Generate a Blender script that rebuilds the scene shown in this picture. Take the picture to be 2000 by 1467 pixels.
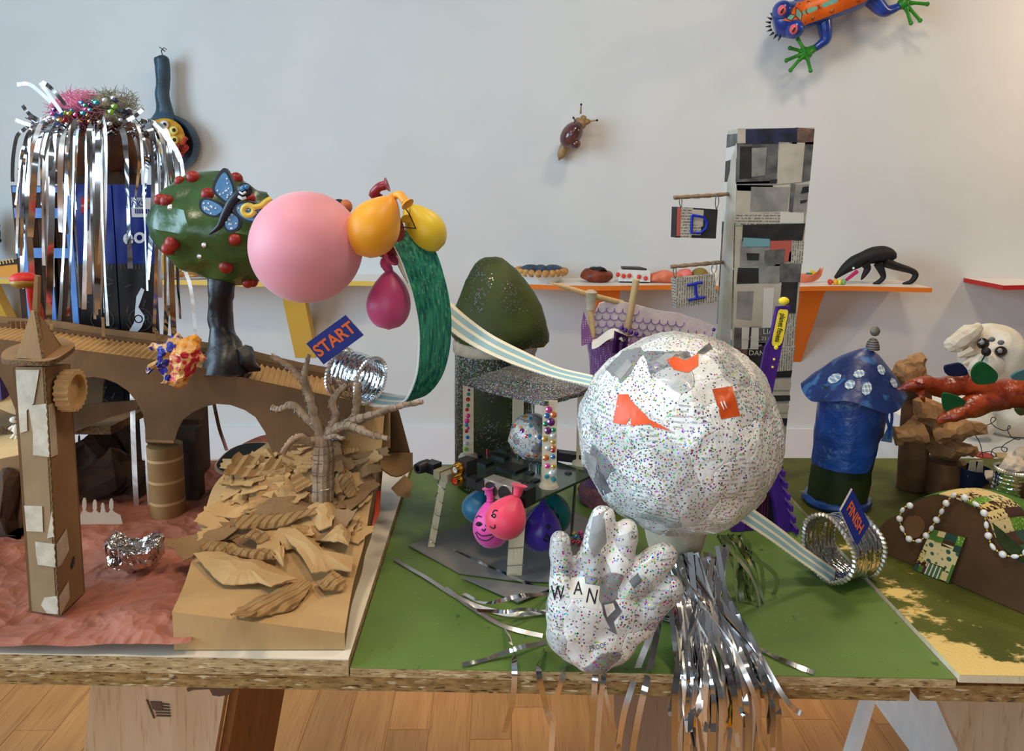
import bpy, bmesh, math, random
from mathutils import Vector as V, Matrix, noise
from mathutils.geometry import delaunay_2d_cdt
random.seed(7); noise.seed_set(4)
for o in list(bpy.data.objects): bpy.data.objects.remove(o)
SC = bpy.context.scene
COL = SC.collection
# ------------------------------------------------------------------ camera
F, CX, CY, CZ = 1500.0, 1000.0, 580.0, 1.25
PITCH, YAW, ROLL = math.radians(8.0), math.radians(0.95), math.radians(0.45)
fw = V((math.sin(YAW)*math.cos(PITCH), math.cos(YAW)*math.cos(PITCH), -math.sin(PITCH)))
r0 = V((math.cos(YAW), -math.sin(YAW), 0)); u0 = r0.cross(fw)
rt = r0*math.cos(ROLL)+u0*math.sin(ROLL); up = rt.cross(fw)
CAM = V((0, 0, CZ))
cd = bpy.data.cameras.new('camera'); cam = bpy.data.objects.new('camera', cd); COL.objects.link(cam)
cd.sensor_width = 36; cd.lens = 36*F/2000; cd.shift_y = -(733.5-CY)/2000; cd.clip_start = .02
cam.matrix_world = Matrix(((rt.x, up.x, -fw.x, 0), (rt.y, up.y, -fw.y, 0), (rt.z, up.z, -fw.z, CZ), (0, 0, 0, 1)))
SC.camera = cam
def ray(u, v): return rt*((u-CX)/F)+up*((CY-v)/F)+fw
def P(u, v, Y):
    d = ray(u, v); return CAM+d*(Y/d.y)
def G(u, v, z):
    d = ray(u, v); return CAM+d*((z-CZ)/d.z)
def px(Y, n=1): return n*(Y*.99+.04)/F          # n pixels in metres at depth Y
# ------------------------------------------------------------------ world, lights, exposure
SC.view_settings.view_transform = 'Standard'; SC.view_settings.look = 'None'
SC.view_settings.exposure = 0.30; SC.view_settings.gamma = 1.0; SC.view_settings.use_curve_mapping = False
wd = bpy.data.worlds.new('world'); SC.world = wd; wd.use_nodes = True
wd.node_tree.nodes['Background'].inputs[0].default_value = (.55, .62, .7, 1)
wd.node_tree.nodes['Background'].inputs[1].default_value = .4
def area(name, loc, tgt, sx, sy, power, col):
    l = bpy.data.lights.new(name, 'AREA'); l.shape = 'RECTANGLE'; l.size = sx; l.size_y = sy; l.energy = power; l.color = col
    o = bpy.data.objects.new(name, l); COL.objects.link(o); o.location = loc
    o.rotation_euler = (V(tgt)-V(loc)).to_track_quat('-Z', 'Y').to_euler(); return o
WY = 3.32                                        # back wall
area('daylight_left', (-3.3, .1, 1.9), (0, .1, 1.9), 2.6, 2.0, 145, (.54, .79, 1))
area('daylight_front', (-1.2, -3.1, 1.8), (-1.2, 0, 1.8), 2.8, 2.0, 46, (.74, .88, 1))
for i, (x, y) in enumerate([(-.75, .35), (.75, .3), (1.0, 1.9)]):
    area('ceiling_lamp_light', (x, y, 3.12), (x, y, 0), .35, .35, 15, (1, .84, .62))
area('wall_washer_light', (2.75, 2.5, 2.3), (2.55, 3.3, 1.3), .2, .2, 9, (1, .70, .40))
# ------------------------------------------------------------------ helpers
def sr(c):
    if isinstance(c, str): c = tuple(int(c[i:i+2], 16) for i in (0, 2, 4))
    return tuple((x/255/12.92 if x/255 <= .04045 else ((x/255+.055)/1.055)**2.4) for x in c)+(1,)
class N:
    def __init__(s, name):
        s.m = bpy.data.materials.new(name); s.m.use_nodes = True; s.t = s.m.node_tree; s.b = s.t.nodes['Principled BSDF']
        s._co = None
    def n(s, typ, **kw):
        o = s.t.nodes.new(typ)
        for k, v in kw.items():
            if isinstance(k, str) and hasattr(o, k) and not k.startswith('i_'): setattr(o, k, v)
        return o
    def l(s, a, b): s.t.links.new(a, b)
    def co(s, kind='Object', sc=(1, 1, 1), rot=(0, 0, 0)):
        if not s._co: s._co = s.n('ShaderNodeTexCoord')
        if sc == (1, 1, 1) and rot == (0, 0, 0): return s._co.outputs[kind]
        mp = s.n('ShaderNodeMapping'); mp.inputs['Scale'].default_value = sc; mp.inputs['Rotation'].default_value = rot
        s.l(s._co.outputs[kind], mp.inputs['Vector']); return mp.outputs[0]
    def rng(s, x, lo, hi, a=0, b=1):
        o = s.n('ShaderNodeMapRange'); o.inputs[1].default_value = lo; o.inputs[2].default_value = hi; o.inputs[3].default_value = a; o.inputs[4].default_value = b
        s.l(x, o.inputs[0]); return o.outputs[0]
    def math(s, op, a, b=None):
        o = s.n('ShaderNodeMath', operation=op)
        for i, x in enumerate((a, b)):
            if x is None: continue
            if isinstance(x, (int, float)): o.inputs[i].default_value = x
            else: s.l(x, o.inputs[i])
        return o.outputs[0]
    def mix(s, f, a, b):
        o = s.n('ShaderNodeMix', data_type='RGBA')
        for i, x in ((0, f), (6, a), (7, b)):
            if isinstance(x, (int, float)): o.inputs[i].default_value = x
            elif isinstance(x, (tuple, str)): o.inputs[i].default_value = sr(x)
            else: s.l(x, o.inputs[i])
        return o.outputs[2]
    def noise(s, scale, detail=3, sc=(1, 1, 1), kind='Object', rough=.5, rot=(0, 0, 0), dist=0):
        o = s.n('ShaderNodeTexNoise'); o.inputs['Scale'].default_value = scale; o.inputs['Detail'].default_value = detail; o.inputs['Roughness'].default_value = rough
        o.inputs['Distortion'].default_value = dist
        s.l(s.co(kind, sc, rot), o.inputs['Vector']); return o.outputs['Fac']
    def voro(s, scale, out='Distance', feature='F1', sc=(1, 1, 1), kind='Object', rnd=1):
        o = s.n('ShaderNodeTexVoronoi', feature=feature); o.inputs['Scale'].default_value = scale
        if 'Randomness' in o.inputs: o.inputs['Randomness'].default_value = rnd
        s.l(s.co(kind, sc), o.inputs['Vector']); return o.outputs[out] if out else o.outputs
    def wave(s, scale, sc=(1, 1, 1), kind='Object', dist=0, rot=(0, 0, 0), dirn='X', det=2, dscale=1):
        o = s.n('ShaderNodeTexWave', bands_direction=dirn); o.inputs['Scale'].default_value = scale; o.inputs['Distortion'].default_value = dist; o.inputs['Detail'].default_value = det
        o.inputs['Detail Scale'].default_value = dscale
        s.l(s.co(kind, sc, rot), o.inputs['Vector']); return o.outputs['Fac']
    def col(s, c):
        if isinstance(c, (tuple, str)): s.b.inputs['Base Color'].default_value = sr(c)
        else: s.l(c, s.b.inputs['Base Color'])
    def set(s, rough=.6, metal=0, spec=.4, coat=0, sheen=0, trans=0, sss=0):
        for k, x in (('Roughness', rough), ('Metallic', metal), ('Specular IOR Level', spec), ('Coat Weight', coat), ('Sheen Weight', sheen), ('Transmission Weight', trans)):
            if isinstance(x, (int, float)): s.b.inputs[k].default_value = x
            else: s.l(x, s.b.inputs[k])
        return s
    def bump(s, h, st=.3, dist=.002):
        o = s.n('ShaderNodeBump'); o.inputs['Strength'].default_value = st; o.inputs['Distance'].default_value = dist
        s.l(h, o.inputs['Height']); s.l(o.outputs[0], s.b.inputs['Normal'])
def mt(name, c1, c2=None, scale=30, lo=.35, hi=.65, detail=4, rough=.6, metal=0, spec=.35, bump=0, bscale=None, bdist=.002, sc=(1, 1, 1), coat=0, sheen=0, kind='Object', c3=None, s3=None):
    m = N(name); m.set(rough, metal, spec, coat, sheen)
    if c2:
        c = m.mix(m.rng(m.noise(scale, detail, sc, kind), lo, hi), c1, c2)
        if c3: c = m.mix(m.rng(m.noise(s3 or scale*4, 3, sc, kind), .55, .68), c, c3)
        m.col(c)
    else: m.col(c1)
    if bump: m.bump(m.noise(bscale or scale, 4, sc, kind), bump, bdist)
    return m.m
WL = {}
def wl(p): return WL.get(p.name, V((0, 0, 0))) if p else V((0, 0, 0))
def tag(o, label=None, cat=None, group=None, kind=None):
    if label: o['label'] = label
    if cat: o['category'] = cat
    if group: o['group'] = group
    if kind: o['kind'] = kind
    return o
def thing(name, label, cat, loc, group=None, kind=None):
    o = bpy.data.objects.new(name, None); COL.objects.link(o); o.location = loc; o.empty_display_size = .02
    WL[o.name] = V(loc); return tag(o, label, cat, group, kind)
def spl(pts, n=8, closed=False):
    pts = [V(p) for p in pts]; out = []; L = len(pts)
    rngi = range(L if closed else L-1)
    for i in rngi:
        p1, p2 = pts[i], pts[(i+1) % L]
        p0 = pts[i-1] if (i > 0 or closed) else p1*2-p2
        p3 = pts[(i+2) % L] if (i+2 < L or closed) else p2*2-p1
        for k in range(n):
            t = k/n
            out.append(.5*((2*p1)+(p2-p0)*t+(2*p0-5*p1+4*p2-p3)*t*t+(3*p1-p0-3*p2+p3)*t**3))
    if not closed: out.append(pts[-1])
    return out
def lerp(a, b, t): return a+(b-a)*t
class MB:
    def __init__(s): s.v = []; s.f = []; s.m = []; s.uv = {}
    def add(s, vs, fs, m=0, uvs=None):
        b = len(s.v); s.v += [V(x) for x in vs]
        for i, f in enumerate(fs):
            if uvs: s.uv[len(s.f)] = uvs[i]
            s.f.append([b+k for k in f]); s.m.append(m)
        return s
    def box(s, c, size, rot=None, m=0):
        c = V(c); h = V(size)/2; R = rot or Matrix.Identity(3)
        vs = [c+R@V((x*h.x, y*h.y, z*h.z)) for x in (-1, 1) for y in (-1, 1) for z in (-1, 1)]
        return s.add(vs, [(0, 1, 3, 2), (4, 6, 7, 5), (0, 4, 5, 1), (2, 3, 7, 6), (0, 2, 6, 4), (1, 5, 7, 3)], m)
    def bx(s, a, b, m=0): a, b = V(a), V(b); return s.box((a+b)/2, b-a, None, m)
    def prism(s, pts, vec, m=0, m2=None):
        pts = [V(p) for p in pts]; n = len(pts); vec = V(vec)
        s.add(pts+[p+vec for p in pts], [tuple(range(n-1, -1, -1)), tuple(range(n, 2*n))], m)
        b = len(s.v)-2*n
        for i in range(n):
            j = (i+1) % n; s.f.append([b+i, b+j, b+n+j, b+n+i]); s.m.append(m if m2 is None else m2)
        return s
    def tube(s, pts, r, n=8, m=0, cap=True):
        pts = [V(p) for p in pts]; L = len(pts)
        if not isinstance(r, (list, tuple)): r = [r]*L
        vs = []; prev = None
        for i, p in enumerate(pts):
            t = (pts[min(i+1, L-1)]-pts[max(i-1, 0)])
            t = t.normalized() if t.length > 1e-9 else V((0, 0, 1))
            if prev is None:
                a = V((0, 0, 1)) if abs(t.z) < .9 else V((1, 0, 0)); x = t.cross(a).normalized()
            else:
                x = prev-t*prev.dot(t); x = x.normalized() if x.length > 1e-6 else t.orthogonal().normalized()
            prev = x; y = t.cross(x)
            vs += [p+(x*math.cos(2*math.pi*k/n)+y*math.sin(2*math.pi*k/n))*r[i] for k in range(n)]
        fs = []
        for i in range(L-1):
            for k in range(n): k2 = (k+1) % n; fs.append((i*n+k, i*n+k2, (i+1)*n+k2, (i+1)*n+k))
        if cap: fs += [tuple(range(n-1, -1, -1)), tuple((L-1)*n+k for k in range(n))]
        return s.add(vs, fs, m)
    def lathe(s, prof, o, ax=(0, 0, 1), n=24, m=0, xd=None, squash=1.0):
        o, ax = V(o), V(ax).normalized(); x = V(xd) if xd else ax.orthogonal(); x = (x-ax*x.dot(ax)).normalized(); y = ax.cross(x)
        vs = [o+ax*z+(x*math.cos(2*math.pi*k/n)+y*math.sin(2*math.pi*k/n)*squash)*r for r, z in prof for k in range(n)]
        fs = []
        for i in range(len(prof)-1):
            for k in range(n): k2 = (k+1) % n; fs.append((i*n+k, i*n+k2, (i+1)*n+k2, (i+1)*n+k))
        cl = prof[0] == prof[-1]
        if prof[0][0] > 1e-5 and not cl: fs.append(tuple(range(n-1, -1, -1)))
        if prof[-1][0] > 1e-5 and not cl: fs.append(tuple((len(prof)-1)*n+k for k in range(n)))
        return s.add(vs, fs, m)
    def sph(s, c, r, n=12, m=0, rot=None, k=None):
        c = V(c); r = V((r, r, r)) if isinstance(r, (int, float)) else V(r); R = rot or Matrix.Identity(3); k = k or max(4, n//2+1); vs = []
        for i in range(1, k):
            a = math.pi*i/k
            for j in range(n): b = 2*math.pi*j/n; vs.append(c+R@V((r.x*math.sin(a)*math.cos(b), r.y*math.sin(a)*math.sin(b), r.z*math.cos(a))))
        vs += [c+R@V((0, 0, r.z)), c-R@V((0, 0, r.z))]; t = len(vs)-2; fs = []
        for i in range(k-2):
            for j in range(n): j2 = (j+1) % n; fs.append((i*n+j, (i+1)*n+j, (i+1)*n+j2, i*n+j2))
        for j in range(n): j2 = (j+1) % n; fs.append((t, j, j2)); fs.append((t+1, (k-2)*n+j2, (k-2)*n+j))
        return s.add(vs, fs, m)
    def ico(s, c, r, sub=3, m=0, rot=None):
        bm = bmesh.new(); bmesh.ops.create_icosphere(bm, subdivisions=sub, radius=1); R = rot or Matrix.Identity(3)
        r = V((r, r, r)) if isinstance(r, (int, float)) else V(r); bm.verts.index_update()
        s.add([V(c)+R@V((v.co.x*r.x, v.co.y*r.y, v.co.z*r.z)) for v in bm.verts], [[v.index for v in f.verts] for f in bm.faces], m); bm.free(); return s
    def grid(s, fn, nu, nv, m=0, closeu=False, thick=None):
        vs = [fn(i/nu, j/nv) for j in range(nv+1) for i in range(nu+1)]; w = nu+1; fs = []; uv = []
        for j in range(nv):
            for i in range(nu):
                fs.append((j*w+i, j*w+i+1, (j+1)*w+i+1, (j+1)*w+i)); uv.append([(i/nu, j/nv), ((i+1)/nu, j/nv), ((i+1)/nu, (j+1)/nv), (i/nu, (j+1)/nv)])
        s.add(vs, fs, m, uv)
        if thick:
            b = len(s.v)-len(vs); tv = V(thick)
            s.add([V(x)+tv for x in vs], [f[::-1] for f in fs], m, [u[::-1] for u in uv]); c = b+len(vs)
            loop = [i for i in range(w)]+[j*w+nu for j in range(1, nv+1)]+[nv*w+i for i in range(nu-1, -1, -1)]+[j*w for j in range(nv-1, 0, -1)]
            for i in range(len(loop)):
                p, q = loop[i], loop[(i+1) % len(loop)]; s.f.append([b+q, b+p, c+p, c+q]); s.m.append(m)
        return s
    def ribbon(s, A, B, th=0, m=0, m2=None):
        n = len(A); A = [V(a) for a in A]; B = [V(b) for b in B]; m2 = m if m2 is None else m2
        fs = [(2*i, 2*i+1, 2*i+3, 2*i+2) for i in range(n-1)]
        uv = [[(0, i/(n-1)), (1, i/(n-1)), (1, (i+1)/(n-1)), (0, (i+1)/(n-1))] for i in range(n-1)]
        vs = [x for a, b in zip(A, B) for x in (a, b)]
        s.add(vs, fs, m, uv)
        if th:
            of = []
            for i in range(n):
                t = (A[min(i+1, n-1)]+B[min(i+1, n-1)])-(A[max(i-1, 0)]+B[max(i-1, 0)]); k = (B[i]-A[i]).cross(t); k = k.normalized() if k.length > 1e-12 else V((0, 0, 1)); of.append(k*th)
            b = len(s.v)-2*n; s.add([x for a, b2, o in zip(A, B, of) for x in (a+o, b2+o)], [f[::-1] for f in fs], m2, [u[::-1] for u in uv]); c = b+2*n
            for i in range(n-1):
                for k in (0, 1):
                    p, q = 2*i+k, 2*i+2+k; s.f.append([b+p, b+q, c+q, c+p] if k == 0 else [b+q, b+p, c+p, c+q]); s.m.append(m)
            for p, q in ((0, 1), (2*n-1, 2*n-2)): s.f.append([b+q, b+p, c+p, c+q]); s.m.append(m)
        return s
    def disp(s, fn, start=0):
        for i in range(start, len(s.v)): s.v[i] = s.v[i]+fn(s.v[i])
        return s
    def obj(s, name, mats, parent=None, smooth=True, ang=40, label=None, cat=None, group=None, kind=None, origin=None):
        me = bpy.data.meshes.new(name); off = wl(parent); loc = V((0, 0, 0))
        if parent is None:
            if origin is not None: loc = V(origin)
            elif s.v:
                loc = V(((min(v.x for v in s.v)+max(v.x for v in s.v))/2, (min(v.y for v in s.v)+max(v.y for v in s.v))/2, min(v.z for v in s.v)))
            off = loc
        me.from_pydata([v-off for v in s.v], [], s.f)
        mats = mats if isinstance(mats, (list, tuple)) else [mats]
        for m in mats: me.materials.append(m)
        me.polygons.foreach_set('material_index', s.m)
        if s.uv:
            ul = me.uv_layers.new(name='UVMap')
            for p in me.polygons:
                u = s.uv.get(p.index)
                if u:
                    for k, li in enumerate(p.loop_indices): ul.data[li].uv = u[k]
        me.update()
        bm = bmesh.new(); bm.from_mesh(me); bmesh.ops.recalc_face_normals(bm, faces=bm.faces); bm.to_mesh(me); bm.free()
        if smooth:
            me.polygons.foreach_set('use_smooth', [True]*len(me.polygons))
            if ang < 170: me.set_sharp_from_angle(angle=math.radians(ang))
        o = bpy.data.objects.new(name, me); COL.objects.link(o); o.location = loc
        if parent: o.parent = parent
        WL[o.name] = off.copy()
        return tag(o, label, cat, group, kind)
def nz(p, s): return noise.noise_vector(V(p)*s)
def crumple(amp, sc, seed=0):
    so = V((seed*7.3, seed*3.1, seed*1.7))
    return lambda p: nz(p+so, sc)*amp+nz(p*1.0+so*2, sc*2.3)*amp*.45
def wob(amp, sc): return lambda p: nz(p, sc)*amp
def letters(txt, o, xd, yd, size, mat, parent, name='lettering', bold=.0, th=.0004, align='CENTER', sx=1.0, label=None):
    cu = bpy.data.curves.new('t', 'FONT'); cu.body = txt; cu.size = 1; cu.align_x = align; cu.align_y = 'CENTER'; cu.offset = bold; cu.resolution_u = 3
    ob = bpy.data.objects.new('t', cu); COL.objects.link(ob); dg = bpy.context.evaluated_depsgraph_get(); me = ob.evaluated_get(dg).to_mesh()
    xd, yd = V(xd).normalized(), V(yd).normalized(); nrm = xd.cross(yd); mb = MB(); o = V(o)
    mb.add([o+xd*(v.co.x*size*sx)+yd*(v.co.y*size)+nrm*th for v in me.vertices], [list(p.vertices) for p in me.polygons])
    bpy.data.objects.remove(ob); bpy.data.curves.remove(cu)
    return mb.obj(name, mat, parent, smooth=False, label=label)
def frame(o, xd, nrm):
    xd = V(xd).normalized(); nrm = V(nrm).normalized(); nrm = (nrm-xd*nrm.dot(xd)).normalized(); yd = nrm.cross(xd)
    return Matrix((xd, yd, nrm)).transposed()
def poly(pts, Y): return [P(u, v, Y) for u, v in pts]
# ------------------------------------------------------------------ materials
def cardboard(name, a, b, lines=260, dirn='X', rough=.82, ld=.05):
    m = N(name); m.set(rough, 0, .2)
    c = m.mix(m.rng(m.noise(14, 4), .3, .7), a, b)
    w = m.wave(lines/6.28, dist=1.2, dirn=dirn); c2 = m.mix(m.rng(w, .2, 1, 0, ld), c, (90, 60, 30)); m.col(c2)
    m.bump(m.noise(90, 3), .25, .0012); return m.m
K = {}
K['card'] = cardboard('cardboard', (148, 114, 78), (130, 98, 65))
K['card_d'] = cardboard('cardboard_brown', (122, 90, 60), (102, 74, 48))
K['card_l'] = cardboard('cardboard_light', (198, 160, 110), (178, 140, 92), ld=.02)
K['card_e'] = mt('cardboard_cut_edge', (120, 86, 50), (66, 44, 24), 420, rough=.9)
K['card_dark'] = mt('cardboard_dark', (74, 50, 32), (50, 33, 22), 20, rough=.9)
K['tape'] = mt('masking_tape', (200, 186, 164), (180, 164, 140), 60, rough=.55, bump=.2, bscale=160)
K['kraft'] = mt('kraft_paper', (172, 128, 84), (140, 100, 62), 40, rough=.8, bump=.5, bscale=70)
K['kraft_d'] = mt('kraft_tube', (128, 92, 62), (104, 72, 48), 40, rough=.8, bump=.3, bscale=70)
m = N('terracotta_paper'); m.set(.72, 0, .3); m.col(m.mix(m.rng(m.noise(9, 4), .3, .7), (172, 106, 84), (142, 84, 66)))
nzv = m.n('ShaderNodeTexNoise'); nzv.inputs['Scale'].default_value = 12; m.l(m.co(), nzv.inputs['Vector']); wv = m.n('ShaderNodeVectorMath', operation='MULTIPLY_ADD'); m.l(nzv.outputs['Color'], wv.inputs[0]); wv.inputs[1].default_value = (.05, .05, 0); m.l(m.co(), wv.inputs[2])
hh = []
for sc_, am in ((11, 1.0), (25, .5), (60, .16)):
    vo = m.n('ShaderNodeTexVoronoi', voronoi_dimensions='2D'); vo.inputs['Scale'].default_value = sc_; m.l(wv.outputs[0], vo.inputs['Vector']); hh.append(m.math('MULTIPLY', vo.outputs['Distance'], am))
m.bump(m.math('ADD', m.math('ADD', hh[0], hh[1]), hh[2]), .55, .03); K['terra'] = m.m
K['white'] = mt('white_paint', (226, 224, 220), (214, 212, 208), 20, rough=.5)
K['black'] = mt('black_paint', (20, 19, 20), (32, 30, 30), 60, rough=.55, bump=.2)
K['wallm'] = mt('wall_paint', (214, 214, 213), (209, 209, 208), 3, rough=.85, spec=.2, bump=.05, bscale=300)
K['roomm'] = mt('room_paint', (138, 136, 134), rough=.85)
K['base'] = mt('skirting_paint', (222, 223, 226), rough=.5)
def metal(name, c, rough=.16, b=.25, bs=45, dist=.004):
    m = N(name); m.set(rough, 1); m.col(c)
    if b: m.bump(m.noise(bs, 2), b, dist)
    return m.m
K['foil'] = metal('silver_foil', (200, 200, 203), .10, .22, 16)
K['foil_w'] = metal('pale_foil', (232, 226, 220), .34, .2, 40)
K['crumple'] = metal('crumpled_foil', (216, 208, 202), .16, .6, 160, .004)
K['tin'] = metal('tin_can', (200, 200, 200), .14, .5, 110, .003)
K['wire'] = metal('steel_wire', (150, 146, 140), .35, 0)
K['dwire'] = mt('dark_wire', (40, 36, 34), rough=.5)
def particle(name, a, b, c):
    m = N(name); m.set(.85, 0, .2)
    x = m.mix(m.rng(m.noise(60, 5, (1, 1, 3.2)), .38, .62), a, b)
    x = m.mix(m.rng(m.noise(150, 3, (.6, 1, 3.4)), .58, .66), x, c)
    x = m.mix(m.rng(m.noise(110, 3, (.5, 1, 2.6)), .60, .68), x, (214, 190, 150)); m.col(x)
    m.bump(m.noise(160, 3, (.6, 1, 3)), .5, .002); return m.m
K['osb'] = particle('particle_board', (190, 162, 118), (160, 130, 88), (96, 70, 42))
K['osb2'] = particle('particle_board_dark', (172, 136, 84), (136, 102, 58), (80, 55, 30))
def woodm(name, a, b, c, sc=(14, 1, 14), ring=3.0, dist=6, rough=.5, rnd=0):
    m = N(name); m.set(rough, 0, .35)
    w = m.noise(3, 5, sc, dist=1.2); x = m.mix(m.rng(w, .3, .7), a, b)
    v2 = m.noise(10, 4, (sc[0]*2.2, sc[1]*.7, sc[2]*2.2)); x = m.mix(m.rng(v2, .55, .72, 0, .7), x, c)
    if rnd:
        oi = m.n('ShaderNodeObjectInfo'); h = m.n('ShaderNodeHueSaturation'); m.l(x, h.inputs['Color'])
        m.l(m.rng(oi.outputs['Random'], 0, 1, 1-rnd, 1+rnd), h.inputs['Value']); x = h.outputs[0]
    m.col(x); m.bump(v2, .1, .001); return m.m
K['floor'] = woodm('oak_floor', (196, 138, 80), (178, 120, 64), (140, 86, 42), (12, 1, 12), rnd=.14, rough=.42)
K['pine'] = woodm('pine_plank', (210, 178, 142), (192, 156, 118), (168, 126, 90), (9, 9, .8))
K['pine2'] = woodm('pine_plank_knotty', (202, 180, 152), (178, 148, 116), (136, 104, 76), (7, 7, .9))
K['pine3'] = woodm('weathered_plank', (150, 120, 98), (138, 108, 86), (120, 90, 70), (14, 14, .8))
K['brownwood'] = woodm('brown_board', (150, 96, 50), (134, 82, 40), (110, 64, 30), (10, 10, .8))
K['stick'] = woodm('craft_stick', (222, 206, 176), (208, 188, 154), (190, 168, 132), (20, 20, 2))
K['dowel'] = woodm('dowel_wood', (214, 182, 132), (198, 164, 112), (180, 144, 94), (20, 20, 3))
K['burn'] = mt('burnt_print', (98, 72, 54), rough=.7)
m = N('green_board_paint'); m.set(.5, 0, .35)
x = m.mix(m.rng(m.noise(7, 5), .3, .7), (102, 126, 58), (86, 112, 48)); x = m.mix(m.rng(m.noise(60, 3), .68, .74), x, (54, 84, 36))
x = m.mix(m.rng(m.voro(150), 0, .09, 1, 0), x, (176, 190, 150)); m.col(x); m.bump(m.noise(200, 3), .08, .001); K['green'] = m.m
m = N('moss_board_paint'); m.set(.7, 0, .3)
sp = m.n('ShaderNodeSeparateXYZ'); m.l(m.co(), sp.inputs[0])
gx = m.rng(sp.outputs[0], -.353, -.27, .22, 0); gy = m.rng(sp.outputs[1], -.30, -.25, .30, 0); fade = m.rng(sp.outputs[1], -.12, .02, 1, 0)
e = m.math('ADD', m.math('MULTIPLY', gx, fade), gy)
msk = m.rng(m.math('ADD', m.noise(26, 6, (1, 1.4, 1), rough=.65), e), .66, .74)
x = m.mix(m.rng(m.noise(12, 5), .35, .65), (70, 74, 22), (88, 92, 30)); m.col(m.mix(msk, x, (222, 190, 118))); m.bump(m.noise(260, 3), .4, .002); K['moss_board'] = m.m
K['lam'] = mt('white_laminate', (226, 214, 192), (214, 200, 178), 12, rough=.4)
def glitter(name, base, scale=420, thr=.5, dens=(.35, .6), base2=None, bright=1.0, rough=.6, dsc=16, satur=1.1, dmix=1.0):
    """flakes of coloured glitter glued over a base colour"""
    m = N(name); vo = m.voro(scale, None); r = m.n('ShaderNodeSeparateColor'); m.l(vo['Color'], r.inputs[0])
    hs = m.n('ShaderNodeCombineColor', mode='HSV'); m.l(r.outputs[0], hs.inputs[0]); m.l(m.rng(r.outputs[2], 0, 1, 0, satur), hs.inputs[1]); m.l(m.rng(r.outputs[1], 0, 1, .15, bright), hs.inputs[2])
    d = m.rng(m.noise(dsc, 4), dens[0], dens[1]); pick = m.math('LESS_THAN', r.outputs[1], m.math('MULTIPLY', d, thr))
    disk = m.math('LESS_THAN', vo['Distance'], .46); f = m.math('MULTIPLY', pick, disk)
    b = base if not isinstance(base, (tuple, str)) else (m.mix(m.rng(m.noise(22, 4), .35, .65), base, base2) if base2 else base)
    hue = m.n('ShaderNodeMapRange')
    m.col(m.mix(m.math('MULTIPLY', f, dmix), b, hs.outputs[0])); m.set(m.rng(f, 0, 1, rough, .28), m.math('MULTIPLY', f, .55), .4)
    m.bump(m.math('ADD', m.noise(60, 3), m.math('MULTIPLY', m.noise(300, 2), .2)), .25, .002); return m.m
def news(name, satur=1.0, thr=.5, dens=(.35, .66), dark=.09, gsc=330, csc=20):
    m = N(name); nzv = m.n('ShaderNodeTexNoise'); nzv.inputs['Scale'].default_value = 30; m.l(m.co(), nzv.inputs['Vector'])
    wv = m.n('ShaderNodeVectorMath', operation='MULTIPLY_ADD'); m.l(nzv.outputs['Color'], wv.inputs[0]); wv.inputs[1].default_value = (.016, .016, .016); m.l(m.co(), wv.inputs[2])
    vo = m.n('ShaderNodeTexVoronoi'); vo.inputs['Scale'].default_value = csc; m.l(wv.outputs[0], vo.inputs['Vector']); sp = m.n('ShaderNodeSeparateColor'); m.l(vo.outputs['Color'], sp.inputs[0])
    c = m.mix(m.rng(sp.outputs[0], .1, 1), (198, 194, 188), (238, 235, 230))
    ln = m.wave(62, dist=2.0, dirn='Z', det=1); gaps = m.noise(200, 2, (1, 1, .4)); tx = m.math('MULTIPLY', m.math('GREATER_THAN', ln, .66), m.math('GREATER_THAN', gaps, .5))
    tx = m.math('MULTIPLY', tx, m.math('GREATER_THAN', sp.outputs[1], .66)); c = m.mix(m.math('MULTIPLY', tx, .5), c, (70, 68, 66))
    c = m.mix(m.math('MULTIPLY', m.math('LESS_THAN', sp.outputs[2], dark), .72), c, (70, 72, 76)); c = m.mix(m.math('MULTIPLY', m.math('GREATER_THAN', sp.outputs[2], 1-dark*1.6), .5), c, (150, 150, 152))
    v3 = m.voro(gsc, None); r = m.n('ShaderNodeSeparateColor'); m.l(v3['Color'], r.inputs[0])
    hs = m.n('ShaderNodeCombineColor', mode='HSV'); m.l(r.outputs[0], hs.inputs[0]); m.l(m.rng(r.outputs[2], 0, 1, .1, satur), hs.inputs[1]); m.l(m.rng(r.outputs[2], 0, .8, .05, .62), hs.inputs[2])
    d = m.rng(m.noise(9, 4), dens[0], dens[1], .16, 1); f = m.math('MULTIPLY', m.math('LESS_THAN', r.outputs[1], m.math('MULTIPLY', d, thr)), m.math('LESS_THAN', v3['Distance'], .40))
    m.col(m.mix(f, c, hs.outputs[0])); m.set(m.rng(f, 0, 1, .40, .2), m.math('MULTIPLY', f, .35), .5, coat=.3)
    ed = m.n('ShaderNodeTexVoronoi', feature='DISTANCE_TO_EDGE'); ed.inputs['Scale'].default_value = csc; m.l(wv.outputs[0], ed.inputs['Vector'])
    m.bump(m.math('ADD', m.noise(34, 5, dist=1.2), m.rng(ed.outputs['Distance'], 0, .025, 0, .14)), .7, .004); return m.m
K['news_ball'] = news('glittered_newsprint', 1.2, 1.0, (.36, .60), .07, 400, 26)
K['news_hand'] = news('glittered_newsprint_hand', 1.4, .95, (.40, .62), .12, 400, 40)
K['glit_roof'] = glitter('glitter_roof', (52, 50, 50), 460, 1.3, (.0, .3), (84, 80, 76), .95, satur=.85)
K['moss'] = glitter('moss_glitter', (62, 74, 20), 430, .9, (.5, .72), (48, 58, 14), 1.0, dsc=11, satur=.5)
K['moss_dense'] = glitter('moss_glitter_dense', (46, 54, 20), 430, .95, (.34, .58), (32, 38, 12), .8, satur=.6, dsc=9)
K['disco'] = news('glittered_black_newsprint', .8, .8, (.2, .5), .3, 420, 70)
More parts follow.
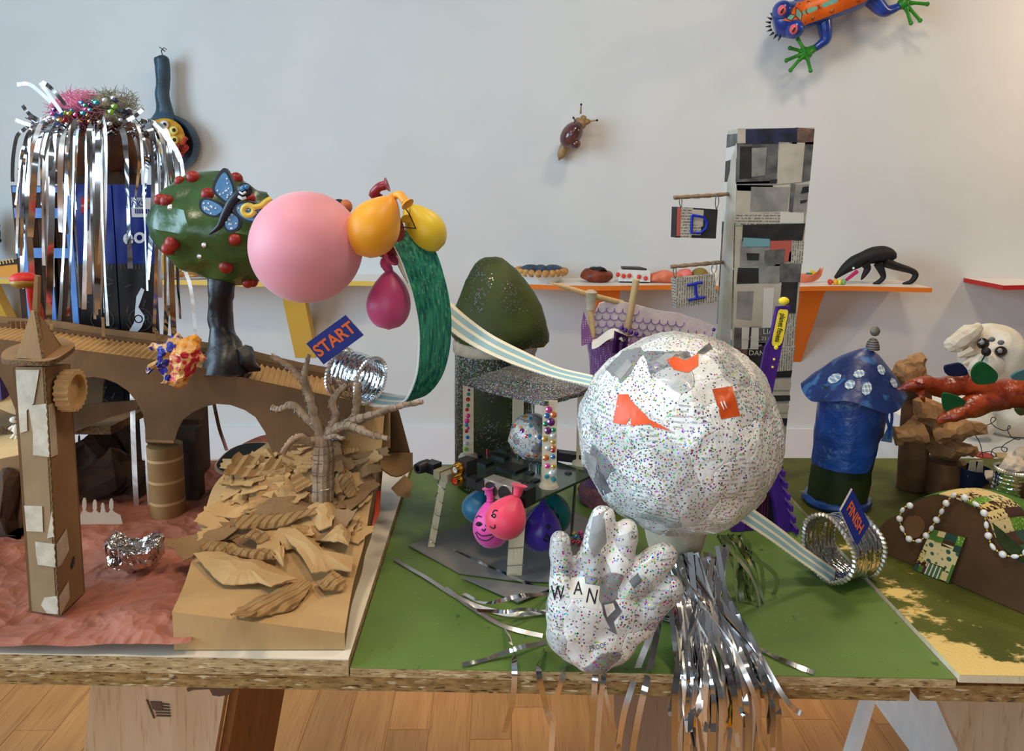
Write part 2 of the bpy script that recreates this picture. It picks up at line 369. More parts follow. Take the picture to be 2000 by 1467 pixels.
def gem(name, c):
    m = N(name); m.set(.08, .35, .8, coat=1); m.col(c); return m.m
GEM = [gem('gem_'+n, c) for n, c in (('pink', (236, 60, 150)), ('orange', (226, 110, 40)), ('blue', (50, 110, 190)), ('purple', (110, 16, 110)), ('green', (20, 140, 90)), ('red', (200, 30, 40)), ('gold', (206, 160, 50)), ('clear', (214, 216, 220)), ('teal', (20, 150, 170)), ('lime', (140, 190, 60)))]
# ------------------------------------------------------------------ room
T = .769; TL = T+.009; TR = T+.006
XL, XR, YB = -3.4, 3.5, -3.2
mb = MB().bx((XL, WY, 0), (XR, WY+.1, 3.2)); mb.obj('wall_back', K['wallm'], kind='structure', label='plain white painted gallery wall behind the table')
MB().bx((XL-.1, YB, 0), (XL, WY, 3.2)).obj('wall_left', K['roomm'], kind='structure')
MB().bx((XR, YB, 0), (XR+.1, WY, 3.2)).obj('wall_right', K['roomm'], kind='structure')
MB().bx((XL, YB-.1, 0), (XR, YB, 3.2)).obj('wall_front', K['roomm'], kind='structure')
MB().bx((XL, YB, 3.2), (XR, WY, 3.3)).obj('ceiling', K['roomm'], kind='structure')
MB().bx((XL, WY-.022, 0), (XR, WY-.001, .196)).obj('baseboard_back', K['base'], kind='structure')
def window(name, c, ax, w, h):
    o = thing(name, None, None, c, kind='structure'); a = V(ax)
    z = V((0, 0, 1))
    for s in (-1, 1):
        f = MB(); f.box(V(c)+a*s*w/2, a*.07+z*h+(a.cross(z))*.05 if 0 else V((abs(a.x)*.07+abs(a.y)*.05, abs(a.y)*.07+abs(a.x)*.05, h))); f.obj('window_frame', K['white'], o)
        f = MB(); f.box(V(c)+z*s*h/2, V((abs(a.x)*w+abs(a.y)*.05, abs(a.y)*w+abs(a.x)*.05, .07))); f.obj('window_frame', K['white'], o)
    f = MB(); f.box(V(c), V((abs(a.x)*.03+abs(a.y)*.05, abs(a.y)*.03+abs(a.x)*.05, h))); f.obj('glazing_bar', K['white'], o)
window('window_1', (XL+.05, .1, 1.9), (0, 1, 0), 2.7, 2.1); window('window_2', (-1.2, YB+.05, 1.8), (1, 0, 0), 2.9, 2.1)
fl = MB().bx((XL, YB, -.06), (XR, WY, -.0014)).obj('floor', K['floor'], kind='structure', label='honey coloured oak plank floor under the tables')
pm = {}
x = -1.55; ci = 0
while x < 1.75:
    w = .096; y = 1.15-random.random()*.5
    while y < 2.6:
        L = random.choice((.55, .7, .85))
        if L not in pm:
            b = MB().bx((-w/2+.0008, -L/2+.0008, -.012), (w/2-.0008, L/2-.0008, 0)); ob = b.obj('plank', K['floor'], None, smooth=False, origin=(0, 0, 0)); pm[L] = ob.data; o = ob
        else: o = bpy.data.objects.new('plank', pm[L]); COL.objects.link(o)
        o.parent = fl; o.location = V((x, y+L/2, 0))-wl(fl); y += L
    x += w
# ------------------------------------------------------------------ table panels and trestles
yf = G(1200, 1313, T).y; yb = G(1200, 908, T).y; x1 = G(685, 1300, T).x; x2 = G(1867, 1322, T).x
def yfx(x, o=0): return yf+o-.034*(x-.1)
def slab(xa, xb, yb_, z0, z1, o=0): return MB().prism([V((xa, yfx(xa, o), z0)), V((xb, yfx(xb, o), z0)), V((xb, yb_, z0)), V((xa, yb_, z0))], (0, 0, z1-z0))
t = thing('modelling_board', 'thick particle board panel with white top under terracotta paper, left', 'board', (-.75, yf, T-.010))
slab(-1.35, x1-.0015, yb, T-.010, TL-.0012).obj('core', K['osb'], t); slab(-1.35, x1-.0015, yb, TL-.0012, TL).obj('top_sheet', K['lam'], t)
t = thing('modelling_board', 'particle board panel painted grass green on top, in the middle', 'board', (.1, yf, T-.010))
slab(x1, x2-.0015, yb, T-.010, T-.0006).obj('core', K['osb'], t); slab(x1, x2-.0015, yb, T-.0006, T).obj('top_sheet', K['green'], t, label='worn grass green painted surface')
t = thing('modelling_board', 'thin plywood panel painted mossy olive with bare yellow patches, right', 'board', (x2+.35, yf+.3, TR-.010))
slab(x2, 1.15, yb+.02, TR-.0085, TR-.0006, -.002).obj('core', K['stick'], t); slab(x2, 1.15, yb+.02, TR-.0006, TR, -.002).obj('top_sheet', K['moss_board'], t, label='mossy olive paint worn to yellow at the edges')
xg = P(1770, 1350, yf).x
slab(-1.36, xg, yb, T-.028, T-.0102, .004).obj('table_top', K['osb2'], label='long raw particle board table top carried by the trestles', cat='table top')
slab(xg+.012, 1.16, yb, T-.030, T-.0125, .008).obj('table_top', K['osb2'], label='second raw particle board table top at the far right', cat='table top')
# left trestle: wide pine leg board with printed flag, brown edge board
def quadp(mb, pts, th): return mb.prism(pts, th)
zt = T-.030
t = thing('trestle', 'pine trestle board with a printed flag and eagle, under terracotta paper end', 'trestle', (P(330, 1400, .95).x, .95, 0))
def legpts(ul, ur, Yt, Yb2, kl, kr):
    a = P(ul, 1350, Yt); b = P(ur, 1350, Yt); a.z = b.z = zt
    c = P(ul+kl, 1467, Yt); d = P(ur+kr, 1467, Yt); k = (zt)/(P(ul, 1350, Yt).z-c.z)
    return [a, b, V((b.x+(d.x-b.x)*k*.55, Yb2, 0)), V((a.x+(c.x-a.x)*k*.55, Yb2, 0))]
q = legpts(213, 487, .95, .90, -22, -38); MB().prism(q, (0, .019, 0)).obj('leg_board', K['pine'], t, smooth=False)
q2 = [q[1]+V((.001, .02, 0)), q[1]+V((.04, .16, 0)), q[2]+V((.04, .16, 0)), q[2]+V((.001, .02, 0))]; MB().prism(q2, (.012, 0, 0)).obj('side_board', K['brownwood'], t, smooth=False)
MB().bx((q[0].x-.02, .985, zt-.07), (q[1].x+.03, 1.06, zt)).obj('beam', K['pine3'], t)
def fy(u, v): p = P(u, v, .94); return P(u, v, .95-.05*(zt-p.z)/zt)
fm = MB(); pole = [fy(286, 1366), fy(289, 1366), fy(303, 1402), fy(300, 1402)]; fm.prism([p+V((0, -.0016, 0)) for p in pole], (0, .001, 0)); fm.obj('printed_flag_pole', K['burn'], t)
fm = MB(); fm.prism([fy(294, 1369)+V((0, -.0016, 0)), fy(316, 1370)+V((0, -.0016, 0)), fy(318, 1384)+V((0, -.0016, 0)), fy(299, 1384)+V((0, -.0016, 0))], (0, .001, 0)); fm.obj('printed_flag_canton', K['burn'], t)
for k in range(5):
    v0 = 1373+k*5.6; u0_ = 317 if k < 2 else 300+k*1.5
    MB().prism([fy(u0_, v0)+V((0, -.0016, 0)), fy(331+k*.7, v0+1)+V((0, -.0016, 0)), fy(331+k*.7, v0+3.6)+V((0, -.0016, 0)), fy(u0_, v0+2.6)+V((0, -.0016, 0))], (0, .001, 0)).obj('printed_stripe', K['burn'], t)
MB().prism([fy(u, v)+V((0, -.0016, 0)) for u, v in ((365, 1344), (375, 1337), (412, 1338), (440, 1336), (462, 1338), (448, 1355), (430, 1359), (416, 1357), (410, 1345), (380, 1346), (368, 1350))], (0, .001, 0)).obj('printed_eagle', K['burn'], t)
t = thing('trestle', 'dull brown trestle board standing behind the hanging silver streamers', 'trestle', (P(1330, 1400, 1.0).x, 1.0, 0))
q = legpts(1187, 1448, 1.0, .96, 8, 18); MB().prism(q, (0, .019, 0)).obj('leg_board', K['pine3'], t, smooth=False)
MB().bx((q[0].x, 1.02, zt-.07), (q[1].x, 1.10, zt)).obj('beam', K['pine3'], t)
t = thing('trestle', 'knotty pine trestle with a slim white diagonal brace, far right', 'trestle', (P(1850, 1400, .95).x, .95, 0))
MB().prism([P(1698, 1366, .93), P(1712, 1366, .93), V((P(1660, 1467, .90).x-.12, .86, 0)), V((P(1640, 1467, .90).x-.13, .86, 0))], (0, .02, 0)).obj('brace', K['white'], t)
a = P(1712, 1366, .95); MB().prism([V((a.x, .95, zt)), V((P(1932, 1366, .95).x, .95, zt)), V((P(1932, 1366, .95).x+.30, .92, 0)), V((a.x+.36, .92, 0))], (0, .02, 0)).obj('leg_board', K['pine2'], t, smooth=False)
MB().bx((P(1935, 1366, .97).x, .955, 0), (P(1950, 1366, .97).x+.35, .985, zt)).obj('upright_board', K['pine'], t)
# ------------------------------------------------------------------ shelves on the wall
def shelf(name, label, u0, u1, v, colr, brackets, ph=0, tilt=0, Yf=3.06):
    t = thing(name, label, 'shelf', P((u0+u1)/2, v, Yf)); em = mt('shelf_edge', colr, rough=.45); top = mt('shelf_top', (232, 226, 220), rough=.4)
    n = 40; a = P(u0, v, Yf); b = P(u1, v+tilt, Yf); pts = []
    z = (a.z+b.z)/2
    for i in range(n+1): x = lerp(a.x, b.x, i/n); pts.append(V((x, Yf+.022*math.sin(x*9+ph), z)))
    pts += [V((b.x, WY-.001, z)), V((a.x, WY-.001, z))]
    MB().prism(pts, (0, 0, -.019), 0, 1).obj('shelf_board', [top, em], t)
    for ub, lb in brackets:
        x = P(ub, v, Yf+.06).x; w = .045
        MB().prism([V((x-w, Yf+.05, z-.019)), V((x-w, Yf+.11, z-.019)), V((x-w, WY-.002, z-.28)), V((x-w, WY-.002, z-.37))], (2*w, 0, 0)).obj('bracket', em, t)
    return z
ZS1 = shelf('wall_shelf', 'wavy white wall shelf with yellow edge and yellow brackets, left', -140, 745, 545, (222, 182, 80), [(568, 0), (-40, 0)], .6, 6)
ZS2 = shelf('wall_shelf', 'wavy white wall shelf with orange edge and orange brackets', 985, 1815, 556, (222, 116, 36), [(1190, 0), (1590, 0)], 1.4, 5)
ZS3 = shelf('wall_shelf', 'white wall shelf with red edge cut by the right border', 1957, 2300, 557, (190, 40, 40), [(2140, 0)], 0, 2)
# ------------------------------------------------------------------ things hung on the wall
YW = 3.25; s = px(YW)
def w(u, v, d=0): return P(u, v, YW-d)
blue_grey = mt('slate_paint', (62, 88, 104), (44, 62, 76), 14, rough=.4, bump=.5, bscale=40, bdist=.004)
t = thing('frying_pan', 'slate blue papier mache frying pan hung by its handle on the wall', 'frying pan', w(328, 281))
c = w(328, 281); R = 55*s
mb = MB(); mb.lathe([(0, .0), (R*.9, 0), (R, .012), (R*1.0, .05), (R*.93, .066), (R*.85, .06), (R*.82, .03), (0, .026)], c+V((0, .045, 0)), (0, -1, 0), 32); mb.disp(wob(.006, 14)); mb.obj('pan_body', blue_grey, t, ang=60)
mb = MB(); mb.lathe([(0, 0), (R*.80, 0), (R*.80, .004), (0, .005)], c+V((0, .012, 0)), (0, -1, 0), 28); mb.obj('pan_inside', K['black'], t)
mb = MB(); mb.tube(spl([w(322, 236), w(321, 215), w(318, 180), w(317, 145), w(317, 118), w(317, 107)], 5), [x*s for x in [24, 22, 20, 18, 16, 15, 14.5, 14, 13.5, 13.2, 13, 13, 12.6, 12.6, 12.6, 12.6, 12.6, 12.8, 13.2, 13.6, 13.8, 13.8, 13, 11, 8.5, 5]], 12)
mb.disp(wob(.008, 16)); mb.obj('handle', blue_grey, t, ang=60)
mb = MB(); mb.tube([w(317, 106), w(315, 99, .02), w(320, 93, .03), w(326, 97, .03)], .0022, 6); mb.obj('hook_wire', K['wire'], t)
mb = MB(); mb.tube([w(312, 92), w(322, 100, .03)], .0025, 6); mb.obj('nail', K['wire'], None, label='thin nail in the wall above the pan handle', cat='nail')
yel = mt('egg_yellow', (214, 160, 40), (190, 130, 30), 20, rough=.5, bump=.3)
t = thing('egg_face', 'mustard yellow egg with goggle eyes lying inside the frying pan', 'egg', w(325, 268, .06))
mb = MB(); mb.sph(w(322, 266, .045), (37*s, .016, 33*s), 24); mb.disp(wob(.006, 14)); mb.obj('egg_body', yel, t)
ey = mt('eye_yellow', (236, 214, 110), rough=.4); ew = mt('eye_white', (234, 230, 224), rough=.4)
for k, (u, v, m) in enumerate(((321, 244, ew), (339, 255, ey), (340, 274, ey), (319, 277, ey), (317, 257, ey))):
    e = MB(); e.sph(w(u, v, .066), (8.2*s, .012, 8.2*s), 14); e = e.obj('eye', m, t); p = MB(); p.sph(w(u+.5, v-1, .079), (3.4*s, .005, 3.6*s), 10); p.obj('pupil', K['black'], e)
red = mt('bacon_red', (188, 52, 30), (150, 34, 22), 60, rough=.5)
t = thing('bacon_strip', 'red streaky bacon piece beside the egg in the frying pan', 'bacon', w(352, 290, .05))
mb = MB(); mb.grid(lambda a, b: w(340+22*a+6*math.sin(b*5), 280+26*b, .052+.01*math.sin(a*6+b*3)), 8, 8, thick=(0, .008, 0)); mb.obj('rasher', red, t)
mb = MB(); mb.tube([w(357, 282, .055), w(361, 272, .055), w(365, 269, .055)], .009, 8); mb.obj('curl', red, t); mb = MB(); mb.tube([w(338, 305, .055), w(337, 315, .055)], .011, 8); mb.obj('curl', red, t)
for k in range(4): mb = MB(); mb.tube([w(342, 286+5*k, .068), w(360, 285+5*k, .068)], .0016, 5); mb.obj('char_line', K['black'], t)
# snail
def wn(u, v, d=0): return w(u, v, d-.047)
tan = mt('snail_skin', (172, 142, 98), (138, 106, 66), 30, rough=.4, bump=.3); shellm = mt('snail_shell', (98, 56, 54), (62, 34, 36), 14, rough=.18, spec=.7, bump=.3, bscale=30)
t = thing('snail', 'brown shelled papier mache snail crawling up the wall', 'snail', wn(1118, 265))
mb = MB(); mb.tube(spl([wn(1091, 313), wn(1097, 300, .01), wn(1105, 284, .02), wn(1118, 262, .02), wn(1132, 242, .03), wn(1138, 234, .04)], 4), [x*s for x in (1, 3, 6, 8, 9, 9.5, 10, 10, 11, 12, 12, 12, 12, 12, 12, 12, 13, 13, 11, 9, 6)], 10); mb.obj('foot', tan, t, ang=90)
mb = MB(); mb.tube(spl([wn(1128, 246, .05), wn(1136, 238, .06), wn(1141, 226, .06)], 4), [x*s for x in (9, 10, 10, 9.5, 9, 8, 7, 6, 4)], 10); mb.tube([wn(1135, 238, .06), wn(1147, 238, .06), wn(1153, 237, .06)], [7*s, 6*s, 3*s], 8); mb.obj('head', tan, t, ang=90)
ax = (wn(1136, 240)-wn(1098, 295)).normalized(); mb = MB(); mb.sph(wn(1116, 263, .07), (19*s, .055, 27*s), 20, rot=frame(V((0, 0, 0)), ax.cross(V((0, 1, 0))), ax)); mb.obj('shell', shellm, t, ang=90)
mb = MB(); mb.sph(wn(1124, 281, .08), (10*s, .03, 10*s), 14); mb.obj('shell_whorl', shellm, t)
for a, b in (((1134, 222), (1135, 204)), ((1150, 237), (1166, 235)), ((1125, 238), (1120, 230))):
    st = MB(); st.tube([wn(*a, .06), wn(*b, .08)], [2*s, 1.2*s], 6); st = st.obj('eye_stalk', tan, t); e = MB(); e.sph(wn(*b, .08), 2.2*s, 8); e.obj('eye', K['black'], st)
# frog
fb = mt('frog_blue', (26, 66, 160), (18, 46, 122), 16, rough=.28, spec=.6, bump=.25, bscale=40); fg = mt('frog_green', (52, 140, 40), (36, 112, 30), 30, rough=.3); fo = mt('frog_orange', (224, 104, 24), (204, 86, 18), 20, rough=.4); fr = mt('frog_line', (120, 40, 26), rough=.5); fl_ = mt('frog_mint', (110, 176, 124), (96, 150, 150), 30, rough=.4)
t = thing('frog', 'blue tree frog with orange diamond back and green feet on the wall', 'frog', w(1600, 20))
bp = spl([w(1512, 48, .05), w(1535, 40, .06), w(1562, 30, .05), (w(1610, 12, .06)), w(1665, -15, .07), w(1720, -45, .05), w(1740, -60, .03)], 6)
br = [lerp(a, b, k/6)*s for a, b in zip((22, 34, 27, 27, 33, 26, 12), (34, 27, 27, 33, 26, 12, 8)) for k in range(6)][:len(bp)-1]+[8*s]
mb = MB(); mb.tube(bp, br, 16); mb.obj('body', fb, t, ang=90)
def onback(q, a, e=1.0):
    i = min(int(q*(len(bp)-1)), len(bp)-2); k = q*(len(bp)-1)-i; p = bp[i].lerp(bp[i+1], k); r = lerp(br[i], br[i+1], k)*e; tg = (bp[i+1]-bp[i]).normalized(); sd = tg.cross(V((0, -1, 0))).normalized(); fr_ = sd.cross(tg)
    if fr_.y > 0: fr_ = -fr_
    return p+fr_*r*math.cos(a)+sd*r*math.sin(a)
def wdt(q): return min(1.0, max(.05, (q-.1)*5.5))*.85
mb = MB(); mb.grid(lambda a, b: onback(.1+.82*b, (a-.5)*2*wdt(.1+.82*b), 1.03), 8, 30); mb.obj('orange_back', fo, t, ang=90)
q = .13
for k in range(8):
    h = .022+.010*k
    q1 = q+2*h; mid = q+h; ww = wdt(mid)*.62
    if q1 > .93: break
    dm = MB(); pts = [onback(q+.15*h, 0, 1.05), onback(mid, ww, 1.05), onback(q1-.15*h, 0, 1.05), onback(mid, -ww, 1.05)]; dm.add(pts+[onback(mid, 0, 1.06)], [(0, 1, 4), (1, 2, 4), (2, 3, 4), (3, 0, 4)]); dm.obj('diamond', fl_, t)
    for sg in (-1, 1):
        ln = MB(); ln.tube([onback(q-.1*h, 0, 1.045), onback(mid, sg*wdt(mid)*.8, 1.045)], .0018, 5); ln.tube([onback(mid, sg*wdt(mid)*.8, 1.045), onback(q1+.1*h, 0, 1.045)], .0018, 5); ln.obj('diamond_outline', fr, t)
    q = q1+.004
for (u, v) in ((1528, 20), (1551, 57)):
    e = MB(); e.sph(w(u, v, .11), (17*s, .05, 17*s), 14); e = e.obj('eye_bulge', fb, t); i_ = MB(); i_.sph(w(u-1, v, .145), (7.5*s, .02, 9*s), 12); i_.obj('iris', mt('frog_eye', (226, 96, 100), rough=.3), e); i2 = MB(); i2.sph(w(u-.5, v+1, .162), (2*s, .006, 5.5*s), 8, rot=Matrix.Rotation(.5, 3, 'Y')); i2.obj('pupil', K['black'], e)
for pts, r in (([(1606, 22), (1611, 55), (1612, 76), (1603, 86), (1592, 94)], (15, 13, 10, 8, 7)), ([(1550, 12), (1566, 2), (1585, -12), (1600, -30)], (9, 9, 9, 8)), ([(1690, -20), (1706, 0), (1725, 20), (1738, 20), (1754, 13)], (18, 16, 12, 9, 7))):
    P_ = spl([w(u, v, .045) for u, v in pts], 4); rr = [lerp(r[int(i/4)], r[min(int(i/4)+1, len(r)-1)], (i % 4)/4)*s for i in range(len(P_))]; mb = MB(); mb.tube(P_, rr, 10); mb.obj('leg', fb, t, ang=90)
for pc, tips, wr in (((1574, 104), ((1558, 76), (1543, 94), (1536, 118), (1544, 137), (1583, 138)), (1591, 94)), ((1766, 6), ((1811, 8), (1797, 40), (1779, 45), (1790, -25)), (1754, 13))):
    f = MB(); f.sph(w(*pc, .04), (13*s, .014, 12*s), 12); f.tube([w(*wr, .045), w(*pc, .04)], [7*s, 10*s], 8); f = f.obj('foot', fg, t, ang=90)
    for tp in tips:
        k = MB(); m_ = ((pc[0]+tp[0])/2, (pc[1]+tp[1])/2-1); k.tube([w(*pc, .04), w(*m_, .045), w(*tp, .04)], [6*s, 3.2*s, 3.4*s], 8); k.sph(w(*tp, .04), 4.4*s, 8); k.obj('toe', fg, f, ang=90)
for k in range(8):
    a = 1.9+k*.28; b = w(1532+27*math.cos(a), 48+25*math.sin(a), .06); e = w(1532+38*math.cos(a), 48+35*math.sin(a), .06); mb = MB(); mb.tube([b, e], [.006, .0006], 5); mb.obj('snout_spike', K['black'], t)
# ------------------------------------------------------------------ pieces on the shelves
YS = 3.17; s2 = px(YS)
def sp_(u, Y=YS, z=ZS2): p = P(u, 540, Y); return V((p.x, Y, z))
pie = thing('pie', 'blueberry pie in a white tin on the orange shelf', 'pie', sp_(1056)); c = sp_(1056)
MB().lathe([(0, 0), (.075, 0), (.105, .035), (.112, .042), (.1, .042), (0, .03)], c, n=28).obj('pie_tin', K['white'], pie)
mb = MB(); cr = mt('pie_crust', (206, 158, 92), (170, 116, 60), 60, rough=.7)
for k in range(22): a = k*2*math.pi/22; mb.sph(c+V((.1*math.cos(a), .1*math.sin(a), .044)), .0155, 8)
mb.lathe([(.085, .036), (.1, .05), (.112, .044), (.1, .036)], c, n=28); mb.obj('crust', cr, pie)
bl = mt('pie_blueberry', (58, 78, 98), (40, 54, 74), 40, rough=.5)
for k, (dx, r) in enumerate(((-.042, .045), (.05, .043), (0, .03))): mb = MB(); mb.sph(c+V((dx, 0, .05)), (r, .05, .022), 12); mb.obj('filling', bl, pie)
brm = mt('loaf_brown', (140, 62, 34), (100, 40, 24), 24, rough=.45, bump=.4)
t = thing('loaf', 'rusty brown loaf with dark icing on the orange shelf', 'loaf', sp_(1166)); c = sp_(1166); mb = MB(); mb.ico(c+V((0, 0, .028)), (.068, .045, .031), 3); mb.disp(wob(.012, 22)); mb.obj('loaf_body', brm, t); mb = MB(); mb.ico(c+V((.005, 0, .052)), (.04, .035, .01), 2); mb.disp(wob(.01, 40)); mb.obj('icing', K['black'], t)
t = thing('cake_slice', 'white cake slice with red dots and dark top on the orange shelf', 'cake', sp_(1237)); c = sp_(1237)
mb = MB(); mb.prism([c+V((-.065, -.02, .004)), c+V((.066, -.03, .004)), c+V((.04, .06, .004)), c+V((-.05, .05, .004))], (0, 0, .05)); mb.disp(wob(.006, 25)); mb.obj('sponge', K['white'], t)
mb = MB(); mb.prism([c+V((-.05, -.018, .054)), c+V((.05, -.025, .052)), c+V((.035, .055, .052)), c+V((-.045, .05, .054))], (0, 0, .008)); mb.obj('icing', mt('icing_grey', (58, 54, 54), rough=.6), t)
MB().prism([c+V((-.06, -.02, 0)), c+V((.06, -.03, 0)), c+V((.04, .06, 0)), c+V((-.05, .05, 0))], (0, 0, .004)).obj('plate', K['black'], t)
rd = mt('dot_red', (214, 60, 40), rough=.5)
for k, (dx, z) in enumerate(((-.045, .028), (-.022, .03), (.018, .026), (.045, .02), (-.07, .035))): mb = MB(); mb.sph(c+V((dx, -.027-.004*k*.5, z)), (.009, .006, .010), 8); mb.obj('berry', rd, t)
sal = mt('salmon_clay', (228, 130, 96), (206, 104, 74), 26, rough=.6)
mb = MB(); c = sp_(1296); mb.ico(c+V((0, 0, .022)), (.085, .045, .026), 3); mb.disp(wob(.02, 14)); mb.obj('salmon_fillet', sal, label='long salmon pink clay fillet beside the cake slice', cat='food')
mb = MB(); c = sp_(1338); mb.ico(c+V((0, 0, .03)), (.035, .03, .03), 3); mb.disp(wob(.01, 20)); mb.obj('clay_peach', mt('peach_pink', (236, 130, 118), (200, 90, 90), 20, rough=.6), label='pink clay peach partly behind the H sign', cat='food')
mb = MB(); c = sp_(1367); mb.ico(c+V((0, 0, .032)), (.03, .03, .032), 3); mb.disp(wob(.01, 20)); mb.obj('clay_pear', mt('pear_olive', (140, 118, 52), (112, 92, 40), 20, rough=.6), label='olive clay pear above the H sign, on the orange shelf', cat='food')
mb = MB(); c = sp_(1393); mb.sph(c+V((0, 0, .03)), (.022, .02, .03), 12); mb.obj('clay_egg', K['white'], label='small white clay egg left of newspaper tower', cat='food')
t = thing('toy_boat', 'orange folded clay boat right of the newspaper tower', 'boat', sp_(1582)); c = sp_(1578)
mb = MB(); mb.grid(lambda a, b: c+V((-.05+.1*a+(.014*b*(a > .5)), (b-.5)*.05*math.sin(math.pi*min(.98, a+.02)), .008+.03*abs(2*b-1)+.03*a**5)), 10, 8, thick=(0, 0, -.006)); mb.obj('hull', sal, t)
mb = MB(); mb.box(c+V((.02, 0, .045)), (.022, .02, .014), Matrix.Rotation(.3, 3, 'Y')); mb.obj('cargo', mt('boat_yellow', (232, 200, 60), rough=.5), t); mb = MB(); mb.box(c+V((.004, 0, .038)), (.016, .02, .012)); mb.obj('cargo', mt('boat_teal', (60, 130, 120), rough=.5), t)
# black anteater
t = thing('anteater', 'black papier mache anteater with a magenta tongue on the orange shelf', 'anteater', sp_(1705)); bk = mt('matte_black', (22, 21, 23), (30, 29, 31), 30, rough=.6, bump=.2)
def a_(u, v, d=0): return P(u, v, YS-d)
mb = MB(); pts = spl([a_(1631, 543), a_(1642, 533), a_(1655, 522), a_(1675, 510), a_(1700, 500), a_(1725, 497), a_(1742, 500), a_(1750, 503)], 4); rr = [3, 4, 5, 6, 7, 8, 9, 10, 11, 12, 13, 14, 14, 14, 14, 15, 16, 17, 17, 17, 17, 16, 15, 14, 12, 10, 8, 5, 3][:len(pts)]; mb.tube(pts, [r*s2 for r in rr], 12); mb.obj('body', bk, t, ang=90)
for pts, r in (([(1728, 512), (1750, 520), (1780, 529), (1788, 537), (1780, 550), (1764, 555)], (10, 8, 6, 6, 5, 3)), ([(1715, 515), (1722, 530), (1725, 542), (1716, 551), (1706, 555)], (9, 7, 5, 5, 3)), ([(1690, 515), (1694, 525), (1686, 540), (1682, 547)], (9, 7, 4, 1))):
    q = spl([a_(u, v, .02) for u, v in pts], 3); mb = MB(); mb.tube(q, [lerp(r[i//3], r[min(i//3+1, len(r)-1)], (i % 3)/3)*s2 for i in range(len(q))], 8); mb.obj('leg', bk, t, ang=90)
mb = MB(); mb.tube([a_(1674, 530, .03), a_(1653, 547, .04)], [4*s2, 3*s2], 8); mb.obj('tongue', mt('magenta', (190, 30, 100), rough=.5), t)
mb = MB(); mb.sph(a_(1667, 524, .03), 2.6*s2, 8); mb.obj('eye', ew, t)
for k, (u, cc) in enumerate(((1622, (206, 60, 50)), (1632, (240, 170, 40)), (1640, (230, 210, 70)), (1648, (120, 170, 100)))):
    mb = MB(); mb.sph(V((P(u, 540, YS-.05).x, YS-.05, ZS2+.012)), (.011, .012, .012), 8); mb.obj('candy', mt('candy_%d' % k, cc, rough=.4), label='%s candy at the anteater tongue on the shelf' % ('red', 'orange', 'yellow', 'green')[k], cat='candy')
# left shelf
t = thing('melon_slice', 'orange melon slice with a black striped rind, left of cookie box tower', 'food', sp_(15, YS, ZS1)); c = sp_(8, YS, ZS1)
mb = MB(); mb.prism([c+V((-.09, -.03, 0)), c+V((.075, -.03, 0)), c+V((.075, -.03, .055)), c+V((.03, -.03, .05)), c+V((-.09, -.03, .03))], (0, .07, 0)); mb.obj('flesh', mt('melon', (226, 150, 56), rough=.6), t)
mb = MB(); mb.prism([c+V((-.09, -.034, .03)), c+V((.03, -.034, .05)), c+V((.077, -.034, .055)), c+V((.077, -.034, .075)), c+V((.02, -.034, .066)), c+V((-.09, -.034, .046))], (0, .08, 0)); mb.obj('rind', K['black'], t)
for k in range(12): mb = MB(); mb.box(c+V((-.08+k*.013, -.0355, .046+k*.0022)), (.005, .002, .018), Matrix.Rotation(-.2, 3, 'Y')); mb.obj('rind_stripe', mt('rind_yellow', (222, 178, 100), rough=.6) if k == 0 else bpy.data.materials['rind_yellow'], t)
t = thing('spiky_ball', 'black knobbly ball cut off by the left border', 'sculpture', sp_(-32, 3.2, ZS1)); c = P(-32, 455, 3.2); bk2 = K['black']
mb = MB(); mb.sph(c, (.062, .05, .11), 14); mb.tube([c-V((0, 0, .1)), V((c.x, c.y, ZS1))], .02, 10); mb.obj('body', bk2, t)
for k in range(16): a = -1.4+2.8*k/15; d = V((math.cos(a)*.066, -.03*(k % 3)/2, math.sin(a)*.112)); mb = MB(); mb.sph(c+d, .008, 6); mb.obj('knob', bk2, t)
t = thing('taco', 'yellow clay taco on the yellow shelf beside the cookie box', 'food', sp_(330, YS, ZS1)); c = sp_(333, YS, ZS1); mb = MB(); mb.lathe([(0, -.012), (.05, -.012), (.05, .012), (0, .012)], c+V((0, 0, .052)), (0, 1, .1), 20); mb.obj('taco_shell', mt('taco', (206, 166, 52), (180, 136, 40), 30, rough=.6), t)
mb = MB(); mb.ico(sp_(322, YS-.07, ZS1)+V((0, 0, .016)), (.05, .03, .014), 2); mb.disp(wob(.014, 60)); mb.obj('plastic_wrap', K['foil_w'], label='crinkled clear wrapper lying in front of the yellow taco', cat='wrapper', smooth=False)
t = thing('quesadilla', 'stacked pizza slices on a plate behind the green tree crown', 'pizza', sp_(382, YS, ZS1)); c = sp_(383, YS, ZS1); MB().lathe([(0, 0), (.08, .0), (.1, .01), (0, .008)], c, n=24).obj('plate', K['white'], t)
for k in range(5):
    a = random.random()*1.2-.6; mb = MB(); q = [V((-.075, -.045, 0)), V((.075, -.04, 0)), V((.0, .06, 0))]; R_ = Matrix.Rotation(a, 3, 'Z'); mb.prism([c+V((-.008+k*.005, -.02, .01+.013*k))+R_@p*(1-.1*k) for p in q], (0, 0, .010)); mb.disp(wob(.008, 30)); mb.obj('slice', mt('pizza_%d' % k, (200, 160, 70) if k % 2 else (176, 78, 40), (150, 60, 36) if k % 2 else (210, 170, 90), 60, rough=.6), t)
from mathutils.bvhtree import BVHTree
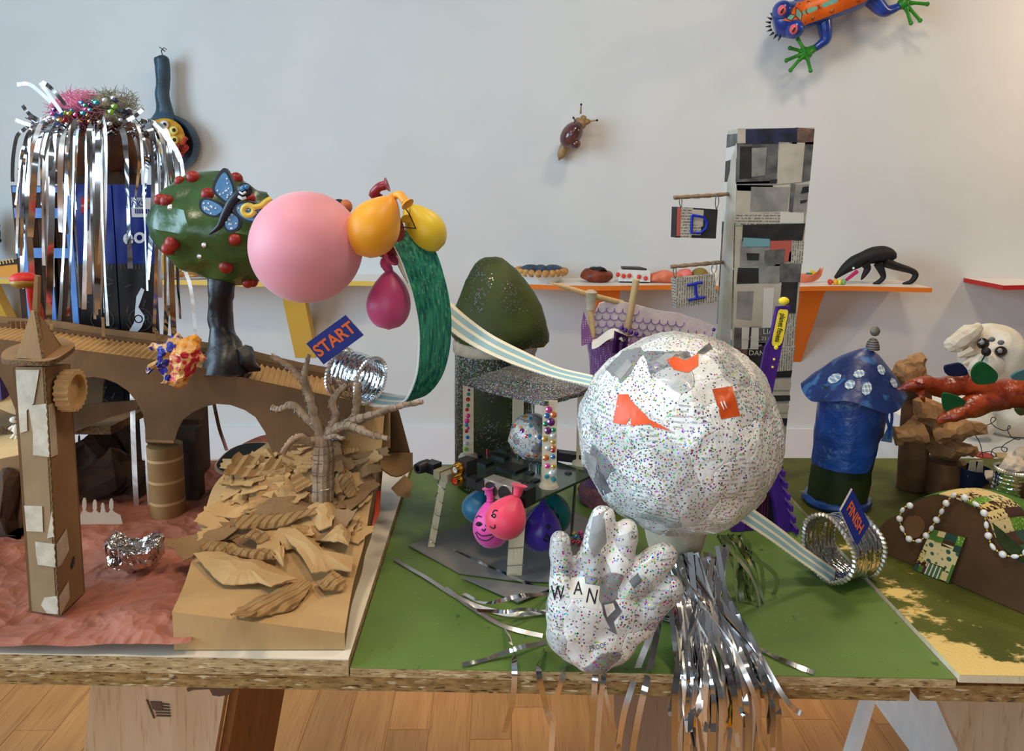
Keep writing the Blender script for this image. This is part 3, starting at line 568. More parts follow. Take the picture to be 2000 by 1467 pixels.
def bhit(o, u, v, off=.0006):
    if o.name not in bhit.c:
        me = o.data; w_ = wl(o.parent) if o.parent else o.location; bhit.c[o.name] = BVHTree.FromPolygons([x.co+w_ for x in me.vertices], [list(p.vertices) for p in me.polygons])
    d_ = ray(u, v).normalized(); h = bhit.c[o.name].ray_cast(CAM, d_); return (h[0]-d_*off) if h[0] else None
bhit.c = {}
# ------------------------------------------------------------------ left board: paper ground, hill, platform, cookie tower, bridge
def hillrow():
    return [((336, 1195), (673, 1237), .735), ((362, 1135), (690, 1140), .82), ((384, 1060), (712, 1058), .89), ((400, 1000), (722, 995), .94), ((428, 935), (736, 928), .99), ((512, 872), (746, 868), 1.05), ((575, 830), (752, 800), 1.09), ((590, 815), (760, 772), 1.11)]
HL = [P(a[0], a[1], Y) for a, b, Y in hillrow()]; HR = [P(b[0], b[1], Y) for a, b, Y in hillrow()]
HLs, HRs = spl(HL, 6), spl(HR, 6)
def hill(a, b):
    i = min(int(b*(len(HLs)-1)), len(HLs)-2); k = b*(len(HLs)-1)-i
    return HLs[i].lerp(HLs[i+1], k).lerp(HRs[i].lerp(HRs[i+1], k), a)
# terracotta paper
def terra(a, b):
    xl, xr = -1.3, lerp(HL[0].x+.02, HL[3].x+.03, min(1, b*1.6)); x = lerp(xl, xr, a); y = lerp(yfx(x, -.002), 1.26, b)
    if b > .55: x = lerp(xl, P(470, 900, 1.05).x, a)
    p = V((x, y, 0)); pp = p+nz(p, 9)*.02; r = noise.voronoi(pp*9)[0][0]*.020+noise.voronoi(V((pp.x*15, pp.y*26, 1)))[0][0]*.011+noise.voronoi(pp*48)[0][0]*.003+.002; tw_ = math.hypot(x+.50, y-.83); r *= .9*min(1, max(.15, (tw_-.03)/.14))*lerp(1, .3, min(1, max(0, (y-.9)/.08)))
    front = max(0, 1-b*14); r = r*(1-.5*front)+front*.004
    back = max(0, (y-1.06)/.2)*(1 if x > P(375, 950, 1.06).x else .15)
    return V((x, y+.006*noise.noise(p*20) if b < .05 else y, TL+.0015+r+back*(.03+.05*abs(noise.noise(p*9)))))
mb = MB(); mb.grid(terra, 96, 60); mb.obj('paper_sheet', K['terra'], smooth=False, label='crumpled terracotta paper spread over the left board like desert ground', cat='paper')
# hill box with torn cardboard
t = thing('cardboard_hill', 'sloping cardboard hill covered in torn corrugated scraps', 'hill', (hill(.5, .5).x, .9, TL))
mb = MB(); mb.grid(hill, 10, 40); topsh = mb.obj('top_sheet', K['card_l'], t, ang=60)
mb = MB(); n = 40
base = [hill(i/10, 0) for i in range(11)]
mb.grid(lambda a, b: (lambda p: V((p.x, p.y, lerp(TL+.001, p.z, b))))(hill(a, 0)), 12, 3); mb.obj('front_flap', K['card_l'], t, smooth=False)
for nm, e in (('side_flap', 0), ('side_flap', 1)):
    mb = MB(); mb.grid(lambda a, b: (lambda p: V((p.x+(.012 if e == 0 else -.004)*(1-b)*a*4, p.y, lerp(TL+.002, p.z, b))))(hill(e, a)), 40, 4); mb.obj(nm, K['card'], t)
card_lc = cardboard('cardboard_light_corrugated', (182, 142, 94), (158, 120, 76))
def scrap(p, up_, size, seed, mat, corr=False, rotz=None, el=1.6, name='torn_scrap', curl=None):
    rnd = random.Random(seed); a0 = rotz if rotz is not None else rnd.random()*6.28; curl = rnd.uniform(-.12, .2) if curl is None else curl
    nrm = V(up_).normalized(); x = nrm.orthogonal().normalized(); y = nrm.cross(x); x, y = x*math.cos(a0)+y*math.sin(a0), y*math.cos(a0)-x*math.sin(a0)
    nrm2 = (nrm+x*rnd.uniform(-.14, .14)+y*rnd.uniform(-.14, .14)).normalized(); x = (x-nrm2*x.dot(nrm2)).normalized(); y = nrm2.cross(x)
    sk, tp, bt = rnd.uniform(-.5, .5), rnd.uniform(.35, 1.1), rnd.uniform(.35, 1.1); f1, f2 = rnd.uniform(2, 6), rnd.uniform(0, 6); fold = rnd.uniform(-.5, .5); fs_ = rnd.choice((0, 0, .35, -.3))
    nu, nv = (22, 6) if corr else (10, 7); mb = MB()
    def fn(a, b):
        u, v = 2*a-1, 2*b-1; jag = .06*math.sin(v*7+f2)+.04*math.sin(v*17+seed) if abs(u) > .9 else 0; jg2 = .07*math.sin(u*f1*1.7+f2)+.04*math.sin(u*15+seed*2) if abs(v) > .9 else 0
        wd = lerp(tp, bt, a); X = (u*(1+jag)+sk*v*.5)*size*el; Y_ = v*wd*(1+jg2)*size
        z = curl*(X*X/(size*el)+.3*Y_*Y_/size)+(size*.075*math.sin(u*el*9) if corr else 0)+(fs_*max(0, u-fold)*size if fs_ else 0)
        return V(p)+x*X+y*Y_+nrm2*(z+.0015)
    mb.grid(fn, nu, nv, thick=nrm2*-.0013)
    return mb.obj(name, mat, t, smooth=False)
cm = [K['card_l'], card_lc, K['card'], K['card_l']]
for k in range(96):
    a, b = random.uniform(.03, .97), random.uniform(.27, .82)
    if b > .68: a = random.uniform(.02, .5) if random.random() < .6 else a
    p = hill(a, b); sz = random.choice((.008, .011, .014, .019, .023))*(1.15-.35*b)
    scrap(p+V((0, 0, .002+.006*random.random())), (0, -.35, 1), sz, k, cm[k % 4], corr=(k % 4 == 1), rotz=random.uniform(-1.1, 1.1)+(1.57 if k % 3 == 0 else 0), el=random.uniform(1, 2))
corm = N('corrugated_scrap'); corm.set(.85, 0, .2); corm.col(corm.mix(corm.rng(corm.noise(30, 3), .3, .7), (176, 136, 88), (152, 114, 70))); corm.bump(corm.wave(36, dist=1.5, rot=(0, 0, .5)), .9, .004)
def traced(pts, lift, mat, dome=.004, seed=0):
    rnd = random.Random(seed); q = []
    for i in range(len(pts)):
        a, b = pts[i], pts[(i+1) % len(pts)]; L = max(1, int(math.hypot(a[0]-b[0], a[1]-b[1])/9))
        for k in range(L): q.append((lerp(a[0], b[0], k/L)+(rnd.uniform(-1.6, 1.6) if k else 0), lerp(a[1], b[1], k/L)+(rnd.uniform(-1.6, 1.6) if k else 0)))
    cu, cv = sum(p[0] for p in pts)/len(pts), sum(p[1] for p in pts)/len(pts); n = len(q); vs = []
    def hp_(u, v, z): h = bhit(topsh, u, v, 0) or G(u, v, HL[0].z); return h+V((0, -.3, 1))*z
    rings = [(1, 0), (.66, dome*.5), (.33, dome)]
    for f, dz in rings:
        for i, (u, v) in enumerate(q): vs.append(hp_(lerp(cu, u, f), lerp(cv, v, f), lift+dz+(.003*math.sin(i*6.28*2/n+seed) if f == 1 else 0)))
    vs.append(hp_(cu, cv, lift+dome))
    if any(x is None for x in vs): return
    fs = [(r*n+i, r*n+(i+1) % n, (r+1)*n+(i+1) % n, (r+1)*n+i) for r in range(2) for i in range(n)]+[(2*n+i, 2*n+(i+1) % n, 3*n) for i in range(n)]
    mb = MB(); mb.add(vs, fs); m0 = len(vs); mb.add([x+V((0, 0, -.0014)) for x in vs], [f[::-1] for f in fs]); 
    for i in range(n): mb.f.append([i, m0+i, m0+(i+1) % n, (i+1) % n]); mb.m.append(0)
    mb.obj('torn_scrap', mat, t, smooth=False)
traced([(382, 1097), (428, 1092), (487, 1102), (513, 1104), (552, 1126), (582, 1147), (533, 1162), (507, 1150), (438, 1150), (418, 1136)], .010, K['card_l'], .006, 1)
traced([(452, 1212), (500, 1172), (560, 1150), (605, 1145), (612, 1155), (575, 1193), (540, 1201), (500, 1214), (470, 1218)], .006, corm.m, .004, 2)
traced([(618, 1146), (650, 1122), (676, 1144), (672, 1157), (634, 1165)], .007, corm.m, .004, 3)
traced([(556, 1056), (574, 1040), (608, 1069), (644, 1102), (690, 1102), (688, 1128), (657, 1124), (611, 1137), (590, 1102)], .012, K['card_l'], .004, 4)
traced([(628, 1069), (668, 1043), (687, 1056), (683, 1084)], .014, K['card_l'], .005, 5)
traced([(497, 1014), (533, 991), (579, 981), (618, 1004), (575, 1024), (513, 1030)], .012, K['card'], .004, 6)
traced([(461, 1037), (497, 1025), (560, 1020), (621, 1010), (621, 1024), (560, 1042), (500, 1048), (465, 1050)], .014, corm.m, .003, 7)
traced([(395, 1075), (425, 1064), (450, 1078), (440, 1094), (400, 1092)], .010, corm.m, .004, 8)
traced([(440, 1082), (530, 1092), (545, 1102), (500, 1106), (450, 1098)], .012, corm.m, .004, 9)
traced([(470, 1065), (500, 1050), (530, 1066), (505, 1078)], .014, corm.m, .003, 10)
traced([(545, 1085), (558, 1075), (556, 1118), (528, 1094)], .012, K['card_l'], .003, 11)
traced([(660, 925), (690, 940), (700, 975), (680, 985), (655, 950)], .010, corm.m, .003, 12)
traced([(600, 1010), (640, 985), (660, 1010), (650, 1045), (625, 1050)], .012, K['card_l'], .005, 13)
# back sheet and curled side piece of the hill
mb = MB(); mb.grid(lambda a, b: P(lerp(598, 762, a)-14*b*(1-a), lerp(885, 790, b)-lerp(0, 10, a), 1.075+.03*b+.02*math.sin(a*3)), 8, 6, thick=(0, .002, 0)); mb.obj('back_sheet', K['card_l'], t)
mb = MB(); mb.prism(poly([(742, 905), (752, 850), (762, 800), (775, 790), (786, 830), (798, 875), (806, 905)], 1.12), (0, .003, 0)); mb.obj('side_arch', K['card_d'], t)
mb = MB(); mb.grid(lambda a, b: P(lerp(742, 806, a), 912-28*b+18*math.sin(a*3.1)*(1-b), 1.06+.05*b), 6, 5, thick=(0, 0, -.002)); mb.obj('curled_strip', K['card'], t)
mb = MB(); mb.prism([P(764, 955, 1.02), P(790, 930, 1.03), P(806, 945, 1.02), P(800, 972, 1.0), P(778, 970, 1.0)], (0, .002, .001)); mb.obj('loose_scrap', K['card'], None, label='bent brown cardboard scrap lying on the white strip beside green board', cat='scrap')
mb = MB(); mb.ribbon([P(735, 960, 1.02), P(732, 1000, .98), P(725, 1030, .95)], [P(743, 958, 1.02), P(741, 1003, .98), P(728, 1032, .95)], .003); mb.obj('red_tube', mt('red_plastic', (190, 60, 30), rough=.3), label='thin red plastic strip tucked beside the cardboard hill', cat='strip')
# platform
ZP = P(200, 788, 1.2).z
t = thing('cardboard_platform', 'brown cardboard platform on legs behind the bridge carrying the cookie tower', 'platform', (P(190, 800, 1.16).x, 1.16, TL))
xa, xb = P(-60, 790, 1.15).x, P(285, 790, 1.15).x
MB().prism([V((xa, 1.08, ZP)), V((xb-.02, 1.08, ZP)), V((xb, 1.285, ZP)), V((xa, 1.285, ZP))], (0, 0, -.012), 0, 1).obj('deck', [K['card'], K['card_e']], t)
mb = MB(); mb.prism(poly([(140, 792), (275, 782), (268, 800), (215, 815), (142, 846)], 1.075), (0, .004, 0)); mb.obj('front_flap', K['card_d'], t)
for u in (238, 20, 375):
    x_ = P(u, 900, 1.2).x; MB().bx((x_-.02, 1.19, TL+.003), (x_+.018, 1.23, ZP-.012)).obj('leg', K['card_dark'], t)
# dark cut-outs and torn rocks under the platform
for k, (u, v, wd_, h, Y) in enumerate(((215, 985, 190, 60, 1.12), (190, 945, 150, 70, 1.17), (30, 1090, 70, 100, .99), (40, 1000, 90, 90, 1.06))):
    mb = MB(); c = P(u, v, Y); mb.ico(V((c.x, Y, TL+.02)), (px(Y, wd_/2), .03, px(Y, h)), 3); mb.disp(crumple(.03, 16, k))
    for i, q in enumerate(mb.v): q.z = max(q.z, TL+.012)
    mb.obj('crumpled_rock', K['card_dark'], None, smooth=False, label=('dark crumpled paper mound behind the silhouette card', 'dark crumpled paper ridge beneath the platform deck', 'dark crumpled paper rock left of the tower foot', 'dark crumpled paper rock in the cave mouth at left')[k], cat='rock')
def crowd(name, u0, v0, u1, v1, Y, heads, mat, label):
    pts = [(u0, v1), (u0, lerp(v1, v0, .45))]
    for i, h in enumerate(heads):
        W = u1-u0; u = lerp(u0, u1, h); hh = (.0, .05, .14, .02)[i % 4]; L = lambda f: lerp(v0, v1, f)
        pts += [(u-W*.075, L(.42)), (u-W*.03, L(.34)), (u-W*.05, L(.24+hh)), (u-W*.045, L(.08+hh)), (u-W*.02, L(hh)), (u+W*.02, L(hh)), (u+W*.045, L(.08+hh)), (u+W*.05, L(.24+hh)), (u+W*.03, L(.34)), (u+W*.075, L(.40))]
    pts += [(lerp(u0, u1, .93), lerp(v0, v1, .48)), (u1, lerp(v0, v1, .8)), (u1, v1)]
    MB().prism(poly(pts, Y), (0, .0012, 0)).obj(name, mat, None, smooth=False, label=label, cat='cut-out')
crowd('paper_crowd', 156, 973, 241, 1043, 1.02, (.10, .34, .52, .72), mt('grey_card', (198, 180, 158), (186, 168, 146), 20, rough=.8), 'tan paper cut-out of standing people beside the tower')
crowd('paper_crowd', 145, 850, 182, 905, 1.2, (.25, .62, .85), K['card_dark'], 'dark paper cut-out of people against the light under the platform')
MB().prism([P(163, 1058, 1.0), P(215, 1050, 1.01), P(205, 1058, 1.0), P(165, 1060, .995)], (0, 0, .0015)).obj('paper_slip', K['lam'], None, label='small pale paper slip lying under the tan silhouette', cat='paper')
# cave at left
t = thing('cardboard_cave', 'bent tan cardboard cave with clear plastic glaze behind the tower, left edge', 'cave', (P(10, 900, 1.02).x, 1.02, TL))
mb = MB(); mb.grid(lambda a, b: P(lerp(-90, 52, a), lerp(905+38*(1-a)-20*a, 770-10*a, b), lerp(1.0, 1.22, b)), 10, 6, thick=(0, 0, -.003)); mb.disp(wob(.006, 12)); mb.obj('roof', K['card_l'], t)
mb = MB(); mb.grid(lambda a, b: P(lerp(-90, 50, a), lerp(945-30*a+6*math.sin(a*9), 915-28*a, b), 1.0), 10, 3, thick=(0, .003, 0)); mb.obj('lip', K['card'], t)
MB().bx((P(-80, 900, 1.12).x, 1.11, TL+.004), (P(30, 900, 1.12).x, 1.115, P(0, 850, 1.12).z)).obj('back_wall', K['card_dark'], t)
mb = MB(); mb.tube([P(46, 900, 1.0), V((P(52, 1180, 1.0).x, 1.0, TL+.004))], .004, 6); mb.obj('prop', K['card_d'], t)
wc = mt('white_clay', (228, 214, 190), rough=.6)
t = thing('clay_bunny', 'tiny white clay creature standing on the cave roof behind the tower', 'figurine', P(30, 858, 1.08)); q = 1.06
mb = MB(); mb.sph(P(28, 820, q), (px(q, 9), px(q, 7), px(q, 6.5)), 12); mb.obj('head', wc, t); mb = MB(); mb.sph(P(32, 839, q), (px(q, 7), px(q, 6), px(q, 11)), 12); mb.obj('body', wc, t)
for a, b in (((28, 832), (18, 838)), ((29, 836), (24, 842)), ((30, 848), (22, 856)), ((34, 850), (30, 859))): mb = MB(); mb.tube([P(*a, q), P(*b, q)], [px(q, 3.4), px(q, 2.8)], 8); mb.obj('limb', wc, t)
mb = MB(); mb.sph(P(31, 819, q-.006), px(q, 1.6), 6); mb.obj('eye', K['black'], t)
mb = MB(); mb.box(P(-12, 752, 1.2), (.04, .03, .04)); mb.obj('purple_card', mt('purple_card', (84, 60, 130), rough=.6), label='purple card scrap at the left border behind the bridge', cat='card')
# ---- cookie box tower
blue = mt('packet_blue', (18, 44, 138), (14, 34, 112), 10, rough=.25, spec=.5); bblack = mt('packet_black', (20, 17, 18), (32, 28, 28), 40, rough=.25, spec=.5)
btape = mt('blue_tape', (112, 158, 222), (92, 136, 206), 30, rough=.35); pwhite = mt('packet_white', (220, 222, 224), rough=.4); pred = mt('packet_red', (178, 24, 36), rough=.35); emb = mt('packet_emboss', (62, 56, 54), rough=.35)
YC = 1.18
t = thing('cookie_box_tower', 'tall tower made of blue and black cookie packets with blue tape', 'tower', (P(170, 780, YC).x, YC, ZP))
def cw(u, v, d=0): return P(u, v, YC-d)
xl, xm, xr2 = cw(158, 560).x, cw(232, 560).x, cw(306, 560).x; zt_ = cw(200, 360).z; zb = ZP+.0005
zmid = cw(200, 515).z
MB().prism([V((xl+.001, YC+.002, zb)), V((xr2-.002, YC+.002, zb)), V((xr2*(YC+.1)/YC-.004, YC+.1, zb)), V((xl*(YC+.1)/YC, YC+.1, zb))], (0, 0, zt_-.002-zb)).obj('inner_box', blue, t)
for nm, a, b in (('packet', xl, xm-.001), ('packet', xm+.001, xr2)):
    p = MB(); p.bx((a, YC-.002, zb), (b, YC+.002, zt_)); p = p.obj(nm, blue, t, label='blue cookie packet with black lower half')
    k = MB(); k.bx((a, YC-.003, zb+.002), (b, YC-.0018, zmid)); k.obj('black_half', bblack, p)
    rr = random.Random(int(a*1000)); cx = lerp(a, b, .55); cz = lerp(zb, zmid, .62)
    for i in range(26):
        x_, z_ = rr.uniform(a+.006, b-.006), rr.uniform(zb+.01, zmid-.012)
        if math.hypot(x_-cx, z_-cz) < .02: continue
        e = MB(); e.box((x_, YC-.0032, z_), (.011, .0006, .0022), Matrix.Rotation(rr.random()*3, 3, 'Y')); e.obj('embossed_mark', emb, p)
    for i in range(9): e = MB(); e.box((lerp(a+.006, b-.006, i/8), YC-.0032, zmid-.004), (.0022, .0006, .008), Matrix.Rotation((i-4)*.08, 3, 'Y')); e.obj('embossed_notch', emb, p)
    e = MB(); e.lathe([(.0165, 0), (.0182, 0), (.0182, .0005), (.0165, .0005), (.0165, 0)], (cx, YC-.0032, cz), (0, -1, 0), 28); e.obj('embossed_ring', emb, p)
p = [o for o in t.children if o.name.startswith('packet')]
letters('O', (lerp(xl, xm, .62), YC-.0036, lerp(zb, zmid, .62)), (1, 0, 0), (0, 0, 1), .02, emb, p[0], 'embossed_letter'); letters('OR', (lerp(xm, xr2, .6), YC-.0036, lerp(zb, zmid, .62)), (1, 0, 0), (0, 0, 1), .019, emb, p[1], 'embossed_letter')
letters('O', cw(182, 466, .004), (1, 0, 0), (0, 0, 1), .034, pwhite, p[0], 'white_letter', bold=.02, sx=.9); letters('eo', cw(262, 462, .004), (1, 0, .1), (0, 0, 1), .034, pwhite, p[1], 'white_letter', bold=.02)
q = MB(); q.bx((cw(234, 0).x, YC-.0032, cw(0, 422).z), (cw(287, 0).x, YC-.0024, cw(0, 384).z)); q = q.obj('white_panel', pwhite, p[1])
letters('STAY FRESH', cw(262, 390, .0042), (1, 0, 0), (0, 0, 1), .0058, blue, p[1], 'panel_text', bold=.01, sx=.95); letters('PACKS', cw(262, 399, .0042), (1, 0, 0), (0, 0, 1), .0125, blue, p[1], 'panel_text', bold=.03, sx=.82)
for k in range(9): q = MB(); q.bx((cw(241+k*4.4, 0).x, YC-.0038, cw(0, 415).z), (cw(243.5+k*4.4, 0).x, YC-.0032, cw(0, 406).z)); q.obj('panel_bar', blue, p[1])
q = MB(); q.prism([cw(158, 385, .0033), cw(176, 390, .0033), cw(172, 408, .0033), cw(158, 418, .0033)], (0, .0008, 0)); q.obj('red_corner', pred, p[0]); letters('NABI', cw(166, 401, .0036), (1, 0, .3), (-.3, 0, 1), .006, pwhite, p[0], 'corner_text', sx=.9)
e = MB(); e.prism([cw(u, v, .004) for u, v in ((266, 580), (276, 562), (282, 566), (274, 590), (270, 600), (284, 620), (276, 640), (262, 655), (250, 650), (262, 630))], (0, .0008, 0)); e.obj('milk_splash', pwhite, p[1])
# left open frame side of the tower
xo = cw(38, 500).x; fz0, fz1 = zb, cw(0, 362).z
for k, u in enumerate((42, 62, 88, 118, 148)):
    x_ = cw(u, 500).x; q = MB(); q.bx((x_-.0085, YC+.002+.004*(k % 2), fz0), (x_+.0085, YC+.03, fz1-.004*k)); q.obj('dark_slat', K['card_dark'], t)
MB().bx((xo, YC+.05, fz0), (xl, YC+.1, fz1)).obj('back_panel', K['card_dark'], t)
for k, v in enumerate((365, 415, 493, 660)):
    q = MB(); z_ = cw(0, v).z; q.bx((xo-.002, YC-.001, z_-.008), (xl, YC+.002, z_+.007 if k else z_+.001)); q.obj('tape_band', btape, t)
for k, u in enumerate((52, 96, 140)):
    q = MB(); x_ = cw(u, 500).x; q.bx((x_-.0045, YC-.0016, fz0), (x_+.0045, YC+.001, fz1)); q.obj('tape_strip', btape, t)
# ---- tinsel crown: brown bowl, fluff, streamers
t = thing('tinsel_nest', 'brown papier mache dome with pink fluff and silver tinsel on the cookie tower', 'sculpture', cw(180, 355))
cB = P(185, 285, 1.22); rB = px(1.22, 100)
brown = mt('papier_brown', (110, 72, 44), (74, 46, 30), 18, rough=.35, bump=.5, bscale=50, bdist=.003)
mb = MB(); mb.sph(cB, (rB, rB*.72, px(1.22, 66)), 32, k=16); mb.disp(wob(.006, 30)); mb.obj('dome', brown, t)
MB().bx((cB.x-.05, 1.19, zt_), (cB.x+.05, 1.26, cB.z-.04)).obj('neck', K['card_dark'], t)
fl1 = mt('pink_fluff', (226, 130, 168), (200, 100, 140), 40, rough=.9, sheen=.5); fl2 = mt('grey_fluff', (150, 146, 128), (120, 118, 100), 40, rough=.9); fl3 = mt('rust_fluff', (150, 84, 74), (120, 60, 50), 40, rough=.9)
top = lambda u, v: P(u, v, 1.17)
def fluff(name, u, v, ru, rv, n, mat, seed):
    rnd = random.Random(seed); mb = MB()
    for k in range(n):
        a = rnd.random()*6.28; r = rnd.random()**.5; c = P(u+ru*r*math.cos(a), v+rv*r*math.sin(a), 1.15+rnd.random()*.08); d = V((rnd.uniform(-1, 1), rnd.uniform(-1, 1), rnd.uniform(-.3, 1)))*.016; e = V((rnd.uniform(-1, 1), rnd.uniform(-1, 1), rnd.uniform(-1, 1)))*.008
        mb.tube([c-d, c+e, c+d], [.0003, .0006, .0002], 4, cap=False)
    return mb.obj(name, mat, t, kind='stuff')
for k, (nm, u, v, r, m_) in enumerate((('pink_pad', 160, 213, 34, fl1), ('grey_pad', 205, 205, 34, fl2), ('rust_pad', 165, 236, 26, fl3), ('grey_pad', 225, 232, 22, fl2))):
    mb = MB(); mb.ico(P(u, v, 1.19), (px(1.19, r), .035, px(1.19, r*.55)), 3); mb.disp(wob(.008, 60)); mb.obj(nm, m_, t)
fluff('pink_fluff', 152, 210, 48, 28, 520, fl1, 1); fluff('grey_fluff', 215, 208, 48, 26, 420, fl2, 2); fluff('rust_fluff', 175, 238, 40, 16, 260, fl3, 3)
for k in range(60):
    rnd = random.Random(k+50); u, v = rnd.uniform(95, 255), rnd.uniform(190, 245)
    if (u < 130 or u > 235) and v < 210: v += 25
    m_ = rnd.choice(GEM); 
    if u > 200: m_ = rnd.choice([bpy.data.materials['gem_clear'], bpy.data.materials['gem_lime'], K['black'], mt('plum_%d' % k, (50, 44, 70), rough=.4)])
    mb = MB(); r = rnd.uniform(.0028, .0056); mb.ico(P(u, v, 1.135+rnd.random()*.02), (r, r*.6, r*.8), 1); mb.obj('gem', m_, t, smooth=False)
mb = MB()
for k in range(130):
    a = k/130*6.28*3; rnd = random.Random(k); c = cB+V((rB*math.cos(a)*.98, -abs(rB*.72*math.sin(a)), .02+rnd.uniform(-.008, .014))); d = V((rnd.uniform(-1, 1), rnd.uniform(-1, 1), rnd.uniform(-.7, .7)))*.012; x_ = V((0, 0, .0015)); mb.ribbon([c-d, c+d*.1, c+d], [c-d+x_, c+d*.1+x_*2, c+d+x_])
mb.obj('tinsel_garland', K['foil'], t, kind='stuff')
def streamer(pts, width, parent, mat, name='streamer', face=V((0, -1, 0)), tw=0, seed=0, n=7, curl=.0003):
    rnd = random.Random(seed); Q = spl(pts, n); A, B = [], []; ph = rnd.random()*6.28
    for i, p in enumerate(Q):
        tg = (Q[min(i+1, len(Q)-1)]-Q[max(i-1, 0)]).normalized(); sd = tg.cross(face); sd = sd.normalized() if sd.length > 1e-4 else V((1, 0, 0)); k = tg.cross(sd)
        a = tw*math.sin(ph+i/len(Q)*5.5); sd = sd*math.cos(a)+k*math.sin(a); h = width/2; off = k*(curl*math.sin(i*.9+ph)); A.append(p+off-sd*h); B.append(p+off+sd*h)
    mb = MB(); mb.ribbon(A, B, .00015); return mb.obj(name, mat, parent, ang=80)
rnd = random.Random(3)
for k in range(58):
    u0_ = rnd.uniform(48, 205) if k % 4 else rnd.uniform(292, 325)
    if k % 14 == 5: u0_ = rnd.uniform(205, 285)
    v0_ = 252+rnd.uniform(-10, 22)-8*(1-abs(u0_-185)/150); L = rnd.choice((140, 220, 300, 350, 390))*rnd.uniform(.85, 1.1)
    yy = 1.22-.118*math.sqrt(max(0, 1-((u0_-185)/165)**2))-.010*rnd.random(); dr = (u0_-185)/150*26; sw = rnd.uniform(-16, 16)
    pts = [P(u0_-dr*.9, v0_-8, yy+.015), P(u0_-dr*.2, v0_, yy), P(u0_+dr*.4, v0_+34, yy-.010), P(u0_+dr*.6+sw*.2, v0_+L*.45, yy-.008), P(u0_+dr*.55+sw*.6, v0_+L*.75, yy-.003), P(u0_+dr*.5+sw, min(v0_+L, 664-(305-u0_)*.06), yy)]
    streamer(pts, px(1.12, rnd.uniform(4.5, 11)), t, K['foil'] if k % 3 else K['foil_w'], seed=k, tw=.55)
for k, pts in enumerate(([(95, 245), (60, 225), (44, 206)], [(120, 220), (92, 180), (78, 162)], [(128, 205), (100, 172), (82, 160)], [(100, 200), (60, 166), (33, 165)], [(240, 240), (265, 226), (280, 212)], [(60, 244), (45, 240), (30, 234)], [(50, 250), (32, 270), (25, 320), (25, 355)], [(300, 240), (330, 270), (352, 308), (358, 345)], [(310, 250), (340, 290), (352, 315)], [(320, 300), (345, 480), (372, 560), (382, 648)], [(300, 640), (312, 660)])):
    streamer([P(u, v, 1.13) for u, v in pts], px(1.13, 7), t, K['foil_w'] if k % 2 else K['foil'], seed=k+200)
for (u, ww, v1_) in ((262, 10, 1015), (287, 7, 1010)):
    streamer([P(u-4, 712, 1.115), P(u-3, 800, 1.1), P(u, 900, 1.09), P(u+6, v1_, 1.08)], px(1.1, ww), t, K['foil_w'], seed=u)
streamer([P(418, 788, 1.14), P(428, 835, 1.14), P(443, 880, 1.14)], px(1.14, 7), t, K['foil'], seed=5)
# ------------------------------------------------------------------ cardboard bridge
YB_ = 1.03
t = thing('cardboard_bridge', 'arched cardboard bridge with corrugated roadway crossing the left board', 'bridge', (P(350, 900, YB_).x, YB_, TL))
def arc(p, q, n=1): return [p, q]
front = [(-120, 655), (0, 664), (130, 682), (300, 704), (395, 720), (470, 738), (650, 776), (712, 786), (712, 826), (640, 852), (606, 880), (594, 904), (534, 898), (531, 885), (518, 845), (499, 815), (478, 801), (450, 791), (423, 789), (398, 795), (375, 806), (357, 820), (347, 840), (341, 862), (284, 861), (283, 835), (279, 809), (266, 784), (249, 763), (228, 749), (205, 740), (183, 736), (165, 738), (149, 743), (136, 755), (128, 790), (126, 850), (44, 850), (29, 798), (14, 760), (0, 735), (-30, 712), (-120, 705)]
MB().prism(poly(front, YB_), (0, .004, 0), 0, 1).obj('front_panel', [K['card_d'], K['card_e']], t, smooth=False)
fr2 = [(u, v) for u, v in front]
MB().prism([p+V((0, .10, 0)) for p in poly(front, YB_)], (0, .004, 0), 0, 1).obj('back_panel', [K['card_d'], K['card_e']], t, smooth=False)
topl = [P(u, v, YB_) for u, v in front[:8]]
def deckp(a):
    L = [p.x for p in topl]; x_ = lerp(L[0], L[-1], a)
    for i in range(len(L)-1):
        if L[i] <= x_ <= L[i+1]+1e-9: k = (x_-L[i])/(L[i+1]-L[i]); return topl[i].lerp(topl[i+1], k)
    return topl[-1]
mb = MB()
def dk(a, b):
    p = deckp(min(1, max(0, a+(b-.5)*-.03))); return V((p.x, YB_+.004+.096*b, p.z-.006+.0018*math.sin(a*2*math.pi*70)))
mb.grid(dk, 420, 1, thick=(0, 0, -.002)); mb.obj('roadway', K['card_l'], t, ang=60, label='corrugated cardboard roadway')
rail = [deckp(a/20) for a in range(21)]
MB().prism([V((p.x, YB_+.104, p.z-.01)) for p in rail]+[V((p.x, YB_+.104, p.z+.010+.001*math.sin(i*5))) for i, p in reversed(list(enumerate(rail)))], (0, .003, 0), 0, 1).obj('railing', [K['card'], K['card_e']], t)
mb = MB(); a, b = P(-10, 640, 1.1), P(60, 640, 1.1)
mb.grid(lambda u, v: V((lerp(a.x, b.x, u), 1.13+.003*math.sin(u*44), lerp(a.z-.02, a.z+.004, v))), 50, 1); mb.obj('corrugated_rail', K['card'], t)
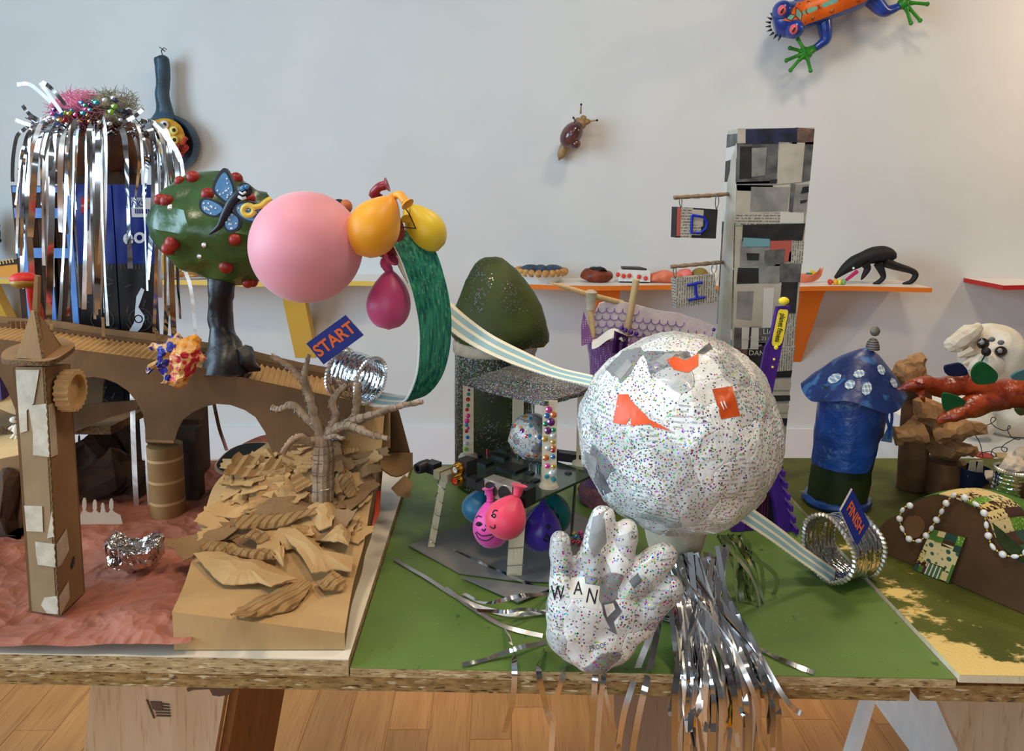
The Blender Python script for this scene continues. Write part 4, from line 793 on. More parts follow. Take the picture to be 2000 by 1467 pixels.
# tube column and dark pier
cA = P(330, 868, YB_+.03)
tb = mt('tube_card', (150, 112, 66), (132, 96, 54), 22, rough=.7)
mb = MB(); a = V((P(331, 1036, YB_+.03).x, YB_+.03, TL+.004)); mb.lathe([(px(1.06, 33), 0), (px(1.06, 33), (cA.z-a.z))], a, n=24); mb.obj('tube_column', tb, t)
for k in range(3): z_ = lerp(a.z, cA.z, .2+.3*k); mb = MB(); mb.lathe([(px(1.06, 33.0), 0), (px(1.06, 33.25), .002), (px(1.06, 33.0), .004)], (a.x, a.y, z_), n=24); mb.obj('glue_ring', K['card_l'], t)
MB().bx((P(345, 900, 1.11).x, 1.10, TL+.003), (P(390, 900, 1.11).x, 1.125, P(0, 835, 1.11).z)).obj('pier_post', K['card_dark'], t)
MB().prism([P(284, 858, YB_-.002), P(339, 860, YB_-.002), P(336, 866, YB_+.05), P(290, 864, YB_+.05)], (0, 0, -.004)).obj('pier_cap', K['card'], t)
# ------------------------------------------------------------------ spired tower in front
FLb, Cb, Rb = P(63, 1199, .80), P(118, 1211, .79), P(164, 1165, .838); FLt, Ct, Rt = P(30, 717, .80), P(90, 717, .79), P(134, 712, .838)
for q in (FLb, Cb, Rb): q.z = TL+.006
t = thing('cardboard_tower', 'tall narrow cardboard tower with pointed spire and masking tape', 'tower', Cb)
def face(A, B, a, b, th, n=1): return [A, B, b, a]
pf = MB(); pf.prism([FLb, Cb+(FLb-Cb)*.08, Ct+(FLt-Ct)*.08, FLt], (0, .003, 0), 0, 1); pf.obj('front_wall', [cardboard('cardboard_ribbed', (150, 122, 88), (136, 108, 76), 30, 'Z'), K['card_e']], t, smooth=False)
pf = MB(); nr = (Rb-Cb).cross(V((0, 0, 1))).normalized(); pf.prism([Cb, Rb, Rt, Ct], nr*-.004, 0, 1); pf.obj('side_wall', [K['card'], K['card_e']], t, smooth=False)
pf = MB(); pf.prism([FLb+Rb-Cb, Rb, Rt, FLt+Rt-Ct], (0, .003, 0)); pf.obj('back_wall', K['card_d'], t, smooth=False); pf = MB(); pf.prism([FLb, FLb+Rb-Cb, FLt+Rt-Ct, FLt], (-.003, 0, 0)); pf.obj('side_wall', K['card_d'], t, smooth=False)
mb = MB(); n = 60   # zigzag fluting at the open corner
pts = [Cb.lerp(Ct, i/n)+(FLb-Cb).lerp(FLt-Ct, i/n)*(.045 if i % 2 else .012)+V((0, -.0012, 0)) for i in range(n+1)]; mb.tube(pts, .0006, 4); mb.obj('fluting', K['card'], t)
def on_front(a, b): return FLb.lerp(Cb, a).lerp(FLt.lerp(Ct, a), b)+V((0, -.0012, 0))
def on_side(a, b): return Cb.lerp(Rb, a).lerp(Ct.lerp(Rt, a), b)+nr*.0014
def tape(fn, q, name='tape_piece'): MB().prism([fn(a, b) for a, b in q], (0, .0005, 0)).obj(name, K['tape'], t, smooth=False)
tape(on_front, [(.02, .99), (.8, .99), (.55, .86), (.3, .83), (.28, .75), (.03, .74)]); tape(on_front, [(.36, .85), (.98, .86), (.98, .65), (.42, .655), (.46, .74)])
tape(on_side, [(-.06, .855), (.2, .86), (.22, .65), (-.06, .65)]); tape(on_front, [(.0, .355+.09), (.62, .45), (.60, .36), (.6, .345), (.02, .34)]); tape(on_front, [(.95, .44), (.98, .33), (.72, .32)])
tape(on_front, [(.3, .41-.11), (.97, .30), (.97, .205), (.34, .205), (.3, .25)]); tape(on_side, [(-.04, .30), (.4, .335), (.45, .24), (.1, .205), (-.04, .205)])
tape(on_front, [(.5, .07), (.98, .085), (.98, .01), (.55, .005), (.36, .035)]); tape(on_side, [(-.05, .085), (.35, .115), (.36, .04), (-.05, .006)])
MB().prism([on_side(a, b) for a, b in ((.5, .17), (.62, .20), (.66, .19), (.64, .17), (.52, .15))], nr*.0004).obj('slit_window', K['black'], t)
zr = P(75, 704, .80).z; mb = MB(); rp = spl([V((P(u, 704, Y).x, Y, zr+dz)) for u, Y, dz in ((4, .80, -.003), (40, .778, 0), (95, .772, .001), (130, .80, .003), (148, .845, .004), (110, .88, .004), (50, .87, 0), (12, .84, -.002))], 4, True); mb.prism(rp, (0, 0, .005), 0, 1); mb.obj('roof_plate', [K['card'], K['card_e']], t)
s0 = [V((P(u, 700, Y).x, Y, zr+.005)) for u, Y in ((31, .79), (88, .782), (125, .84), (70, .85))]; ap = [P(61, 606, .81), P(72, 607, .806), P(74, 609, .825), P(62, 608, .83)]
for k, nm in enumerate(('spire_face',)*4): mb = MB(); i, j = k, (k+1) % 4; mb.prism([s0[i], s0[j]+(s0[i]-s0[j])*.06, ap[j], ap[i]], ((s0[j]-s0[i]).cross(V((0, 0, 1)))).normalized()*-.003, 0, 1); mb.obj(nm, [K['card'], K['card_e']], t, smooth=False)
MB().prism(poly([(62, 612), (72, 612), (74, 540), (67, 538)], .812), (0, .006, 0)).obj('finial', K['card'], t)
cg = on_side(.55, .90)+nr*.002; gear = N('gear_card'); axg = (nr+V((1.0, .1, 0))).normalized(); R_ = px(.82, 38); mb = MB(); prof = []
n = 64; mb.lathe([(R_*.8, .006), (R_*.8, .015), (R_, .015), (R_, 0), (0, 0)], cg, axg, n); 
for i in range(len(mb.v)):
    k = i % n
    if n*2 <= i < n*4: d = mb.v[i]-cg; d = d-axg*d.dot(axg); mb.v[i] = mb.v[i]+d.normalized()*.0016*math.sin(k*2*math.pi*20/n)
mb.obj('clock_ring', K['card_l'], t, ang=60); mb = MB(); mb.lathe([(0, .008), (R_*.82, .008), (R_*.82, .004)], cg, axg, 32); mb.obj('clock_face', K['card_l'], t)
# red toadstool behind the spire
t = thing('toadstool', 'red clay toadstool with gold underside behind the spire', 'toadstool', P(80, 660, 1.05)); rc = mt('red_clay', (214, 44, 30), (190, 32, 24), 30, rough=.5, bump=.2); q = .9
mb = MB(); mb.sph(P(47, 545, q), (px(q, 25), px(q, 22), px(q, 13)), 18); mb.obj('cap', rc, t); mb = MB(); mb.sph(P(46, 552, q-.002), (px(q, 23), px(q, 21), px(q, 11)), 18); mb.obj('gills', mt('gold_paint', (176, 136, 40), (140, 100, 26), 60, rough=.4), t)
mb = MB(); mb.tube(spl([P(60, 552, q), P(62, 580, q+.01), P(66, 605, q+.06), P(80, 660, 1.04)], 4), px(q, 8), 10); mb.obj('stem', rc, t); mb = MB(); mb.tube(spl([P(64, 580, q+.01), P(76, 600, q+.05), P(84, 640, 1.04)], 4), px(q, 6), 10); mb.obj('stem', rc, t)
# crumpled dotted figures on the bridge front
def dotted(name, a, b, c):
    m = N(name); m.set(.45, 0, .5); d = m.voro(100, None, rnd=.7); f = m.rng(d['Distance'], .50, .58); x = m.mix(f, a, b); x = m.mix(m.rng(m.noise(26, 2), .5, .6), x, m.mix(f, c, b)); m.col(x); m.bump(m.noise(90, 4), .8, .004); return m.m
def crump(label, mat, path, seed, extra=()):
    Q = spl([P(u, v, y) for u, v, y, r in path], 4); r = [x[3] for x in path]; rr = [px(1, lerp(r[i//4], r[min(i//4+1, len(r)-1)], (i % 4)/4)) for i in range(len(Q))]
    th = thing('crumpled_figure', label, 'figure', Q[0]); mb = MB(); mb.tube(Q, rr, 10); mb.disp(crumple(.006, 70, seed)); mb.obj('body', mat, th, smooth=False)
    for e in extra: q = [P(u, v, y) for u, v, y, r_ in e]; mb = MB(); mb.tube(q, [px(1, x[3]) for x in e], 8); mb.disp(crumple(.005, 90, seed+3)); mb.obj('limb', mat, th, smooth=False)
crump('crumpled paper figure painted in blue and gold dots', dotted('dot_blue', (26, 34, 140), (214, 160, 90), (30, 40, 150)), [(352, 655, 1.005, 7), (340, 672, 1.0, 13), (325, 690, 1.0, 17), (322, 715, 1.0, 13), (330, 745, 1.0, 9)], 1, [[(330, 682, 1.0, 10), (300, 676, 1.005, 7), (291, 682, 1.0, 5)], [(320, 700, 1.0, 8), (296, 718, 1.0, 8), (284, 728, 1.0, 4)]])
crump('crumpled paper figure painted in red and gold dots', dotted('dot_red', (196, 26, 50), (226, 168, 96), (232, 150, 30)), [(382, 658, .99, 9), (372, 672, .985, 18), (360, 695, .98, 24), (356, 720, .98, 20), (352, 740, .98, 15), (345, 755, .98, 8)], 2, [[(375, 690, .985, 14), (392, 705, .985, 9)], [(350, 690, .98, 12), (335, 705, .98, 8)]])
# ------------------------------------------------------------------ berry tree
YT = 1.08; qt = px(YT)
t = thing('berry_tree', 'papier mache tree with round green crown, red berries and black trunk', 'tree', P(440, 728, YT))
bark = mt('trunk_black', (30, 22, 21), (18, 13, 13), 20, rough=.4, spec=.5, bump=.5, bscale=50, bdist=.003); zdk = deckp((P(445, 728, YT).x-topl[0].x)/(topl[-1].x-topl[0].x)).z-.006
mb = MB(); c0 = P(448, 735, YT-.02); Q = spl([V((c0.x, YT-.022, zdk)), P(445, 705, YT-.02), P(440, 680, YT-.01), P(434, 645, YT), P(433, 590, YT), P(437, 535, YT)], 5); r = (50, 42, 34, 25, 24, 26); mb.tube(Q, [qt*lerp(r[i//5], r[min(i//5+1, 5)], (i % 5)/5) for i in range(len(Q))], 14); mb.disp(wob(.007, 22)); mb.disp(crumple(.002, 60)); mb.obj('trunk', bark, t)
for a, b in (((470, 690), (510, 728)), ((425, 690), (398, 735)), ((450, 700), (462, 745))): mb = MB(); e = P(*b, YT-.03); e.z = zdk+.003; mb.tube(spl([P(*a, YT-.02), P((a[0]+b[0])/2-2, (a[1]+b[1])/2+4, YT-.03), e], 4), [qt*x for x in (22, 21, 20, 18, 15, 12, 9, 6, 3)], 8); mb.disp(wob(.004, 40)); mb.obj('root', bark, t)
leafm = mt('crown_green', (62, 92, 42), (44, 70, 34), 9, rough=.3, spec=.5, bump=.6, bscale=30, bdist=.004); axc = (P(562, 476, YT)-P(308, 412, YT)).normalized(); cc = P(437, 446, YT)
mb = MB(); mb.ico(cc, (144*qt, .086, 104*qt), 4, rot=frame(0, axc, axc.cross(V((0, 1, 0)))*-1 if 0 else V((0, 0, 1)))); mb.disp(wob(.010, 17)); mb.disp(lambda p: (p-cc).normalized()*(-abs(noise.noise(p*26))*.016-noise.voronoi(p*30)[0][0]*.006)); crn = mb.obj('crown', leafm, t, ang=38)
berry = mt('berry_red', (164, 46, 30), (132, 30, 24), 40, rough=.4)
for (u, v, r, dy) in ((351, 354, 10, -.03), (377, 347, 13, -.02), (461, 350, 13, -.03), (313, 390, 11, -.02), (326, 393, 12.5, -.045), (406, 380, 13, -.075), (337, 475, 14, -.06), (328, 486, 12, -.04), (459, 468, 12, -.09), (442, 520, 14, -.06), (484, 552, 11, -.04), (494, 551, 10, -.03), (488, 388, 11, -.07)): mb = MB(); h_ = bhit(crn, u, v, 0); mb.sph(h_ if h_ else P(u, v, YT+dy), r*px(YT+dy), 14); mb.obj('berry', berry, t)
for u, v in ((398, 478), (389, 500), (332, 405)): mb = MB(); mb.lathe([(0, 0), (.004, 0), (.003, .001), (0, .0015)], bhit(crn, u, v, .0003) or P(u, v, YT-.083), (-.3, -1, .1), 12); mb.obj('glue_spot', K['foil_w'], t)
# butterfly
Yb = .966
t = thing('butterfly', 'black clay butterfly with spotted blue wings on the tree crown', 'butterfly', P(450, 410, Yb)); bw = mt('wing_blue', (84, 140, 186), (66, 118, 168), 60, rough=.35); bs = K['white']; blk = mt('clay_navy', (26, 28, 38), rough=.4)
wings = ([(436, 328), (453, 352), (459, 380), (448, 400), (430, 390), (414, 367)], [(390, 392), (402, 386), (428, 396), (441, 410), (424, 425), (402, 420), (390, 408)], [(437, 414), (450, 411), (468, 424), (468, 444), (455, 454), (441, 450), (434, 430)], [(455, 402), (470, 393), (498, 396), (520, 420), (505, 436), (480, 432), (462, 420)])
for k, wp in enumerate(wings):
    cu, cv = sum(p[0] for p in wp)/len(wp), sum(p[1] for p in wp)/len(wp); dy = -.004*k
    o1 = spl([V((u, v, 0)) for u, v in wp], 4, True); wg = MB(); wg.prism([P(q.x, q.y, Yb+dy) for q in o1], (0, .008, 0)); wg = wg.obj('wing', blk, t)
    n1 = MB(); n1.prism([P(cu+(q.x-cu)*.78, cv+(q.y-cv)*.78, Yb+dy-.0015) for q in o1], (0, .002, 0)); n1.obj('wing_inlay', bw, wg)
    rr = random.Random(k)
    for i in range(13):
        j = rr.randrange(len(o1)); f = rr.uniform(.1, .66); d = MB(); d.sph(P(cu+(o1[j].x-cu)*f, cv+(o1[j].y-cv)*f, Yb+dy-.0018), (px(1, 1.7), .0008, px(1, 1.9)), 7); d.obj('wing_spot', bs, wg)
mb = MB(); mb.tube(spl([P(470, 375, Yb-.012), P(455, 392, Yb-.01), P(443, 412, Yb-.01), P(430, 440, Yb-.006), P(408, 458, Yb)], 4), [px(1, x) for x in (7, 8, 9, 9, 9.5, 9, 9, 8, 8, 8, 8, 7, 6, 5, 4, 3, 1)], 10); mb.obj('body', blk, t); 
h = MB(); h.sph(P(478, 371, Yb-.016), (px(1, 14), px(1, 10), px(1, 13)), 14); h = h.obj('head', blk, t)
for u, v in ((474, 368), (482, 365)): e = MB(); e.sph(P(u, v, Yb-.0245), (px(1, 4.5), .003, px(1, 5)), 8); e.obj('eye', bw, h)
e = MB(); e.tube([P(468, 375, Yb-.024), P(474, 379, Yb-.026), P(480, 375, Yb-.026)], .0014, 6); e.obj('mouth', bs, h)
e = MB(); e.tube([P(466, 384, Yb-.02), P(474, 388, Yb-.022), P(480, 386, Yb-.02)], .002, 6); e.obj('collar', bs, t)
t = thing('yellow_key', 'yellow clay ring with a stem stuck on the butterfly wing', 'ring', P(485, 411, Yb-.02)); ym = mt('clay_yellow', (216, 184, 76), rough=.45); mb = MB(); mb.tube([P(485+11*math.cos(a*.5236), 411+10*math.sin(a*.5236), Yb-.02) for a in range(13)], px(1, 5), 8); mb.obj('ring', ym, t)
mb = MB(); mb.tube(spl([P(494, 405, Yb-.02), P(510, 402, Yb-.018), P(519, 394, Yb-.016), P(530, 388, Yb-.014)], 3), px(1, 5), 8); mb.obj('stem', ym, t)
t = thing('clay_beak', 'orange and black clay lump peeping out behind the pink balloon', 'ornament', P(670, 405, 1.08)); mb = MB(); mb.sph(P(675, 404, 1.08), (px(1.08, 13), .015, px(1.08, 14)), 12); mb.obj('orange_half', mt('terracotta_clay', (196, 110, 66), rough=.5), t); mb = MB(); mb.sph(P(662, 400, 1.08), (px(1.08, 13), .013, px(1.08, 11)), 12); mb.obj('black_half', K['black'], t)
MB().tube([P(668, 405, 1.085), cc], .003, 6).obj('support_wire', K['dwire'], t)
# ------------------------------------------------------------------ balloons at the loop
def latex(name, c, rough=.42, sat=None): m = N(name); m.set(rough, 0, .4, sheen=.2); m.col(m.mix(m.rng(m.noise(12, 2), .3, .7), c, tuple(int(x*.93) for x in c))); m.b.inputs['Subsurface Weight'].default_value = .12; m.b.inputs['Subsurface Radius'].default_value = (.01, .005, .005); return m.m
def balloon(bot, neck, R, mat, label, parent=None, nozz=None, prof=None, name='balloon', folds=0, nring=1.0):
    th = thing(name, label, 'balloon', bot); ax = neck-bot; L = ax.length; ax.normalize(); pr = []
    for i in range(17):
        q = i/16; pr.append((R*max(.0, (math.sqrt(max(0, 1-((q-.42)/.42)**2)) if q < .42 else math.cos((q-.42)/.58*1.48)**.8)), L*q))
    pr[-1] = (R*.12, L); mb = MB(); mb.lathe(pr, bot, ax, 28)
    if folds:
        x_ = ax.orthogonal()
        for i, v in enumerate(mb.v):
            d = (v-bot); z_ = d.dot(ax)/L; rd = d-ax*d.dot(ax)
            if z_ > .55 and rd.length > 1e-5: mb.v[i] = v+rd*(.10*(z_-.55)/.45*math.sin(math.atan2(rd.cross(x_).dot(ax), rd.dot(x_))*folds))
    mb.disp(wob(R*.06, 20)); body = mb.obj('balloon_body', mat, th, ang=170)
    nz_ = nozz or [neck, neck+ax*R*.22, neck+ax*R*.45]
    mb = MB(); mb.tube(spl(nz_, 4), [R*.13*nring*(1+.3*(i/(4*(len(nz_)-1)))) for i in range(4*(len(nz_)-1)+1)], 10); k = nz_[-1]; d = (nz_[-1]-nz_[-2]).normalized(); mb.lathe([(R*.1*nring, 0), (R*.23*nring, R*.10), (R*.27*nring, R*.18), (R*.22*nring, R*.19), (R*.05, R*.08)], k-d*R*.03, d, 14); mb.obj('nozzle', mat, th)
    mb = MB(); mb.lathe([(R*.12, -R*.07), (R*.2, 0), (R*.12, R*.07)], neck+ax*R*.03, ax, 12); mb.obj('knot', mat, th)
    return th
pinkm = N('pink_latex'); pinkm.set(.5, 0, .35, sheen=.25); pinkm.b.inputs['Subsurface Weight'].default_value = .2; pinkm.b.inputs['Subsurface Radius'].default_value = (.02, .01, .01); pinkm.col((226, 146, 156))
t = thing('balloon', 'large round pink balloon in front of the green tree crown', 'balloon', P(598, 590, .92)); mb = MB(); rB2 = px(.92, 105); mb.sph(P(598, 483, .92), rB2, 48, k=32); mb.obj('balloon_body', pinkm.m, t, ang=170)
mb = MB(); cN = P(598, 483, .92); e = P(716, 415, .95); d = (e-cN).normalized(); mb.lathe([(rB2*.18, rB2*.97), (rB2*.1, rB2*1.05), (rB2*.07, rB2*1.13), (rB2*.14, rB2*1.2), (rB2*.13, rB2*1.21)], cN, d, 14); mb.obj('nozzle', pinkm.m, t)
balloon(P(697, 497, .90), P(768, 384, .915), px(.91, 49), latex('orange_latex', (246, 164, 26)), 'orange balloon hung at the top of the green loop', nozz=[P(768, 384, .915), P(780, 380, .91), P(792, 394, .905)])
balloon(P(762, 506, .965), P(741, 383, .96), px(.96, 36), latex('maroon_latex', (140, 24, 36), .3), 'dark red balloon behind the orange balloon', nozz=[P(741, 383, .96), P(728, 380, .955), P(740, 366, .95), P(752, 362, .95)], nring=1.5)
balloon(P(856, 490, .985), P(800, 402, .975), px(.98, 38), latex('yellow_latex', (236, 200, 44)), 'yellow balloon hung behind the top of the green loop', nozz=[P(800, 402, .975), P(793, 412, .965), P(794, 424, .955)])
balloon(P(759, 645, .95), P(760, 528, .955), px(.95, 42), latex('magenta_latex', (190, 64, 112)), 'deep pink balloon dangling neck up inside the loop', nozz=[P(760, 528, .955), P(752, 514, .953), P(760, 507, .95)], nring=1.6)
mb = MB(); mb.tube(spl([P(785, 395, .91), P(800, 420, .93), P(812, 446, .95)], 4), .0008, 5); mb.obj('hanging_wire', K['dwire'], label='thin wire tying the orange balloon to the loop top', cat='wire')
mb = MB(); mb.tube(spl([P(812, 446, .95), P(770, 446, .95), P(750, 480, .955), P(752, 512, .953)], 4), .0008, 5); mb.obj('hanging_wire', K['dwire'], label='thin wire from the loop top to the deep pink balloon', cat='wire')
# ------------------------------------------------------------------ track with loop
def stripes(name, a, b):
    m = N(name); m.set(.45, 0, .35); sp = m.n('ShaderNodeSeparateXYZ'); m.l(m.co('UV'), sp.inputs[0]); x_ = sp.outputs[0]
    f = m.math('ADD', m.math('MULTIPLY', m.math('GREATER_THAN', x_, .16), m.math('LESS_THAN', x_, .42)), m.math('MULTIPLY', m.math('GREATER_THAN', x_, .57), m.math('LESS_THAN', x_, .83)))
    m.col(m.mix(f, a, b)); return m.m
stm = stripes('striped_track', (240, 228, 200), (150, 184, 190)); m = N('green_marker'); m.set(.5, 0, .3)
x_ = m.mix(m.rng(m.noise(70, 4, (3, 3, .5)), .35, .65), (6, 78, 70), (48, 138, 104)); x_ = m.mix(m.rng(m.noise(150, 3, (3, 3, .35)), .60, .72), x_, (120, 176, 140)); m.col(x_); grm = m.m
Nn = [(702, 783, .985), (734, 794, .965), (767, 793, .95), (790, 783, .94), (806, 754, .935), (816, 714, .93), (818, 647, .93), (809, 591, .93), (797, 547, .935), (781, 504, .94), (761, 467, .95)]
Ff = [(704, 761, 1.015), (747, 767, 1.0), (792, 774, .985), (828, 772, .975), (858, 741, .97), (874, 697, .968), (880, 647, .968), (878, 597, .968), (868, 547, .97), (849, 490, .975), (815, 443, .985)]
Nn += [(766, 490, .975), (793, 545, 1.0), (835, 600, 1.015), (880, 645, 1.015), (925, 676, 1.005), (974, 700, .985), (1024, 719, .955), (1089, 739, .915), (1152, 753, .875)]
Ff += [(800, 462, 1.01), (806, 500, 1.035), (836, 548, 1.05), (876, 586, 1.05), (912, 618, 1.04), (960, 653, 1.015), (1024, 686, .985), (1089, 716, .94), (1158, 733, .895)]
A_, B_ = spl([P(*p) for p in Nn], 6), spl([P(*p) for p in Ff], 6); cut = 10*6
t = thing('loop_track', 'striped race track ribbon with a green loop, running into the big ball', 'track', P(760, 800, .96))
mb = MB(); mb.ribbon(A_[:cut+1], B_[:cut+1], .0016, 0, 1); mb.obj('loop_section', [stm, grm], t, ang=80, label='loop coloured with green marker outside')
mb = MB(); mb.ribbon(A_[cut:], B_[cut:], .0016, 0, 0); mb.obj('ramp_section', [stm], t, ang=80, label='cream ramp with two pale blue stripes')
for a, b in ((Nn, 0), (Ff, 0)):
    mb = MB(); mb.tube([p for p in (A_ if a is Nn else B_)[:cut+1]], .0011, 5); mb.obj('white_edge', K['white'], t)
for k, i in enumerate((15*6, )):
    for j, f in enumerate((.28, .70)): p, q = A_[i+j*3].lerp(B_[i+j*3], f-.09), A_[i+j*3].lerp(B_[i+j*3], f+.09); mb = MB(); mb.tube([p, p.lerp(q, .5)+V((0, 0, .001)), q], .0009, 5); mb.obj('track_joint', mt('joint_%d' % j, (170, 190, 186), rough=.4), t)
def can(label, c, ax, R, L, tilt=0, squash=1.0, ridges=7, name='tin_can', mat=None, lid=False):
    ax = V(ax).normalized(); th = thing(name, label, 'can', c-V((0, 0, R*.9))); pr = []; n = 56; N_ = ridges*6
    for i in range(N_+1): q = i/N_; pr.append((R*(1+.010*math.sin(q*ridges*6.283)), (q-.5)*L))
    inn = [(r*.965, z) for r, z in reversed(pr)]; mb = MB(); mb.lathe(pr+inn+[pr[0]], c, ax, n, squash=squash); mb.disp(wob(R*.10, 26)); mb.disp(crumple(R*.02, 130)); mb.obj('can_wall', mat or K['tin'], th, ang=60)
    for s_ in (-1, 1):
        mb = MB(); mb.lathe([(R*1.03, -.003), (R*1.10, -.001), (R*1.10, .0015), (R*1.02, .003), (R*.97, 0), (R*1.03, -.003)], c+ax*s_*L*.5, ax, 90, squash=squash)
        for i in range(len(mb.v)):
            if (i % 90) % 2: d = mb.v[i]-c; d = d-ax*d.dot(ax); mb.v[i] = mb.v[i]-d.normalized()*R*.05
        mb.disp(wob(R*.10, 26)); mb.obj('pleated_rim', K['foil_w'], th, smooth=False)
    return th
can('corrugated tin ring under the START sign on the bridge end', P(697, 735, .985), (.86, -.5, -.12), px(1, 44), px(1, 72))
navy = mt('sign_navy', (20, 36, 118), (26, 44, 132), 30, rough=.5); orang = mt('sign_orange', (242, 104, 30), rough=.5)
def sign(label, q, Y, txt, size, dy=(0, 0, 0, 0), sx=1.0, stick=None, th=.003, Ys=None):
    p = [P(u, v, Y+d) for (u, v), d in zip(q, dy)]; t = thing('sign', label, 'sign', p[3]); xd = (p[1]-p[0]); yd = (p[0]-p[3]); nn = xd.cross(yd).normalized()
    MB().prism(p, nn*-th, 0, 1).obj('sign_board', [navy, K['white']], t, smooth=False); c = sum(p, V((0, 0, 0)))/4; letters(txt, c, xd, yd, size, orang, t, 'lettering', bold=.025, th=.0006, sx=sx)
    if stick: mb = MB(); mb.tube([P(*stick[0]), P(*stick[1])], .0011, 6); mb.obj('stick', K['stick'], t)
sign('navy sign reading START in orange on the bridge end', [(598, 671), (675, 615), (710, 655), (632, 712)], .955, 'START', .0225, sx=.9, stick=((668, 660, .96), (690, 700, .985)))
# ------------------------------------------------------------------ twig tree
t = thing('twig_tree', 'bare leafless tree of twisted paper twigs bound with wire', 'tree', P(631, 978, .945)); twg = mt('twisted_paper', (172, 144, 116), (132, 106, 82), 50, rough=.75, bump=.6, bscale=110, bdist=.003); q = .945
br_ = [([(627, 852), (613, 807), (603, 772), (592, 742), (575, 725), (554, 709), (530, 695)], 11, 5, 0), ([(592, 742), (596, 720), (603, 694)], 8, 4, 0), ([(622, 840), (594, 810), (570, 791), (548, 799), (532, 796)], 10, 6, .02), ([(626, 856), (603, 862), (586, 852), (567, 864), (551, 886)], 10, 6, -.03), ([(640, 845), (656, 815), (649, 785), (663, 764), (684, 747), (698, 725), (714, 720)], 10, 5, .02), ([(676, 830), (693, 813), (698, 777), (698, 747)], 10, 7, .0), ([(640, 850), (679, 826), (712, 815), (753, 802), (788, 791), (826, 785)], 12, 5, -.02), ([(640, 850), (671, 832), (698, 837), (725, 848), (758, 856)], 13, 5, -.04), ([(630, 856), (652, 853), (673, 856)], 7, 4, -.05)]
for pts, ra, rb, dd in br_:
    Q = spl([P(u, v, q+dd*(i/(len(pts)-1))) for i, (u, v) in enumerate(pts)], 5); n = len(Q); mb = MB(); mb.tube(Q, [px(q, lerp(ra, rb, i/(n-1))*(1+.12*math.sin(i*2.3))*.86) for i in range(n)], 9); mb.disp(wob(.0016, 90)); b = mb.obj('branch', twg, t)
    mb = MB(); R = spl(Q, 4); N_ = len(R); H = [r_+V((math.cos(i*.8), math.sin(i*.8+1.2), math.sin(i*.8)))*px(q, lerp(ra, rb, i/(N_-1))*.95) for i, r_ in enumerate(R)]; mb.tube(H, .00035, 4, cap=False); mb.obj('binding_wire', K['wire'], b)
for k in range(5):
    a = k*1.256; o_ = V((math.cos(a), math.sin(a), 0))*px(q, 11); mb = MB(); Q = spl([P(631, 976, q)+o_, P(631, 922, q)+o_, P(633, 885, q)+o_*.9, P(630, 850, q)+o_*.5], 4); Q = [p+nz(p*1.0+o_*50, 60)*.001 for p in Q]; mb.tube(Q, [px(q, 11)]*len(Q), 8); b = mb.obj('trunk_strand', twg, t)
H = [P(631.5, lerp(965, 860, i/110), q)+V((math.cos(i*.55), math.sin(i*.55), .15*math.sin(i*.21)))*px(q, 22.5+1.5*math.sin(i*.37)) for i in range(111)]; mb = MB(); mb.tube(H, .0004, 4, cap=False); mb.obj('binding_wire', K['wire'], t)
# small skateboard, foil boat
t = thing('toy_skateboard', 'black toy skateboard with cream rim behind the cardboard hill', 'skateboard', P(470, 920, 1.13)); ob = spl([P(u, v, Y) for u, v, Y in ((419, 912, 1.10), (428, 896, 1.12), (450, 877, 1.15), (480, 866, 1.17), (515, 864, 1.18), (540, 872, 1.17), (535, 892, 1.14), (505, 910, 1.12), (470, 922, 1.10), (437, 924, 1.09))], 4, True)
n_ = (ob[8]-ob[0]).cross(ob[20]-ob[0]).normalized(); n_ = n_ if n_.z > 0 else -n_; cc_ = sum(ob, V((0, 0, 0)))/len(ob)
MB().prism(ob, n_*-.004).obj('deck', mt('cream_edge', (206, 184, 150), rough=.5), t); MB().prism([cc_+(p-cc_)*.93+n_*.0004 for p in ob], n_*.0006).obj('grip_tape', mt('grip', (34, 36, 38), (44, 46, 48), 200, rough=.8), t)
for f in (.25, .4): 
    mb = MB(); mb.box(cc_.lerp(ob[0], .35)+n_*.0014+V((.004, 0, (f-.3)*.05)), (.004, .001, .001)); mb.obj('bolt', bs, t)
mb = MB(); mb.lathe([(.0, -.006), (.008, -.006), (.009, 0), (.008, .006), (0, .006)], P(478, 912, 1.08), (1, -.3, 0), 16); mb.obj('wheel', K['foil'], t)
mb = MB(); c = P(260, 1092, .885); mb.ico(c, (px(.89, 56), px(.89, 38), px(.89, 52)), 4, rot=Matrix.Rotation(.22, 3, 'Y'))
for i, p in enumerate(mb.v):
    d = p-c
    if d.z > 0: p.z = c.z+d.z*.25-.012*max(0, 1-(d.x**2+d.y**2)/.0009)+.006
mb.disp(crumple(.007, 45, 2)); mb.disp(crumple(.0025, 160, 4)); lo = min(p.z for p in mb.v)
for p in mb.v: p.z += TL+.006-lo
mb.obj('foil_boat', K['crumple'], None, smooth=False, label='crumpled aluminium foil boat on the terracotta paper', cat='boat')
from mathutils.bvhtree import BVHTree
